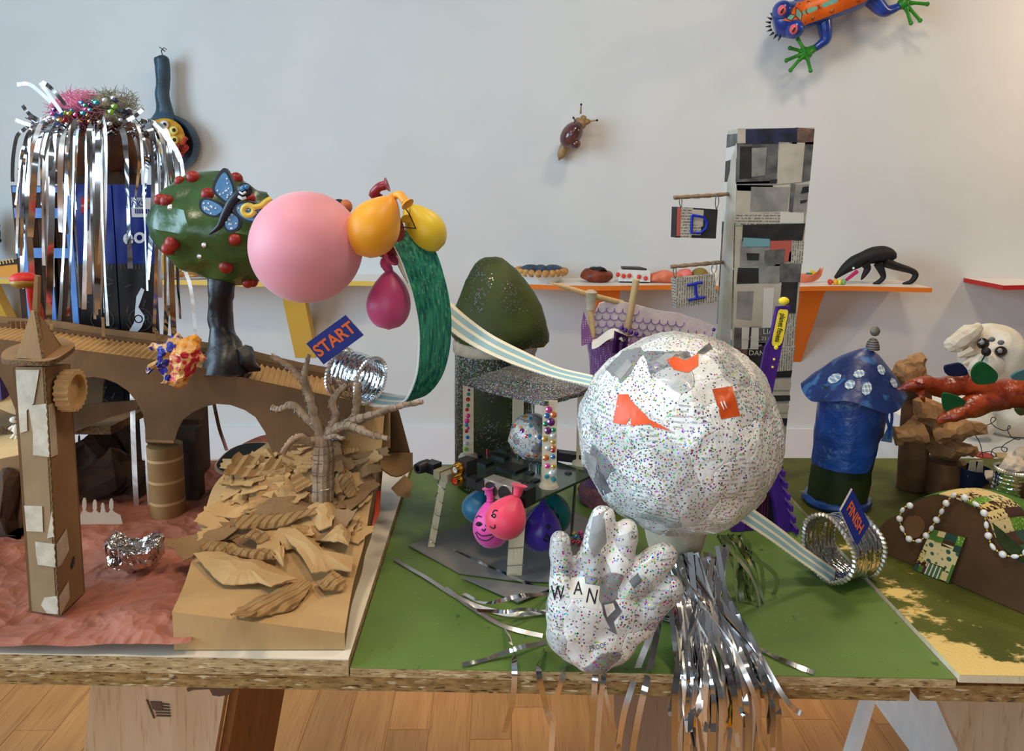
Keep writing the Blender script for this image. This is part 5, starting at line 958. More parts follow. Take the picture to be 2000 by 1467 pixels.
# ------------------------------------------------------------------ moss tower
YM = 1.215
t = thing('moss_tower', 'mossy green glitter tower with conical cap behind the pavilion', 'tower', V((P(966, 900, YM).x, YM, T)))
cb = V((P(966, 960, YM).x, YM, T+.001)); zt1 = P(966, 682, YM).z; q = px(YM)
mb = MB(); mb.lathe([(74*q, 0), (79*q, .004), (79*q, (zt1-T)*.5), (78*q, zt1-T)], cb, n=40); mb.disp(wob(.003, 30)); mb.obj('tower_body', K['moss_dense'], t, ang=60)
mb = MB(); mb.lathe([(79*q, -.004), (82*q, 0), (82*q, .012), (77*q, .016)], V((cb.x, YM, zt1)), n=40); mb.disp(wob(.003, 30)); mb.obj('paper_collar', K['tape'], t)
pr = []
ub = P(977, 660, YM)
for v, hw in ((676, 60), (670, 84), (658, 93), (645, 95), (625, 90), (600, 82), (575, 71), (550, 58), (530, 47), (515, 36), (506, 25), (501, 12), (499, 0)): pr.append((hw*q, P(966, v, YM).z-zt1))
mb = MB(); mb.lathe(pr, V((ub.x, YM, zt1)), n=40)
for p in mb.v: k = max(0, (p.z-zt1)/(pr[-1][1])); p.x -= 20*q*k*k
mb.disp(wob(.010, 15)); mb.disp(wob(.003, 60)); mb.obj('mossy_cap', K['moss'], t, ang=70)
# ------------------------------------------------------------------ circuit board pavilion
ZD = P(862, 928, .98).z
L_, F_, R_, B_2 = G(858, 926, ZD), G(1033, 984, ZD), G(1160, 926, ZD), G(990, 868, ZD)
t = thing('pavilion', 'small pavilion with circuit board floor, gemmed stick posts and glitter roof', 'pavilion', V((F_.x, (L_.y+R_.y)/2, T)))
pcb = mt('circuit_green', (40, 62, 48), (28, 44, 38), 60, rough=.25, spec=.6, coat=.4); chip = mt('chip_black', (30, 29, 30), (40, 38, 37), 80, rough=.4); beige = mt('connector_beige', (150, 136, 108), rough=.5); gold = metal('brass', (206, 164, 84), .25, 0)
d = MB(); d.prism([L_, F_, R_, B_2], (0, 0, -.0035)); d = d.obj('circuit_board', pcb, t, smooth=False)
ex, ey = (F_-L_).normalized(), (B_2-L_).normalized(); RZ = Matrix.Rotation(math.atan2(ex.y, ex.x), 3, 'Z')
def chipbox(u, v, a, b, h, mat=chip, name='chip', par=None):
    c = G(u, v, ZD); mb = MB(); mb.box(c+V((0, 0, h/2)), (a, b, h), RZ, 0); return mb.obj(name, mat, par or d)
for u, v, a, b, h in ((1000, 915, .034, .026, .003), (1062, 899, .036, .030, .003), (945, 905, .022, .018, .003), (975, 893, .028, .012, .003), (1010, 889, .018, .010, .003), (960, 925, .014, .010, .002), (1035, 925, .010, .008, .002), (1020, 945, .014, .009, .003), (1045, 940, .008, .012, .002), (1110, 925, .007, .007, .002), (990, 940, .012, .006, .002), (930, 890, .018, .008, .003), (985, 880, .016, .008, .002)): chipbox(u, v, a, b, h)
for u, v in ((985, 878), (1002, 874), (1016, 871), (1028, 868)): chipbox(u, v, .007, .003, .001, K['white'], 'white_label')
for k, (u, v) in enumerate(((1048, 915), (952, 887), (1012, 892), (1053, 918), (1035, 915))): c = G(u, v, ZD); mb = MB(); mb.lathe([(0, 0), (.002, 0), (.002, .007), (0, .008)], c, n=10); mb.obj('capacitor', (K['foil'], GEM[5], GEM[4], GEM[4], K['foil'])[k], d)
for k in range(2): mb = MB(); c = G(1105+20*k, 897+6*k, ZD); mb.box(c+V((0, 0, .006)), (.05, .007, .012), Matrix.Rotation(-.35, 3, 'Z')); mb.obj('slot_socket', chip, d)
def cn(f, name, size, mat, dz=0, out=0, par=t):
    c = L_.lerp(F_, f)+V((0, 0, dz+size[2]/2))-ey*out; mb = MB(); mb.box(c, size, RZ); return mb.obj(name, mat, par), c
nf = (V((0, 0, 1)).cross(ex)*-1).normalized()
cn(-.08, 'connector_block', (.018, .016, .014), chip, 0, 0); mb = MB(); c = L_.lerp(F_, -.14)+V((0, 0, .008)); mb.lathe([(0, 0), (.008, 0), (.0085, .012), (.007, .02), (.004, .02), (.004, .014), (0, .014)], c, nf, 16); mb.obj('round_jack', chip, t)
cn(.06, 'connector_box', (.011, .022, .011), beige, 0, .004); cn(.15, 'connector_box', (.012, .018, .011), beige, -.001, .006)
for dz in (.018, .003): mb = MB(); c = L_.lerp(F_, .25)+V((0, 0, dz))-ey*-.002; mb.lathe([(0, 0), (.0085, 0), (.0085, .006), (.006, .006), (.006, .013), (.0045, .013), (.0045, .004), (0, .004)], c, nf, 18); j = mb.obj('audio_jack', gold, t); mb = MB(); mb.lathe([(0, .008), (.0042, .008), (.0042, .0115), (.002, .0115), (.002, .009), (0, .009)], c, nf, 14); mb.obj('jack_core', K['white'] if dz > .01 else rd, j)
cn(.27, 'connector_block', (.018, .02, .028), chip, 0, -.01); cn(.42, 'connector_block', (.015, .014, .013), chip, -.001, .0); cn(.52, 'connector_block', (.013, .012, .010), chip, -.001, .002)
for f in (.655, .80):
    o_, c = cn(f, 'socket_plate', (.0225, .018, .022), mt('socket_metal', (176, 164, 154), rough=.35, metal=.6) if f < .7 else bpy.data.materials['socket_metal'], -.003, .0); mb = MB(); mb.lathe([(0, 0), (.0092, 0), (.0092, .001), (0, .0012)], c-ey*.0091, -ey, 22); mb.obj('socket_face', chip, o_)
    mb = MB(); mb.lathe([(.0092, 0), (.0102, 0), (.0102, .0015), (.0092, .0015), (.0092, 0)], c-ey*.0091, -ey, 22); mb.obj('socket_ring', K['foil'], o_)
cn(.95, 'connector_block', (.018, .02, .022), chip, -.003, -.002)
# posts with gems
def gemmed(u0_, u1_, vt, vb, Yp, gems, nm='post'):
    a, b = P(u0_, vt, Yp), P(u1_, vt, Yp); p = MB(); p.bx((a.x, Yp-.001, ZD), (b.x, Yp+.001, a.z)); p = p.obj(nm, K['stick'], t, label='pale craft stick post' if gems else None)
    mb = MB(); c = V(((a.x+b.x)/2, Yp, ZD)); mb.lathe([(px(Yp, 20), 0), (px(Yp, 17), .004), (px(Yp, 11), .006)], c, n=14); mb.obj('glue_foot', K['tape'], p)
    for u, v, r, gi in gems:
        g = MB(); rr = px(Yp, r); g.lathe([(rr, 0), (rr*.92, rr*.35), (rr*.5, rr*.62), (0, rr*.66)], P(u, v, Yp-.0011), (0, -1, 0), 8); g.obj('gem', GEM[gi], p, smooth=False)
Yl, Yfp, Ybp = G(914, 893, ZD).y, G(1074, 950, ZD).y, G(1012, 862, ZD).y
gl = lambda s_: [(u, v, r, g) for u, v, r, g in s_]
gemmed(904, 925, 752, 0, Yl, [(916, 762, 3, 3), (915, 770, 4, 8), (914, 780, 4.5, 5), (914, 792, 4, 4), (912, 800, 4, 5), (914, 812, 5, 0), (912, 822, 5.5, 0), (911, 830, 4, 8), (914, 836, 3.5, 0), (911, 842, 4, 5), (913, 854, 4, 2), (910, 866, 5, 7), (910, 877, 5, 9)])
gemmed(1060, 1089, 782, 0, Yfp, [(1072, 800, 7, 0), (1068, 812, 6, 2), (1081, 810, 6.5, 1), (1076, 824, 8.5, 3), (1065, 828, 5.5, 4), (1070, 841, 7.5, 3), (1081, 840, 5, 4), (1064, 857, 6.5, 6), (1080, 851, 6, 7), (1080, 863, 5, 6), (1070, 875, 6, 7), (1081, 874, 5, 1), (1080, 880, 4.5, 5), (1066, 894, 6.5, 1), (1080, 892, 5, 2), (1069, 910, 5.5, 0), (1081, 911, 5, 6), (1079, 924, 8, 7), (1068, 931, 5, 8), (1081, 936, 5.5, 8)])
gemmed(1001, 1023, 765, 0, Ybp, []); 
Yrp = G(1140, 905, ZD).y; gemmed(1128, 1150, 765, 0, Yrp, [])
rc_ = [P(905, 746, Yl-.012), P(1062, 786, Yfp-.012), P(1150, 760, Yrp+.005), P(1000, 712, Ybp+.012)]
mb = MB(); mb.grid(lambda a, b: rc_[0].lerp(rc_[1], a).lerp(rc_[3].lerp(rc_[2], a), b)+V((0, 0, .010*math.sin(math.pi*a)*math.sin(math.pi*b))), 16, 16, thick=(0, 0, -.006)); mb.disp(wob(.003, 40)); mb.obj('glitter_roof', K['glit_roof'], t, ang=60)
# legs and ground sheets
def stick(pa, pb, w_, th, mat, name='leg', par=t):
    ax = (pb-pa).normalized(); sd = ax.cross(V((0, 1, 0))).normalized()*w_/2; bk_ = V((0, th, 0)); mb = MB(); mb.prism([pa-sd, pa+sd, pb+sd, pb-sd], bk_); return mb.obj(name, mat, par, smooth=False)
g0 = G(842, 1072, T); lg = stick(L_.lerp(F_, .05)+V((0, .006, -.004)), V((g0.x, g0.y, T+.002)), px(1, 13), .002, K['stick'])
mb = MB(); q0, q1 = L_.lerp(F_, .05), V((g0.x, g0.y, T+.002)); mb.tube([q0.lerp(q1, i/60)+V((math.cos(i*.55), math.sin(i*.55), 0))*.006 for i in range(61)], .0005, 4); mb.obj('wire_wrap', K['wire'], lg)
g1 = G(1004, 1128, T); stick(F_.lerp(L_, .10)+V((0, .004, -.004)), V((g1.x, g1.y, T+.002)), px(.95, 29), .002, K['stick']); g2 = G(1116, 1048, T); mb = MB(); mb.tube([R_.lerp(F_, .3)+V((0, .005, -.004)), V((g2.x, g2.y, T+.002))], .002, 8); mb.obj('leg', K['wire'], t)
for v in (1072, 1106): a, b = P(990, v, G(1004, 1128, T).y-.004), P(1026, v-3, G(1004, 1128, T).y-.004); mb = MB(); mb.tube([a, b], .0005, 5); mb.obj('wire_wrap', K['wire'], t)
shm = mt('grey_sheet', (128, 126, 122), (112, 110, 106), 12, rough=.55); gg = lambda u, v, dz=.0012: G(u, v, T+dz)
MB().prism([gg(798, 1067), gg(932, 1018), gg(1080, 985), gg(1205, 1040), gg(1120, 1140), gg(1000, 1135), gg(897, 1121)], (0, 0, .0015)).obj('ground_sheet', shm, None, label='grey card sheet under the pavilion legs', cat='sheet')
MB().prism([gg(900, 1128, .003), gg(1000, 1140, .003), gg(1078, 1150, .003), gg(1012, 1178, .003)], (0, 0, .0015)).obj('ground_sheet', shm, None, label='small grey card triangle in front of the larger grey sheet', cat='sheet')
# mirror ball
cD = P(1040, 853, .99); rD = px(.99, 46); t = thing('gem_ball', 'small glittery ball studded with gems hanging under the pavilion roof', 'ball', cD-V((0, 0, rD))); mb = MB(); mb.ico(cD, rD, 4); mb.disp(wob(.003, 60)); mb.obj('ball_core', K['disco'], t)
mb = MB(); mb.tube([cD+V((0, 0, rD*.9)), V((cD.x-.003, cD.y, rc_[1].z+.008))], .0006, 5); mb.obj('thread', K['white'], t)
rr = random.Random(11)
for k in range(44):
    d_ = V((rr.uniform(-1, 1), rr.uniform(-1, .15), rr.uniform(-.8, 1))).normalized(); r_ = rr.uniform(.0022, .0036); g = MB(); g.lathe([(r_, 0), (r_*.9, r_*.4), (0, r_*.6)], cD+d_*rD*.985, d_, 8); g.obj('gem', rr.choice(GEM), t, smooth=False)
# face balloons
def sphere_hit(u, v, c, r):
    d_ = ray(u, v).normalized(); oc = CAM-c; b_ = oc.dot(d_); k = b_*b_-(oc.dot(oc)-r*r); return CAM+d_*(-b_-math.sqrt(max(0, k)))
ink = mt('marker_ink', (18, 14, 20), rough=.6)
def ink_line(th, pts, r=.0009, name='ink_line'):
    b = [c for c in th.children if c.name.startswith('balloon_body')][0]; Q = [bhit(b, p.x, p.y, .0003) for p in spl([V((u, v, 0)) for u, v in pts], 4)]; Q = [x for x in Q if x]
    if len(Q) > 2: mb = MB(); mb.tube(Q, r, 5); mb.obj(name, ink, th)
bq = .90
zk = ZD-.002
mg = balloon(P(962, 1068, .905), P(957, 978, .91), px(.905, 38), latex('hot_pink_latex', (226, 66, 156)), 'hot pink balloon with a drawn winking smile under the circuit board', nozz=[P(957, 978, .91), P(957, 969, .911), P(955, 958, .912)], folds=6, nring=1.3)
co = balloon(P(970, 1050, .865), P(1009, 968, .875), px(.87, 40), latex('coral_latex', (238, 66, 96)), 'coral red balloon with a drawn face under the circuit board corner', nozz=[P(1009, 968, .875), P(1011, 962, .876), P(1013, 953, .877)], folds=7, nring=1.6)
bl_ = balloon(P(930, 1020, .955), P(944, 958, .955), px(.955, 36), latex('petrol_latex', (22, 92, 122)), 'petrol blue balloon half hidden behind the hot pink balloon', folds=6)
pu = balloon(P(1056, 1076, .93), P(1060, 985, .935), px(.93, 40), latex('violet_latex', (66, 36, 146), .3), 'violet balloon with a drawn face right of the coral balloon', folds=6)
te = balloon(P(1082, 1040, .97), P(1080, 965, .965), px(.97, 36), latex('teal_latex', (10, 104, 104), .3), 'dark teal balloon behind the violet balloon', folds=6)
for l in ([(930, 1012), (934, 1008), (940, 1010)], [(930, 1024), (935, 1020), (941, 1024), (935, 1027), (930, 1024)], [(941, 1034), (945, 1037), (948, 1033)], [(929, 1040), (936, 1052), (950, 1056), (964, 1048)], [(931, 1039), (940, 1046), (950, 1046), (962, 1044)], [(948, 1013), (953, 1010)], [(948, 1026), (955, 1029)]): ink_line(mg, l)
mb = MB(); mb.sph(bhit([c for c in mg.children if c.name.startswith('balloon_body')][0], 936, 1024) or P(936, 1024, .88), .0018, 8); mb.obj('ink_pupil', ink, mg)
for l in ([(962, 1002), (966, 997), (972, 998)], [(960, 1007), (964, 1004), (968, 1007), (965, 1011), (960, 1007)], [(957, 1028), (963, 1032), (967, 1029), (966, 1025)]): ink_line(co, l)
for l in ([(1068, 1029), (1071, 1025), (1074, 1029), (1071, 1033), (1068, 1029)], [(1062, 1052), (1068, 1044), (1072, 1056), (1064, 1056), (1062, 1052)]): ink_line(pu, l)
hb = bhit([c for c in te.children if c.name.startswith('balloon_body')][0], 1086, 1010)
if hb: mb = MB(); mb.sph(hb, (.004, .001, .005), 8); mb.obj('ink_spot', ink, te)
for k, (u, v, g) in enumerate(((1121, 1046, 6), (1134, 1045, 0), (1124, 1052, 8), (1137, 1054, 3), (1131, 1064, 5), (1120, 1062, 5))): c = gg(u, v, .0035); mb = MB(); mb.sph(c+V((0, 0, .003)), (.004, .003, .003), 8); mb.obj('bead', GEM[g], None, label='tiny %s bead on the grey sheet by the wire leg' % ('gold', 'pink', 'blue', 'purple', 'red, nearer the hand,', 'dark red')[k], cat='bead', group='beads on the grey sheet')
# ------------------------------------------------------------------ big ball on collar with streamers
cS = P(1325, 845, .825); RS = px(.835, 194)*.985
t = thing('newsprint_ball', 'huge glittered newspaper ball on a taped collar with silver streamers', 'ball', V((cS.x, cS.y, T)))
mb = MB(); mb.ico(cS, RS, 6); mb.disp(wob(.0022, 26)); mb.disp(lambda p: (p-cS).normalized()*(max(0, .22-abs(noise.noise(p*22)))*.011+max(0, .15-abs(noise.noise(p*47)))*.006)); ball = mb.obj('ball_shell', K['news_ball'], t, ang=170)
opm = [mt('orange_patch', (236, 92, 40), (222, 78, 30), 30, rough=.4), mt('rust_patch', (206, 82, 26), (184, 66, 20), 30, rough=.4)]
def decal(o, pts, mat, par, name, off=.0006, n=7):
    cu, cv = sum(p[0] for p in pts)/len(pts), sum(p[1] for p in pts)/len(pts); b = []
    for i in range(len(pts)):
        p, q_ = pts[i], pts[(i+1) % len(pts)]; b += [(lerp(p[0], q_[0], k/4), lerp(p[1], q_[1], k/4)) for k in range(4)]
    vs = [bhit(o, cu, cv, off)]; fs = []; L2 = len(b)
    for j in range(1, n+1): vs += [bhit(o, lerp(cu, u, j/n), lerp(cv, v, j/n), off) for u, v in b]
    if any(x is None for x in vs): return
    for i in range(L2): fs.append((0, 1+i, 1+(i+1) % L2))
    for j in range(n-1):
        for i in range(L2): a = 1+j*L2; c = a+L2; fs.append((a+i, c+i, c+(i+1) % L2, a+(i+1) % L2))
    mb = MB(); mb.add(vs, fs); return mb.obj(name, mat, par, ang=170)
decal(ball, [(1302, 703), (1318, 696), (1338, 704), (1364, 690), (1364, 714), (1344, 728), (1316, 722)], opm[0], t, 'orange_paper_patch'); decal(ball, [(1207, 770), (1227, 770), (1232, 782), (1232, 815), (1222, 830), (1197, 826)], opm[0], t, 'orange_paper_patch'); decal(ball, [(1232, 782), (1262, 812), (1272, 828), (1232, 832)], opm[0], t, 'orange_paper_patch'); decal(ball, [(1262, 816), (1312, 842), (1274, 834)], opm[0], t, 'orange_paper_patch'); decal(ball, [(1391, 760), (1430, 754), (1446, 812), (1409, 819)], opm[1], t, 'orange_paper_patch')
nd = mt('news_photo_dark', (72, 72, 74), (110, 110, 112), 60, rough=.4); ng = mt('news_photo_grey', (160, 158, 154), (130, 128, 126), 40, rough=.5)
for pts, m_ in (([(1322, 693), (1343, 685), (1347, 697), (1336, 700)], nd), ([(1360, 690), (1385, 668), (1392, 680), (1375, 692)], nd), ([(1140, 880), (1165, 895), (1170, 935), (1150, 925)], ng), ([(1165, 905), (1195, 960), (1178, 968), (1160, 940)], nd), ([(1280, 705), (1300, 690), (1320, 690), (1300, 715)], ng), ([(1200, 730), (1225, 700), (1235, 712), (1212, 742)], ng)): decal(ball, pts, m_, t, 'newspaper_scrap', .0004)
for (a, b) in (((1408, 785), (1414, 800)), ((1414, 784), (1419, 797))):
    mb = MB(); mb.tube([bhit(ball, lerp(a[0], b[0], k/3), lerp(a[1], b[1], k/3), .0004) for k in range(4)], .0007, 5); mb.obj('white_mark', K['white'], t)
cc0 = V((cS.x+.001, cS.y-.0, T)); zc = cS.z-RS
mb = MB(); q = px(.8); mb.lathe([(38*q, T+.066-T), (50*q, .072), (58*q, .088), (66*q, .108), (82*q, .124), (96*q, .138), (92*q, .138)], cc0, n=40); mb.disp(wob(.003, 40)); mb.obj('taped_collar', K['tape'], t, label='off-white tape collar')
mb = MB(); pr = []
for i in range(61): pr.append((.030*(1+.03*math.sin(i*1.05)), .002+.068*i/60))
mb.lathe(pr, cc0, n=36); mb.obj('tin_base', metal('dark_tin', (120, 122, 118), .25, .2, 60), t)
rnd = random.Random(21); mats = [K['foil'], K['foil_w'], K['foil'], K['foil']]
for k in range(54):
    a = rnd.uniform(0, 1); u0_ = lerp(1285, 1425, a)+rnd.uniform(-8, 8); v0_ = 1086+rnd.uniform(-8, 10)-(12 if u0_ > 1400 else 0); uu = lerp(1315, 1520, rnd.random()**1.1) if k > 8 else lerp(1300, 1400, rnd.random())
    ve = rnd.choice((1467+60, 1467+120, 1540, 1500, 1430, 1400, 1460)); y0 = .775+.03*rnd.random()
    m1 = lerp(u0_, uu, .35)+rnd.uniform(-6, 6); m2 = lerp(u0_, uu, .7)
    pts = [P(u0_, v0_, y0), P(m1, 1170, .752), P(m2, 1255, .722), P(lerp(u0_, uu, .88), 1318, yfx((uu-1000)/1950)-.007-.008*rnd.random())]
    if ve > 1340: pts += [P(uu, 1380, yfx((uu-1000)/1950)-.012-.012*rnd.random()), P(uu+rnd.uniform(-14, 14), ve, yfx((uu-1000)/1950)-.014-.016*rnd.random())]
    streamer(pts, px(.75, rnd.uniform(7, 13)), t, mats[k % 4], seed=k+400, tw=.3, curl=.0002)
for k in range(14):   # shorter curls at the right of the collar
    u0_ = rnd.uniform(1395, 1450); ue = rnd.uniform(1430, 1500); y0 = .83+.04*rnd.random(); streamer([P(u0_, 1045, y0-.01), P(u0_+18, 1075, y0), P(lerp(u0_, ue, .8), 1130, y0+.005), P(ue, 1195, y0), P(ue-20, 1215, y0-.01)], px(.85, rnd.uniform(6, 11)), t, mats[k % 4], seed=k+600, tw=.7)
for k, (pts, w_) in enumerate((([(1420, 1060), (1470, 1090), (1508, 1115), (1518, 1140), (1505, 1170), (1488, 1180)], 9), ([(1425, 1050), (1475, 1085), (1490, 1130), (1485, 1180), (1462, 1190), (1470, 1150)], 8), ([(1455, 1010), (1480, 985), (1492, 970), (1491, 962)], 9))):
    streamer([P(u, v, .86) for u, v in pts], px(.86, w_), t, K['foil_w'] if k == 2 else K['foil'], seed=k+700, n=9)
gs = lambda u, v, z=.003: G(u, v, T+z)
E = lambda u, v, o=.010: P(u, v, yfx((u-1000)/1950)-o)
for k, (pts, w_) in enumerate((([gs(770, 1092), gs(830, 1127), gs(900, 1170), gs(960, 1193), gs(1010, 1200, .006), gs(1068, 1195)], 10), ([gs(885, 1075), gs(960, 1110), gs(1030, 1140), gs(1072, 1157)], 9), ([gs(905, 1160), gs(950, 1178, .02), gs(1010, 1165, .03), gs(1072, 1160)], 9), ([gs(930, 1192), gs(985, 1195, .02), gs(1030, 1190, .012), gs(1070, 1200)], 8), ([gs(870, 1148), gs(925, 1190), gs(990, 1225), gs(1060, 1242)], 9), ([gs(903, 1299), gs(955, 1286), gs(1005, 1268, .008), gs(1066, 1254)], 9), ([gs(985, 1225), gs(1000, 1262, .012), E(1005, 1310), E(1001, 1370), E(985, 1430)], 11), ([gs(1062, 1268), E(1052, 1308), E(1066, 1380), E(1078, 1420)], 11), ([gs(1108, 1295), E(1098, 1325), E(1082, 1390), E(1074, 1520)], 11), ([gs(1165, 1300), E(1162, 1330), E(1158, 1400), E(1154, 1520)], 11), ([gs(1182, 1298), E(1178, 1330), E(1170, 1400), E(1162, 1520)], 10), ([gs(1178, 1300), E(1182, 1350), E(1205, 1440), E(1210, 1470)], 7), ([P(1292, 1185, .75), P(1255, 1280, .725), E(1225, 1370), E(1212, 1430), E(1200, 1530)], 12), ([P(1294, 1188, .75), P(1272, 1290, .722), E(1258, 1350), E(1238, 1450), E(1232, 1530)], 12), ([gs(1470, 1260), gs(1530, 1290), gs(1590, 1314)], 9), ([P(1310, 1180, .74), P(1318, 1260, .722), E(1328, 1320), E(1330, 1400), E(1330, 1530)], 10), ([P(1470, 1250, .725), P(1495, 1300, .71), E(1530, 1360), E(1555, 1388), E(1572, 1396)], 10), ([P(1440, 1200, .74), P(1470, 1290, .715), E(1500, 1360), E(1520, 1418)], 10))):
    streamer(pts, px(.75, w_), t, mats[(k+1) % 4], seed=k+800, face=V((0, -.5, .85)) if k < 6 or k == 14 else V((0, -1, 0)), tw=.3, curl=.0005)
for k in range(5): u = 1340+rnd.uniform(0, 110); streamer([E(u, 1340), E(u+6, 1380, .02), E(u-4, 1420, .022)], px(.72, 8), t, mt('gold_foil', (230, 190, 50), rough=.2, metal=1) if k == 0 else bpy.data.materials['gold_foil'], seed=k+900, name='gold_streamer')
# finish track
sa, sb = spl([P(1420, 996, .825), P(1440, 1012, .832), P(1500, 1052, .852), P(1560, 1095, .87), P(1628, 1142, .88)], 5), spl([P(1444, 974, .845), P(1466, 990, .852), P(1525, 1032, .872), P(1575, 1072, .89), P(1632, 1112, .895)], 5)
t = thing('exit_track', 'short striped track slanting from the big ball to FINISH can', 'track', P(1625, 1150, .885)); mb = MB(); mb.ribbon(sa, sb, .0016); mb.obj('track_strip', stm, t, ang=80)
# ------------------------------------------------------------------ hand
t = thing('papier_mache_hand', 'glittered newspaper hand leaning against the ball at the table edge', 'hand', P(1170, 1312, .70)); qh = px(.71); mb = MB()
def hp(u, v, d=0): return P(u, v, .70+(1312-v)*.00006+d)
for u, v, a, b, dp in ((1150, 1185, 84, 72, .027), (1125, 1225, 60, 60, .026), (1205, 1190, 74, 50, .026), (1105, 1245, 40, 36, .022), (1130, 1262, 46, 34, .022), (1160, 1282, 46, 28, .022), (1185, 1250, 62, 52, .024), (1225, 1210, 64, 42, .022), (1100, 1190, 36, 60, .022)): mb.sph(hp(u, v), (a*qh, dp, b*qh), 24, k=16)
for pts, r in (([(1100, 1160), (1097, 1100), (1093, 1058)], (31, 26, 22)), ([(1150, 1140), (1163, 1070), (1177, 1012)], (35, 31, 26)), ([(1195, 1130), (1212, 1080), (1227, 1036)], (30, 29, 24)), ([(1220, 1155), (1260, 1118), (1296, 1086)], (34, 34, 28)), ([(1240, 1205), (1282, 1172), (1310, 1150)], (36, 34, 28))):
    Q = spl([hp(u, v, -.004) for u, v in pts], 5); n = len(Q); mb.tube(Q, [qh*(lerp(r[0], r[1], i/5) if i < 5 else lerp(r[1], r[2], (i-5)/5)) for i in range(n)], 14); mb.sph(Q[-1], qh*r[2]*1.02, 14); mb.sph(Q[0], qh*r[0], 12)
ho = mb.obj('tmp', K['news_hand'], t); md = ho.modifiers.new('r', 'REMESH'); md.mode = 'VOXEL'; md.voxel_size = .0028; ms = ho.modifiers.new('s', 'SMOOTH'); ms.iterations = 7; ms.factor = .6
me = bpy.data.meshes.new_from_object(ho.evaluated_get(bpy.context.evaluated_depsgraph_get())); w0 = wl(ho); mb = MB(); mb.add([v.co+w0 for v in me.vertices], [list(p.vertices) for p in me.polygons]); bpy.data.objects.remove(ho); mb.disp(wob(.0016, 60)); mb.disp(lambda p: nz(p, 24)*.002); hand = mb.obj('hand_form', K['news_hand'], t, ang=170)
def conform_text(txt, u, v, ang, h, o, par, sx=1.0, bold=0):
    cu = bpy.data.curves.new('t', 'FONT'); cu.body = txt; cu.size = 1; cu.align_x = 'CENTER'; cu.align_y = 'CENTER'; cu.offset = bold; cu.resolution_u = 2; ob = bpy.data.objects.new('t', cu); COL.objects.link(ob); m_ = ob.evaluated_get(bpy.context.evaluated_depsgraph_get()).to_mesh(); c, s_ = math.cos(ang), math.sin(ang); vs = []
    for x in m_.vertices: a, b = x.co.x*h*sx, x.co.y*h; vs.append(bhit(o, u+a*c+b*s_, v+a*s_-b*c, .0009) or P(u, v, .68))
    mb = MB(); mb.add(vs, [list(p.vertices) for p in m_.polygons]); bpy.data.objects.remove(ob); bpy.data.curves.remove(cu); return mb.obj('printed_letter', ink, par, smooth=False)
pw = mt('news_white', (226, 218, 206), rough=.5)
for pts in ([(1072, 1135), (1102, 1132), (1108, 1180), (1076, 1182)], [(1115, 1128), (1142, 1126), (1146, 1168), (1112, 1170)], [(1142, 1140), (1172, 1145), (1168, 1192), (1138, 1184)]): decal(hand, pts, pw, t, 'letter_patch', .0004)
conform_text('W', 1089, 1160, 0, 42, hand, t, .62); conform_text('A', 1129, 1150, .05, 38, hand, t, .7); conform_text('N', 1156, 1166, .2, 42, hand, t, .7); conform_text('PROOF', 1168, 1264, -.25, 15, hand, t, .7)
for pts, m_ in (([(1176, 1178), (1202, 1172), (1215, 1195), (1190, 1225), (1178, 1200)], nd), ([(1158, 1010), (1180, 1000), (1185, 1060), (1160, 1090), (1148, 1060)], ng), ([(1208, 1012), (1228, 1015), (1222, 1050), (1206, 1055)], nd), ([(1228, 1135), (1245, 1120), (1255, 1135), (1238, 1150)], nd), ([(1195, 1200), (1205, 1240), (1190, 1232)], nd)): decal(hand, pts, m_, t, 'newspaper_scrap', .0004)
decal(hand, [(1180, 1182), (1198, 1178), (1202, 1190), (1186, 1206)], pw, t, 'letter_patch', .0007)
# ------------------------------------------------------------------ newspaper tower
YN = 1.205
def txtm(name, a, b, lines=220, dirn='Z'):
    m = N(name); m.set(.6, 0, .3); ln = m.math('GREATER_THAN', m.wave(lines/6.28*2, dist=.3, dirn=dirn), .55); g = m.math('GREATER_THAN', m.noise(420, 1), .46); base = m.mix(m.rng(m.noise(40, 3), .4, .6), a, tuple(int(x*.92) for x in a)); m.col(m.mix(m.math('MULTIPLY', m.math('MULTIPLY', ln, g), .75), base, b)); return m.m
C = {'b': mt('news_black', (34, 32, 31), (50, 48, 46), 40, rough=.45), 'g': mt('news_grey', (150, 144, 136), (116, 112, 106), 30, rough=.5), 'p': mt('news_beige', (190, 178, 160), (172, 160, 142), 30, rough=.55), 't': txtm('news_text', (186, 176, 160), (60, 56, 52)), 'v': txtm('news_text_vertical', (182, 172, 156), (60, 56, 52), 260, 'X'), 'd': mt('news_dark_photo', (70, 68, 66), (110, 106, 100), 50, rough=.5), 'n': mt('news_navy', (52, 54, 84), (36, 36, 44), 40, rough=.45), 'r': mt('news_coral', (180, 86, 72), rough=.5), 'c': mt('news_teal', (110, 152, 156), rough=.5), 'w': mt('news_pale', (206, 198, 186), rough=.5), 'k': mt('news_brick', (130, 96, 80), (80, 62, 54), 60, rough=.55)}
c4 = [P(1441, 251, YN), P(1591, 249, YN), P(1527, 928, YN), P(1424, 928, YN)]; c4[2].z = c4[3].z = T+.001; bl4 = [P(1421, 256, YN+.06), P(1385, 915, YN+.06)]; bl4[1].z = T+.001
t = thing('newspaper_tower', 'tall square tower papered with newspaper clippings', 'tower', (c4[2]+c4[3])/2)
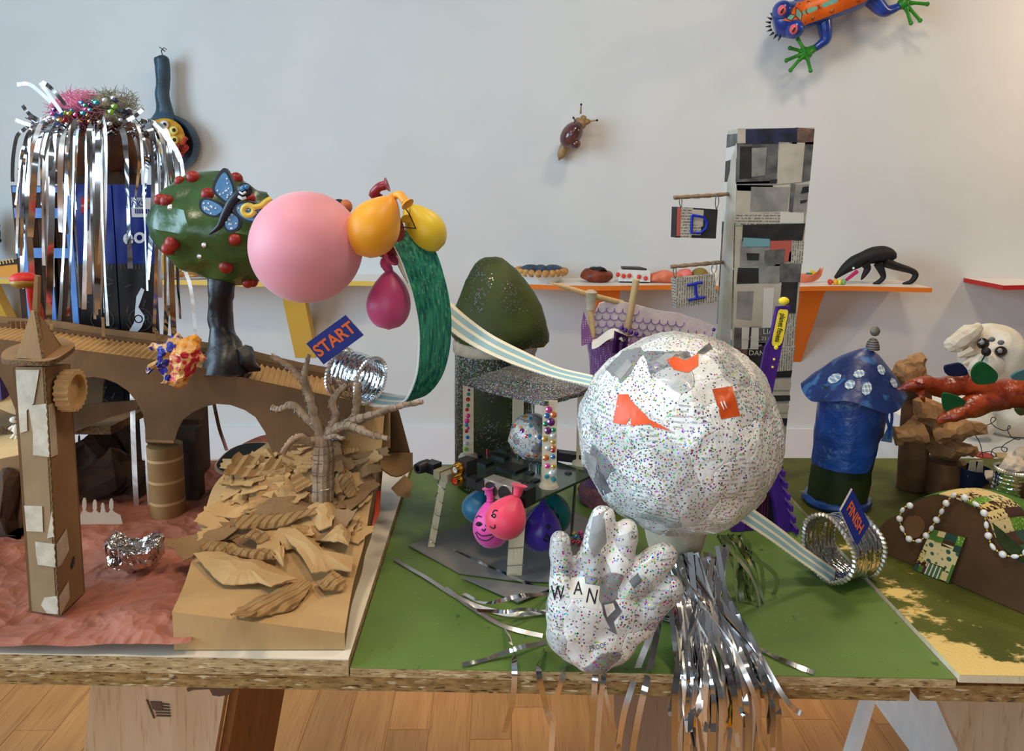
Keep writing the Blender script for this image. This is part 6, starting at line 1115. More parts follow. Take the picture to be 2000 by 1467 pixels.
mb = MB(); bk = V((-.005, .10, 0)); vs = [c4[3], c4[2], c4[1], c4[0], bl4[1], V((c4[2].x-.01, YN+.11, T+.001)), V((c4[1].x-.012, YN+.11, c4[1].z)), bl4[0]]; mb.add(vs, [(0, 1, 2, 3), (4, 0, 3, 7), (1, 5, 6, 2), (5, 4, 7, 6), (3, 2, 6, 7), (0, 4, 5, 1)]); mb.obj('box_core', C['p'], t, smooth=False)
fq = lambda a, b: c4[0].lerp(c4[1], a).lerp(c4[3].lerp(c4[2], a), b); lq = lambda a, b: bl4[0].lerp(c4[0], a).lerp(bl4[1].lerp(c4[3], a), b); nl = (c4[0]-bl4[0]).cross(V((0, 0, 1))).normalized(); nl = nl if nl.x < 0 else -nl
rnd = random.Random(9)
def clip(fn, a0, b0, a1, b1, k, lay, nn, jit=.006):
    j = lambda: rnd.uniform(-jit, jit); p = [fn(a0+j()*2, b0+j()*.5), fn(a1+j()*2, b0+j()*.5), fn(a1+j()*2, b1+j()*.5), fn(a0+j()*2, b1+j()*.5)]; o_ = nn*(.0003+.00035*lay); MB().prism([x+o_ for x in p], nn*-.0003).obj('clipping', C[k], t, smooth=False)
vb = lambda v: (v-249)/676; FY = V((0, -1, 0))
for a0, v0, a1, v1, k, l in ((0, 250, .12, 277, 'p', 1), (.1, 250, .78, 278, 'n', 2), (.76, 250, 1, 278, 'k', 1), (0, 276, .55, 350, 'd', 1), (.04, 280, .2, 340, 'b', 2), (.2, 285, .38, 335, 'g', 3), (.55, 276, .9, 348, 'p', 2), (.88, 276, 1, 345, 'd', 1), (0, 345, .55, 362, 'g', 1), (.45, 340, .56, 348, 'b', 3), (0, 352, 1, 404, 'p', 1), (.2, 356, .72, 400, 'g', 2), (.74, 350, 1, 400, 'g', 2), (.74, 350, .8, 400, 'd', 3), (.9, 356, .99, 366, 'b', 3), (.9, 378, .98, 386, 'b', 3), (0, 402, .95, 424, 't', 2), (.62, 402, .96, 422, 'w', 3), (.1, 422, .98, 455, 'b', 3), (.08, 452, .55, 500, 'g', 2), (.12, 448, .5, 462, 'c', 4), (.5, 452, .82, 494, 'r', 3), (.44, 470, .72, 500, 'd', 4), (.18, 475, .36, 488, 'b', 4), (.8, 455, 1, 496, 'v', 3), (.05, 504, .38, 532, 'b', 3), (.36, 495, .68, 530, 'g', 4), (.66, 496, 1, 532, 'd', 3), (0, 530, .72, 620, 'p', 2), (.06, 548, .3, 600, 'g', 3), (.3, 540, .45, 615, 'p', 4), (.45, 540, .6, 615, 'w', 3), (.7, 528, .97, 610, 'b', 2), (.68, 560, .8, 610, 'p', 4), (.85, 590, 1, 650, 'v', 3), (.02, 616, .14, 655, 'd', 4), (.14, 616, .42, 656, 'w', 4), (.26, 616, .285, 656, 'n', 5), (.42, 618, .7, 650, 'd', 3), (0, 655, .3, 702, 'k', 2), (.25, 645, .75, 705, 'b', 3), (.72, 650, 1, 700, 'v', 4), (.2, 698, .55, 740, 'v', 4)): clip(fq, a0, vb(v0), a1, vb(v1), k, l, FY)
for k in range(10): v = 700+k*23; clip(fq, .3 if k % 2 else .35, vb(v), 1.0, vb(v+13), 'b' if k % 2 == 0 else 'p', 2+k % 3, FY); clip(fq, 0, vb(v), .36, vb(v+24), 'gptd'[k % 4], 1, FY)
for k, (v0, v1, kk) in enumerate(((256, 280, 'd'), (280, 305, 'w'), (300, 345, 'b'), (345, 420, 'w'), (420, 445, 'b'), (445, 505, 'k'), (505, 545, 'b'), (545, 562, 'd'), (560, 620, 'g'), (620, 640, 'w'), (640, 690, 'c'), (690, 760, 'd'), (760, 840, 'p'), (840, 920, 'g'))): clip(lq, 0, vb(v0), 1, vb(v1), kk, 1, nl)
for txt, u, v, h in (('LIA', 1500, 648, .012), ('MAY 22, 23 mat', 1482, 661, .008), ('/Balan', 1478, 674, .007), ('DAN', 1478, 690, .012)): letters(txt, P(u, v, YN-.003), (1, 0, -.02), (0, 0, 1), h, C['w'], t, 'clipping_text')
# hanging signs
bluep = mt('blue_marker', (18, 40, 170), rough=.5)
def hsign(label, q, Y, strokes, tw, hooks, pattern, side):
    p = [P(u, v, Y) for u, v in q]; th = thing('hanging_sign', label, 'sign', (p[2]+p[3])/2); MB().prism(p, (-.004, .014, 0)).obj('sign_block', pattern, th, smooth=False)
    for k, (a0, b0, a1, b1, m_) in enumerate(side):
        f = lambda a, b: p[0].lerp(p[1], a).lerp(p[3].lerp(p[2], a), b)+V((0, -.0006-.0002*k, 0)); MB().prism([f(a0, b0), f(a1, b0), f(a1, b1), f(a0, b1)], (0, .0004, 0)).obj('clipping', m_, th, smooth=False)
    for s_ in strokes: mb = MB(); Q = [P(u, v, Y-.0022) for u, v in s_]; mb.tube(Q, .0022, 6); mb.obj('painted_stroke', bluep, th)
    mb = MB(); mb.tube(spl([P(u, v, yy) for u, v, yy in tw], 5), [.0032*(1+.15*math.sin(i*2.1)) for i in range(5*(len(tw)-1)+1)], 8); mb.obj('twig', twg, th)
    for h in hooks: mb = MB(); mb.tube(spl([P(u, v, Y+.004) for u, v in h], 4), .0008, 5); mb.obj('wire_hook', K['foil'], th)
hsign('newspaper block sign with a blue D hanging from a twig', [(1321, 404), (1402, 409), (1398, 466), (1319, 464)], 1.19, [[(1352, 420), (1350, 454), (1368, 455), (1379, 446), (1381, 434), (1374, 424), (1352, 420)]], [(1316, 386, 1.19), (1350, 384, 1.195), (1385, 382, 1.205), (1424, 379, 1.24)], [[(1330, 406), (1327, 394), (1330, 383), (1332, 394), (1331, 406)], [(1399, 410), (1397, 394), (1401, 379), (1404, 394), (1400, 408)]], C['b'], [(.02, .02, .12, .95, C['r']), (.12, 0, .4, 1, C['t']), (.38, .05, .66, .6, C['p']), (.4, .55, .62, .9, C['t']), (.66, 0, .99, 1, C['b'])])
hsign('newspaper block sign with a blue I hanging from the lower twig', [(1319, 544), (1396, 536), (1402, 590), (1322, 602)], 1.19, [[(1342, 557), (1372, 551)], [(1357, 555), (1361, 581)], [(1344, 586), (1377, 580)]], [(1310, 521, 1.19), (1345, 518, 1.195), (1380, 515, 1.205), (1412, 512, 1.25)], [[(1320, 545), (1315, 533), (1318, 518), (1321, 532), (1319, 545)], [(1393, 536), (1390, 524), (1397, 512), (1400, 524), (1394, 536)]], C['t'], [(.0, .0, 1, 1, C['v'])])
# ------------------------------------------------------------------ purple frame tower
pu_m = mt('purple_paint', (78, 34, 134), (62, 24, 112), 30, rough=.45); YP = 1.03
t = thing('purple_tower', 'purple stick tower with a yellow label and ball, behind the big ball', 'tower', V((P(1490, 1040, YP).x, YP, T)))
b0, b1 = P(1428, 1040, YP), P(1453, 1042, YP); b0.z = b1.z = T+.001; a0, a1 = P(1518, 600, YP), P(1544, 598, YP)
MB().prism([b0, b1, a1, a0], (0, .008, 0)).obj('long_board', pu_m, t, smooth=False); f = lambda a, b: b0.lerp(b1, a).lerp(a0.lerp(a1, a), b)+V((0, -.0006, 0))
MB().prism([f(-.25, .62), f(.1, .62), f(-.05, .86), f(-.28, .83)], (0, .006, 0)).obj('side_board', pu_m, t, smooth=False)
e0, e1 = P(1522, 1044, YP), P(1548, 1042, YP); e0.z = e1.z = T+.001
MB().prism([e0, e1, P(1517, 905, YP), P(1490, 860, YP)], (0, .03, 0)).obj('leg_board', pu_m, t, smooth=False)
for k in range(6): q_ = e1.lerp(P(1517, 905, YP), k/6.); MB().box(q_+V((.001, 0, .006)), (.004, .028, .008)).obj('ragged_slat', pu_m, t)
ylw = mt('label_yellow', (244, 214, 50), rough=.5)
lab = spl([f(.16, .985), f(.5, 1.0-.012), f(.86, .98), f(.9, .93), f(.88, .845), f(.5, .832), f(.14, .845), f(.12, .93)], 3, True); MB().prism([x+V((0, -.0008, 0)) for x in lab], (0, .001, 0)).obj('yellow_label', ylw, t)
up_ = (a0-b0).normalized(); letters('planet fitness', f(.5, .91)+V((0, -.0011, 0)), -up_, up_.cross(V((0, 1, 0)))*-1, .0105, K['black'], t, 'label_text', bold=.02, sx=.72)
mb = MB(); mb.sph(P(1531, 588, YP), (px(YP, 10.5), px(YP, 8), px(YP, 8)), 14); mb.obj('yellow_ball', ylw, t)
for u, v, r in ((1516, 679, 4.6), (1512, 702, 2.6), (1509, 717, 2.6)): mb = MB(); mb.sph(P(u, v, YP-.001), (px(YP, r), .002, px(YP, r)), 10); mb.obj('yellow_dot', ylw, t)
mgt = mt('plum_paint', (74, 16, 56), (52, 10, 42), 60, rough=.5); MB().bx((P(1440, 1000, YP+.02).x, YP+.015, T+.001), (P(1525, 1000, YP+.02).x, YP+.06, P(1500, 968, YP+.02).z)).obj('base_box', K['black'], t)
for k in range(11): x_ = P(1446+k*5.2, 1000, YP+.012).x; MB().bx((x_-.0015, YP+.011, T+.001), (x_+.0013, YP+.0145, P(1460, 970, YP).z)).obj('fence_slat', mgt, t)
MB().bx((P(1440, 1040, YP).x, YP+.004, T+.0005), (P(1545, 1040, YP).x, YP+.05, T+.004)).obj('base_plate', pu_m, t)
# ------------------------------------------------------------------ purple fabric basket with fish tail
YF = 1.145; q = px(YF); cF = V((P(1196, 900, YF).x, YF, T+.001)); dotm = N('purple_dotted_fabric'); dotm.set(.8, 0, .2, sheen=.3); dotm.col(dotm.mix(dotm.rng(dotm.voro(300, rnd=.05), .20, .28), (206, 176, 206), dotm.mix(dotm.rng(dotm.noise(10, 3), .3, .7), (132, 84, 138), (118, 72, 124))))
t = thing('fabric_basket', 'purple dotted fabric basket with dowels and a felt fish tail', 'basket', cF); zz = lambda v: P(1196, v, YF).z-cF.z
mb = MB(); mb.lathe([(52*q, 0), (58*q, zz(930)), (62*q, zz(870)), (50*q, zz(790)), (49*q, zz(735)), (55*q, zz(690)), (60*q, zz(660)), (56*q, zz(655)), (46*q, zz(700))], cF, n=28); mb.disp(wob(.005, 25)); mb.obj('basket_wall', dotm.m, t, ang=70)
mb = MB(); mb.lathe([(0, 0), (64*q, 0), (66*q, zz(955)), (56*q, zz(935)), (50*q, zz(932))], cF, n=28); mb.disp(wob(.004, 50)); mb.obj('fuzzy_base', mt('dusty_pink_fur', (150, 96, 104), (120, 74, 84), 120, rough=.95, bump=.8, bscale=220), t)
MB().prism([P(1135, 640, YF-.03), P(1140, 608, YF-.028), P(1150, 640, YF-.03), P(1158, 668, YF-.034), P(1136, 676, YF-.034)], (0, .003, 0)).obj('fabric_peak', dotm.m, t)
felt = mt('cream_felt', (226, 208, 206), (214, 194, 196), 50, rough=.9, bump=.3, bscale=260); tl = [(1154, 660), (1160, 620), (1171, 593), (1185, 589), (1206, 588), (1240, 595), (1270, 603), (1292, 608), (1326, 612), (1350, 620), (1370, 626), (1396, 637), (1396, 648), (1350, 668), (1250, 690), (1180, 690)]
MB().prism([P(u, v, YF+.0+(u-1154)*.00004) for u, v in tl], (0, .006, 0)).obj('felt_tail', felt, t)
sc_l = mt('scale_ink', (152, 116, 176), rough=.8)
for r in range(6):
    for k in range(15):
        u = 1160+k*16+(r % 2)*8; v = 604+r*14+max(0, (u-1200))*.10
        top_ = 593 if u < 1240 else lerp(595, 640, (u-1240)/156)
        if v-6 < top_+4 or u > 1385 or v > 668: continue
        mb = MB(); mb.tube([P(u+8.2*math.cos(a), v+7.5*math.sin(a), YF-.0008+(u-1154)*.00004) for a in [x*math.pi/6-.2 for x in range(0, 8)]], .0007, 4); mb.obj('scale_line', sc_l, t)
mb = MB(); mb.grid(lambda a, b: P(lerp(1156, 1228, a), 664-22*math.sin(a*2.6)**2+lerp(0, 18, b), YF-.03-.02*b), 14, 3, thick=(0, .002, 0)); mb.obj('white_flap', K['white'], t)
mb = MB(); mb.grid(lambda a, b: P(lerp(1200, 1228, a)-4*b, lerp(646+12*a, 690, b), YF-.05-.008*math.sin(a*9)), 12, 4, thick=(0, .002, 0)); mb.obj('satin_scrap', mt('violet_satin', (62, 20, 84), (44, 12, 62), 30, rough=.35), t)
mb = MB(); mb.tube([P(1073, 552, YF-.03), P(1095, 558, YF-.03), P(1150, 576, YF-.02), P(1215, 592, YF+.01)], [.0004, .0035, .0045, .0045], 10); mb.obj('pointed_dowel', K['dowel'], t); mb = MB(); mb.tube([P(1152, 585, YF-.02), P(1157, 668, YF-.02)], .0052, 10); mb.obj('dowel', K['dowel'], t); mb = MB(); mb.lathe([(.006, 0), (.008, .02), (.010, .026), (.004, .03)], P(1153, 605, YF-.021), (0, 0, 1), 12); mb.obj('tape_wrap', K['tape'], t)
mb = MB(); mb.tube([P(1243, 546, YF-.02), P(1223, 655, YF-.01)], .0052, 10); mb.obj('dowel', K['dowel'], t)
for u, v, r in ((1214, 641, 4), (1221, 645, 5), (1232, 649, 5), (1243, 652, 4.5), (1394, 644, 3.5)): mb = MB(); mb.sph(P(u, v, YF-.03), px(YF, r), 10); mb.obj('purple_bead', mt('purple_pearl', (70, 20, 130), rough=.2, spec=.7) if u == 1214 else bpy.data.materials['purple_pearl'], t)
# ------------------------------------------------------------------ finish can and sign
can('corrugated tin ring at the end of the exit track, under FINISH sign', V((P(1643, 1098, .90).x, .90, T+.043)), (.93, .37, -.02), .040, .050)
sign('navy diamond-tilted sign reading FINISH in orange', [(1665, 956), (1699, 1024), (1673, 1068), (1642, 998)], .862, 'FINISH', .0175, sx=.72, stick=((1660, 1020, .866), (1648, 1050, .885)), th=.004)
# ------------------------------------------------------------------ blue mushroom house
YH = 1.12; q = px(YH)
t = thing('mushroom_house', 'leaning blue mushroom house with white spotted cap and green base', 'house', V((P(1632, 985, YH).x, YH, TR)))
bluef = mt('blue_foil_paint', (30, 74, 150), (20, 50, 108), 20, rough=.3, spec=.6, bump=.8, bscale=46, bdist=.005); capm = mt('cap_navy', (30, 54, 112), (22, 36, 82), 16, rough=.38, spec=.5, bump=.6, bscale=38, bdist=.004, c3=(58, 100, 150), s3=50); dgreen = mt('dark_green_paint', (30, 44, 20), (44, 52, 18), 20, rough=.45, bump=.3)
b0 = V((P(1633, 985, YH).x, YH, TR+.001)); b1 = P(1668, 762, YH+.005)
def ring(f, a, r): c = b0.lerp(b1, f); return c+V((math.cos(a), math.sin(a), 0))*r
mb = MB(); mb.grid(lambda a, b: ring(b, a*6.2832, lerp(55, 60, b)*q), 36, 10); mb.disp(wob(.003, 30)); mb.obj('base_drum', dgreen, t, ang=60)
def low(a):   # ragged lower edge of the blue coat
    d = math.cos(a-4.2); return .36 if d > .55 else (.36+.27*min(1, (.55-d)*3))
mb = MB(); mb.grid(lambda a, b: ring(lerp(low(a*6.2832), .98, b), a*6.2832, lerp(62, 66, b)*q), 48, 12); mb.disp(wob(.004, 38)); mb.obj('blue_coat', bluef, t, ang=60)
mb = MB(); mb.tube([ring(0, k*6.2832/28, 58*q)+V((0, 0, .005)) for k in range(29)], .0062, 8); mb.disp(wob(.003, 60)); mb.obj('blue_foot_ring', bluef, t)
apx = P(1690, 678, YH); cbs = P(1668, 757, YH); axk = (apx-cbs).normalized(); axk = (axk+V((-.12, 0, .2))).normalized(); hk = (apx-cbs).length
mb = MB(); mb.grid(lambda a, b: cbs+(apx-cbs)*(1-(1-b)**1.15)+(lambda th: V((math.cos(th), math.sin(th)*.95, -.03*math.cos(th)))*(98*q*(1-b)**.86*(1+.05*math.sin(th*3+1)))+V((0, 0, -.012*(1-b)**3*(1+.6*math.sin(th*4+.4)))))(a*6.2832), 56, 16); mb.disp(wob(.004, 30)); cap = mb.obj('cap', capm, t, ang=70, label='navy cap with pale plaid spots')
mb = MB(); mb.lathe([(0, 0), (72*q, 0), (70*q, .004), (0, .004)], cbs+V((0, 0, .002)), n=30); mb.obj('cap_underside', dgreen, t)
plaid = N('plaid_spot'); plaid.set(.6, 0, .3); w1, w2 = plaid.wave(60, dirn='X'), plaid.wave(60, dirn='Z'); plaid.col(plaid.mix(plaid.math('MULTIPLY', plaid.math('ADD', plaid.math('GREATER_THAN', w1, .75), plaid.math('GREATER_THAN', w2, .75)), .5), (122, 150, 180), (226, 222, 210)))
for u, v, a, b, r in ((1630, 739, 15, 9, -.45), (1678, 730, 12, 8, -.25), (1660, 751, 11, 9, -.5), (1693, 759, 10, 14, .3), (1721, 722, 7, 11, -.5), (1746, 748, 6, 11, -.5), (1738, 724, 4, 9, -.5)):
    decal(cap, [(u+a*math.cos(k*.7854)*math.cos(r)-b*math.sin(k*.7854)*math.sin(r), v+a*math.cos(k*.7854)*math.sin(r)+b*math.sin(k*.7854)*math.cos(r)) for k in range(8)], plaid.m, t, 'pale_spot', .0016, 4)
rope = N('striped_knob'); rope.set(.5); rope.col(rope.mix(rope.math('GREATER_THAN', rope.wave(90, dirn='Z', dist=1), .5), (120, 110, 98), (60, 54, 50)))
mb = MB(); k0 = P(1704, 683, YH); mb.lathe([(13*q, 0), (12.5*q, 8*q), (10*q, 16*q), (6*q, 22*q), (0, 24*q)], k0, n=16); mb.obj('striped_knob', rope.m, t); mb = MB(); mb.sph(P(1709, 647, YH), (10*q, 7*q, 10*q), 14); mb.obj('button_finial', mt('button_grey', (128, 120, 108), (90, 84, 76), 120, rough=.45), t)
for pts in ([(1737, 792), (1732, 815), (1737, 838), (1736, 860)], [(1740, 795), (1742, 820), (1735, 850)]): streamer([P(u, v, YH-.05) for u, v in pts], px(YH, 6), t, bluef, 'cloth_strip', seed=3)
mb = MB(); mb.prism([P(1738, 832, YH-.05), P(1745, 838, YH-.05), P(1742, 865, YH-.05), P(1722, 862, YH-.05)], (0, .003, 0)); mb.obj('cloth_scrap', mt('denim', (70, 92, 116), rough=.8), t)
# ------------------------------------------------------------------ tube trees with crumpled kraft tops
YK = 1.18; q = px(YK)
def crumpy(mb, seed, amp=.008, sc=38): mb.disp(crumple(amp, sc, seed)); mb.disp(crumple(amp*.5, sc*2.6, seed+9)); return mb
t = thing('paper_tube_tree', 'tall cardboard tube tree with crumpled kraft paper top beside mushroom house', 'tree', V((P(1779, 960, YK).x, YK, TR)))
mb = MB(); mb.tube([V((P(1779, 958, YK).x, YK, TR+.001)), P(1785, 870, YK), P(1790, 790, YK), P(1792, 735, YK)], [27*q, 28*q, 27*q, 26*q], 20); mb.obj('tube_trunk', K['kraft_d'], t)
for u, v, a, b, s_ in ((1770, 730, 22, 30, 1), (1792, 722, 15, 32, 2)): mb = MB(); mb.ico(P(u, v, YK-.01), (a*q, .02, b*q), 3); crumpy(mb, s_, .009); mb.obj('crumpled_top', K['kraft'], t, smooth=False)
for pts, r, s_ in (([(1800, 840), (1780, 845), (1748, 852)], (24, 20, 17), 3), ([(1790, 800), (1812, 800), (1838, 815)], (22, 22, 16), 4), ([(1815, 850), (1835, 840), (1875, 838), (1924, 838)], (26, 24, 18, 8), 5)): mb = MB(); Q = spl([P(u, v, YK-.05) for u, v in pts], 4); mb.tube(Q, [q*lerp(r[i//4], r[min(i//4+1, len(r)-1)], (i % 4)/4) for i in range(len(Q))], 12); crumpy(mb, s_, .007, 45); mb.obj('crumpled_branch', K['kraft'], t, smooth=False)
t = thing('paper_tube_tree', 'short wide cardboard tube stump with crumpled kraft paper on top', 'tree', V((P(1842, 955, YK).x, YK-.02, TR))); mb = MB(); mb.lathe([(35*q, 0), (36*q, .0), (36*q, px(YK, 66)), (33*q, px(YK, 66))], V((P(1842, 953, YK-.02).x, YK-.02, TR+.001)), n=24); mb.obj('tube_trunk', K['kraft_d'], t)
mb = MB(); mb.ico(P(1845, 872, YK-.02), (34*q, .03, 22*q), 3); crumpy(mb, 6, .010, 34); mb.obj('crumpled_top', K['kraft'], t, smooth=False); mb = MB(); mb.tube(spl([P(1860, 872, YK-.04), P(1885, 880, YK-.05), P(1903, 882, YK-.05)], 3), [q*x for x in (14, 14, 13, 12, 11, 10, 9)], 10); crumpy(mb, 7, .005, 50); mb.obj('crumpled_branch', K['kraft'], t, smooth=False)
# red branch with felt leaves
redb = mt('red_orange_paint', (164, 62, 22), (120, 38, 14), 26, rough=.28, spec=.6, bump=.9, bscale=60, bdist=.004, c3=(110, 34, 16), s3=70); gf = mt('green_felt', (22, 92, 44), (16, 76, 36), 60, rough=.95); YR = 1.06; q = px(YR)
t = thing('red_branch', 'glossy red orange painted branch with green felt leaves, right edge', 'branch', P(1900, 800, YR))
def limb(pts, r, nm): Q = spl([P(u, v, y) for u, v, y in pts], 4); mb = MB(); mb.tube(Q, [q*lerp(r[i//4], r[min(i//4+1, len(r)-1)], (i % 4)/4) for i in range(len(Q))], 14); crumpy(mb, 8, .004, 50); mb.obj(nm, redb, t, ang=50)
limb([(1755, 764, YR), (1785, 751, YR), (1840, 755, YR), (1894, 755, YR), (1949, 768, YR), (2005, 772, YR), (2090, 790, YR+.02)], (2, 13, 19, 20, 24, 32, 34), 'main_limb'); limb([(1828, 826, YR-.03), (1867, 808, YR-.03), (1908, 790, YR-.02), (1955, 778, YR)], (5, 15, 19, 24), 'side_limb')
limb([(1798, 765, YR-.01), (1802, 778, YR-.012), (1804, 787, YR-.012)], (9, 5, .6), 'thorn'); limb([(1890, 742, YR), (1892, 730, YR), (1892, 719, YR)], (7, 4, .6), 'thorn'); limb([(1795, 748, YR-.01), (1800, 740, YR-.01)], (8, 1), 'thorn')
for k, (pts, m_, dy) in enumerate((([(1900, 722), (1915, 708), (1932, 714), (1949, 731), (1942, 748), (1910, 751), (1899, 742)], gf, -.028), ([(1841, 772), (1852, 769), (1875, 777), (1886, 787), (1872, 800), (1850, 804), (1843, 796)], gf, -.045), ([(1845, 718), (1858, 713), (1878, 711), (1890, 725), (1885, 734), (1852, 734)], mt('navy_felt', (16, 26, 62), rough=.9), -.01), ([(1978, 734), (1990, 726), (2010, 722), (2012, 742), (1980, 742)], mt('teal_felt', (70, 110, 112), rough=.6), -.03), ([(1983, 800), (2000, 798), (2010, 806), (1992, 812)], mt('olive_felt', (70, 74, 30), rough=.9), -.03))):
    mb = MB(); mb.prism(spl([P(u, v, YR+dy+(v-740)*.0002) for u, v in pts], 3, True), (0, .003, .001)); mb.obj('felt_leaf', m_, t)
pz = P(2088, 800, YR+.02); mb = MB(); mb.tube([V((pz.x, pz.y, TR+.001)), pz], [.026, .02], 14); mb.disp(wob(.003, 40)); mb.obj('supporting_trunk', K['kraft_d'], t)
t = thing('curly_wire', 'thin curly wire looping above the navy cup at right', 'wire', P(1940, 892, 1.2))
for pts in ([(1925, 831), (1938, 826), (1945, 818), (1938, 815), (1935, 824), (1944, 834), (1961, 841), (1973, 836), (1971, 831), (1968, 840), (1976, 854), (1990, 859), (1991, 855), (1980, 858), (1961, 869), (1956, 878), (1964, 883), (1967, 876), (1955, 873), (1940, 877), (1936, 887), (1943, 893), (1946, 888), (1935, 882), (1920, 884), (1912, 890)], [(1875, 851), (1895, 853), (1914, 838), (1925, 831)], [(1904, 849), (1914, 866), (1920, 893)]): mb = MB(); mb.tube(spl([P(u, v, 1.2) for u, v in pts], 4), .0007, 5, cap=False); mb.obj('wire_strand', K['dwire'], t)
# ------------------------------------------------------------------ white pedestal and dog
YD = 1.56; zp = P(1900, 862, 1.53).z
xp0 = G(1886, 884, zp).x; ypf = G(1925, 906, zp).y
MB().bx((xp0, ypf, 0), (xp0+1.0, ypf+.6, zp)).obj('pedestal', K['white'], None, label='white pedestal block behind the table carrying the white dog', cat='pedestal')
t = thing('dog_sculpture', 'white papier mache dog with floppy ears sitting on the white pedestal', 'dog', V((P(1930, 860, YD).x, YD, zp))); q = px(YD); dw = mt('dog_white', (232, 226, 214), (214, 200, 178), 14, rough=.6, bump=.6, bscale=50, bdist=.004)
mb = MB(); mb.ico(P(1938, 690, YD), (60*q, .062, 60*q), 4); mb.ico(P(1925, 712, YD-.045), (36*q, .03, 26*q), 3); mb.disp(wob(.005, 28)); mb.obj('head', dw, t, ang=70)
mb = MB(); mb.ico(P(1960, 800, YD+.06), (62*q, .085, 72*q), 4); mb.disp(wob(.006, 24))
for p in mb.v: p.z = max(p.z, zp+.001)
mb.obj('body', dw, t, ang=70)
for u, v, a, b, dy in ((1910, 830, 30, 32, -.02), (1985, 835, 45, 40, .0)): mb = MB(); mb.ico(V((P(u, v, YD+dy).x, YD+dy, zp+b*q+.004)), (a*q, .035, b*q), 3); mb.disp(wob(.003, 30)); mb.obj('paw', dw, t, ang=70)
mb = MB(); mb.tube(spl([P(1912, 638, YD-.02), P(1890, 655, YD-.03), P(1865, 672, YD-.03), P(1850, 682, YD-.03)], 4), [q*x for x in (8, 12, 15, 17, 18, 18, 18, 17, 17, 16, 14, 11, 7)], 10); crumpy(mb, 3, .004, 50); mb.obj('ear', dw, t, smooth=False); mb = MB(); mb.tube(spl([P(1988, 676, YD-.02), P(1996, 700, YD-.03), P(2000, 730, YD-.03)], 4), [q*x for x in (8, 12, 14, 15, 15, 15, 14, 12, 6)], 10); mb.obj('ear', dw, t)
for u, v in ((1872, 698), (1880, 712), (1890, 722), (1950, 735)): mb = MB(); mb.tube([P(u+22, v-12, YD-.04), P(u, v, YD-.05)], [.012, .002], 7); mb.obj('fur_tuft', dw, t)
for u, v in ((1920, 671), (1955, 687)): e = MB(); e.sph(P(u, v, YD-.062), (12*q, .008, 11*q), 14); e = e.obj('eye', mt('dog_eye', (46, 34, 30), rough=.1, spec=.8) if u == 1920 else bpy.data.materials['dog_eye'], t); g = MB(); g.sph(P(u-2, v-2, YD-.0715), (5*q, .004, 5*q), 8); g.obj('eye_glint', mt('glint', (150, 150, 152), rough=.2) if u == 1920 else bpy.data.materials['glint'], e)
mb = MB(); mb.sph(P(1926, 687, YD-.075), (8*q, .010, 9*q), 12); mb.obj('nose', K['black'], t); mb = MB(); mb.tube([P(1924, 694, YD-.08), P(1916, 708, YD-.078)], .0014, 6); mb.obj('mouth', K['black'], t)
for u, v in ((1937, 663), (1955, 669)): mb = MB(); mb.sph(P(u, v, YD-.064), (7*q, .003, 5*q), 10); mb.obj('eyebrow', mt('brow_grey', (120, 124, 128), rough=.6) if u == 1937 else bpy.data.materials['brow_grey'], t)
for u, v, m_, l in ((1920, 891, mt('disc_red', (150, 40, 34), rough=.4), 'flat red disc on the front corner of the white pedestal'), (1963, 893, mt('disc_tan', (168, 144, 100), rough=.5), 'flat tan disc behind the crumpled paper on the white pedestal')): c = G(u, v, zp); mb = MB(); mb.lathe([(0, 0), (.018, 0), (.018, .003), (0, .004)], c+V((0, 0, .0005)), n=20); mb.obj('disc', m_, None, label=l, cat='disc')
# ------------------------------------------------------------------ felt hill with patchwork
g0, g1 = G(1699, 1069, TR), G(2000, 1201, TR); ld = (g1-g0).normalized(); nf = V((ld.y, -ld.x, 0)); nf = nf if nf.y < 0 else -nf
def fc(u, v, off=0): d_ = ray(u, v); k = ((g0-CAM).dot(nf)+off)/d_.dot(nf); return CAM+d_*k
ol = [(1698, 1050), (1733, 1016), (1759, 1003), (1780, 985), (1806, 972), (1834, 967), (1859, 973), (1885, 982), (1903, 991), (1922, 1006), (1935, 1026), (1945, 1052), (1965, 1078), (2000, 1102), (2070, 1160), (2110, 1240)]
ot = spl([fc(u, v) for u, v in ol], 3)
for p in ot: p.z = max(p.z, TR+.004)
felt_b = mt('brown_felt', (92, 64, 38), (78, 52, 30), 16, rough=.95, bump=.3, bscale=200)
t = thing('felt_hill', 'brown felt hill with a patchwork fabric roof at the right edge', 'hill', (g0+g1)/2)
gr = g0+ld*((ot[-1]-g0).dot(ld)); gr.z = TR+.001; gl_ = V((g0.x, g0.y, TR+.001))
MB().prism([gl_, gr]+[x for x in reversed(ot)], nf*-.003).obj('front_face', felt_b, t, smooth=False)
def fab(name, a, b, sc, kind):
    m = N(name); m.set(.85, 0, .2)
    if kind == 'dots': f = m.rng(m.voro(sc, rnd=.5), .30, .36)
    elif kind == 'net': f = m.rng(m.voro(sc, feature='DISTANCE_TO_EDGE'), .08, .13)
    elif kind == 'stripe': f = m.math('GREATER_THAN', m.wave(sc/6.28, dirn='X'), .5)
    else: f = m.rng(m.noise(sc, 2), .48, .52)
    m.col(m.mix(f, a, b)); return m.m
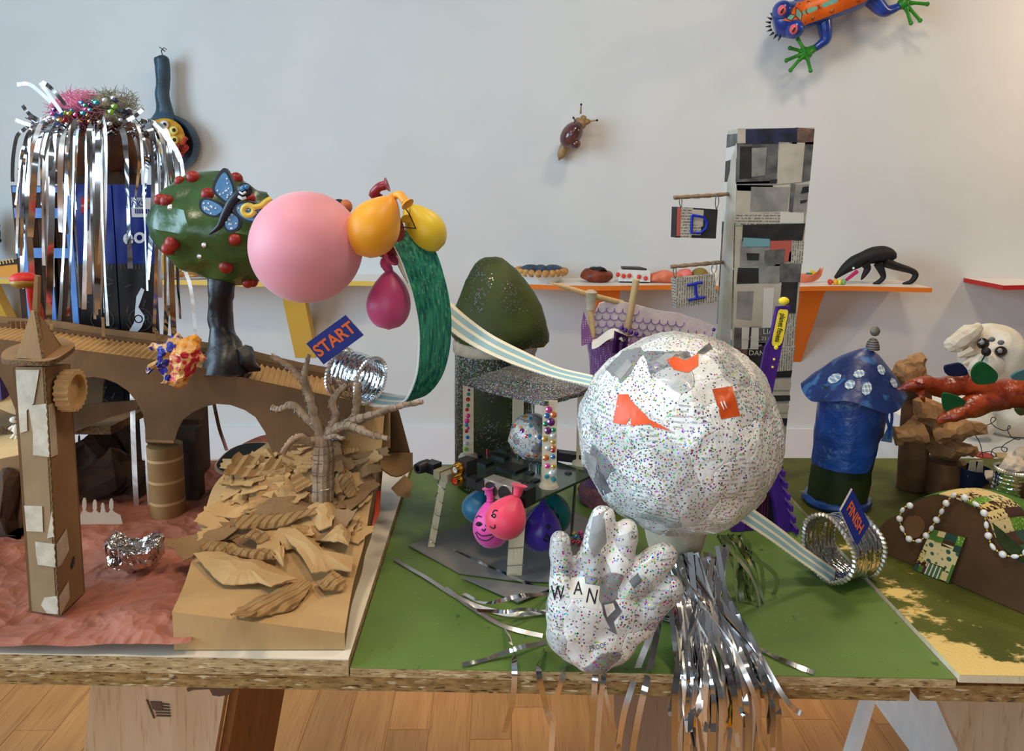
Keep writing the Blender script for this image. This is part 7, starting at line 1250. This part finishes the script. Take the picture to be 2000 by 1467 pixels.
FB = [fab('fabric_bean', (70, 36, 36), (222, 196, 134), 170, 'dots'), mt('fabric_green', (84, 126, 44), (74, 114, 38), 60, rough=.9), fab('fabric_floral', (66, 36, 30), (214, 186, 112), 150, 'noise'), mt('fabric_teal', (46, 74, 62), rough=.9), fab('fabric_dotgreen', (176, 196, 110), (96, 140, 46), 260, 'dots'), mt('fabric_brown', (74, 46, 34), rough=.9), fab('fabric_lattice', (60, 36, 34), (216, 190, 130), 120, 'net'), fab('fabric_flower', (58, 96, 86), (224, 202, 146), 110, 'dots'), mt('fabric_beige', (220, 192, 132), rough=.9)]
rnd = random.Random(5); n0 = 6; rows = 4; ns = len(ot)
def roofp(i, k): p = ot[min(i, ns-1)]; d_ = -nf*(k*.042); return p+d_+V((0, 0, -.004*k*k*.6+.002))
for i in range(n0, ns-1, 3):
    for k in range(rows):
        m_ = FB[(i*2+k*5+int(i/3)*(k+1)) % 9]; mb = MB(); mb.grid(lambda a, b: (lambda x: roofp(int(x), k+b).lerp(roofp(int(x)+1, k+b), x-int(x)) if int(x) < ns-1 else roofp(ns-1, k+b))(min(i+3*a, ns-1)), 3, 2, thick=(0, 0, -.0015)); mb.obj('fabric_patch', m_, t, ang=60)
MB().prism([x-nf*.17+V((0, 0, -.012)) for x in [gl_+V((0, 0, .012))]+ot[4:]+[gr+V((0, 0, .012))]], nf*.003).obj('back_face', felt_b, t, smooth=False)
mb = MB(); mb.prism([fc(1784+22*math.cos(a*.5236), 1029+23*math.sin(a*.5236), .0012) for a in range(12)], nf*-.001); mb.obj('round_felt_patch', mt('tan_felt', (112, 78, 48), rough=.95), t)
mb = MB(); mb.prism([fc(u, v, .002) for u, v in ((1938, 1022), (1955, 1035), (1985, 1060), (2000, 1075), (2000, 1100), (1968, 1078), (1948, 1058))], nf*-.001); mb.obj('moss_patch', mt('moss_green', (52, 62, 26), (38, 46, 18), 80, rough=.95, bump=.6, bscale=300), t)
# garland
t = thing('bead_garland', 'white and gold bead garland swagged over the brown felt hill', 'garland', fc(1870, 1000, .005)); gp = spl([fc(u, v, .006) for u, v in ((1780, 987), (1766, 992), (1757, 1011), (1763, 1035), (1777, 1054), (1796, 1056), (1812, 1043), (1824, 1024), (1837, 1003), (1848, 983), (1867, 966), (1896, 979), (1918, 994), (1925, 1016), (1929, 1041), (1939, 1068), (1964, 1085), (1994, 1085), (2020, 1070))], 10)
mb = MB(); mb.tube(gp, .0005, 4); mb.obj('string', K['white'], t); acc = 0; k = 0; pearl = mt('pearl', (228, 226, 222), rough=.25, spec=.6); gbead = metal('gold_bead', (210, 170, 60), .3, 0)
nxt = .002
for i in range(1, len(gp)):
    acc += (gp[i]-gp[i-1]).length
    if acc >= nxt:
        tg = (gp[i]-gp[i-1]).normalized(); kd = k % 4; r = (.0042, .0017, .0027, .0017)[kd]; mb = MB()
        mb.sph(gp[i], (r, r, r*(1.7 if kd == 2 else 1)), 10, rot=frame(0, tg.orthogonal(), tg)); mb.obj('pearl_bead' if kd in (0, 2) else 'gold_bead', pearl if kd in (0, 2) else gbead, t)
        r2 = (.0017, .0027*1.6, .0017, .0042)[kd]; nxt = acc+(r*(1.6 if kd == 2 else 1)+r2)*.98; k += 1
# leaning patchwork card
cA = [fc(1821, 1033, .004), fc(1886, 1050, .004), G(1853, 1141, TR), G(1784, 1113, TR)]; cA[2].z = cA[3].z = TR+.001; t = thing('patchwork_card', 'green patchwork fabric card leaning on the brown felt hill', 'card', cA[3]); nn = (cA[1]-cA[0]).cross(cA[0]-cA[3]).normalized(); MB().prism(cA, nn*-.004).obj('card_board', felt_b, t, smooth=False)
cf = lambda a, b: cA[0].lerp(cA[1], a).lerp(cA[3].lerp(cA[2], a), b)+nn*.0005
for a0, b0_, a1_, b1_, m_ in ((0, 0, .22, .24, 1), (.22, 0, .44, .12, 8), (.22, .12, .44, .26, 1), (.44, 0, .8, .16, 3), (.44, .16, .8, .30, 5), (.8, 0, 1, .2, 4), (.8, .2, 1, .34, 3), (0, .24, .8, .5, 7), (.8, .34, 1, .6, 7), (.12, .5, .8, .72, 7), (0, .5, .14, .72, 2), (0, .72, .3, .86, 2), (0, .86, .12, 1, 3), (.12, .86, .24, 1, 1), (.24, .86, .34, 1, 5), (.74, .8, .92, .98, 8), (.92, .6, 1, 1, 1), (.8, .6, .92, .8, 7)): MB().prism([cf(a0, b0_), cf(a1_, b0_), cf(a1_, b1_), cf(a0, b1_)], nn*.0006).obj('fabric_patch', FB[m_], t, smooth=False)
for k in range(8): a0 = .32+k*.055; MB().prism([cf(a0, .74), cf(a0+.04, .74), cf(a0+.04, 1), cf(a0, 1)], nn*.0007).obj('fabric_stripe', FB[1] if k % 2 else K['white'], t, smooth=False)
# navy cup with wooden sticks, tin can with paper
YU = 1.13; q = px(YU); t = thing('navy_cup', 'navy blue cut tube holding two wooden sticks behind patchwork hill', 'cup', V((P(1900, 955, YU).x, YU, TR))); c = V((P(1902, 950, YU).x, YU, TR+.001)); mb = MB(); mb.lathe([(26*q, 0), (28*q, P(1902, 914, YU).z-c.z), (26.5*q, P(1902, 914, YU).z-c.z), (25*q, .004), (0, .004)], c, n=24); mb.obj('tube_wall', mt('navy_card', (20, 28, 62), rough=.6), t)
for u, a in ((1899, .12), (1912, -.08)): mb = MB(); mb.box(P(u, 916, YU-.01), (px(YU, 14), .003, px(YU, 34)), Matrix.Rotation(a, 3, 'Y')); mb.obj('wooden_stick', K['stick'], None, label='%s flat wooden stick standing in the navy cup' % ('left' if a > 0 else 'right'), cat='stick')
YQ = .955; can('small corrugated tin can holding crumpled paper on the patchwork hill', P(1968, 946, YQ), (.06, -.05, 1), px(YQ, 28), px(YQ, 62), ridges=7)
for u, v, r, Y, l in ((1982, 910, 24, YQ, 'crumpled pale paper ball stuffed in the small tin can'), (1995, 888, 22, YQ+.08, 'crumpled pale paper ball behind the small tin can'), (1937, 932, 16, YQ+.05, 'crumpled pale paper wad between navy cup and tin can')): mb = MB(); mb.ico(P(u, v, Y), (px(Y, r), px(Y, r*.8), px(Y, r*.8)), 3); crumpy(mb, u % 7, .006, 45); mb.obj('paper_ball', mt('pale_paper_%d' % u, (206, 186, 164), (188, 168, 146), 40, rough=.8), None, smooth=False, label=l, cat='paper ball')
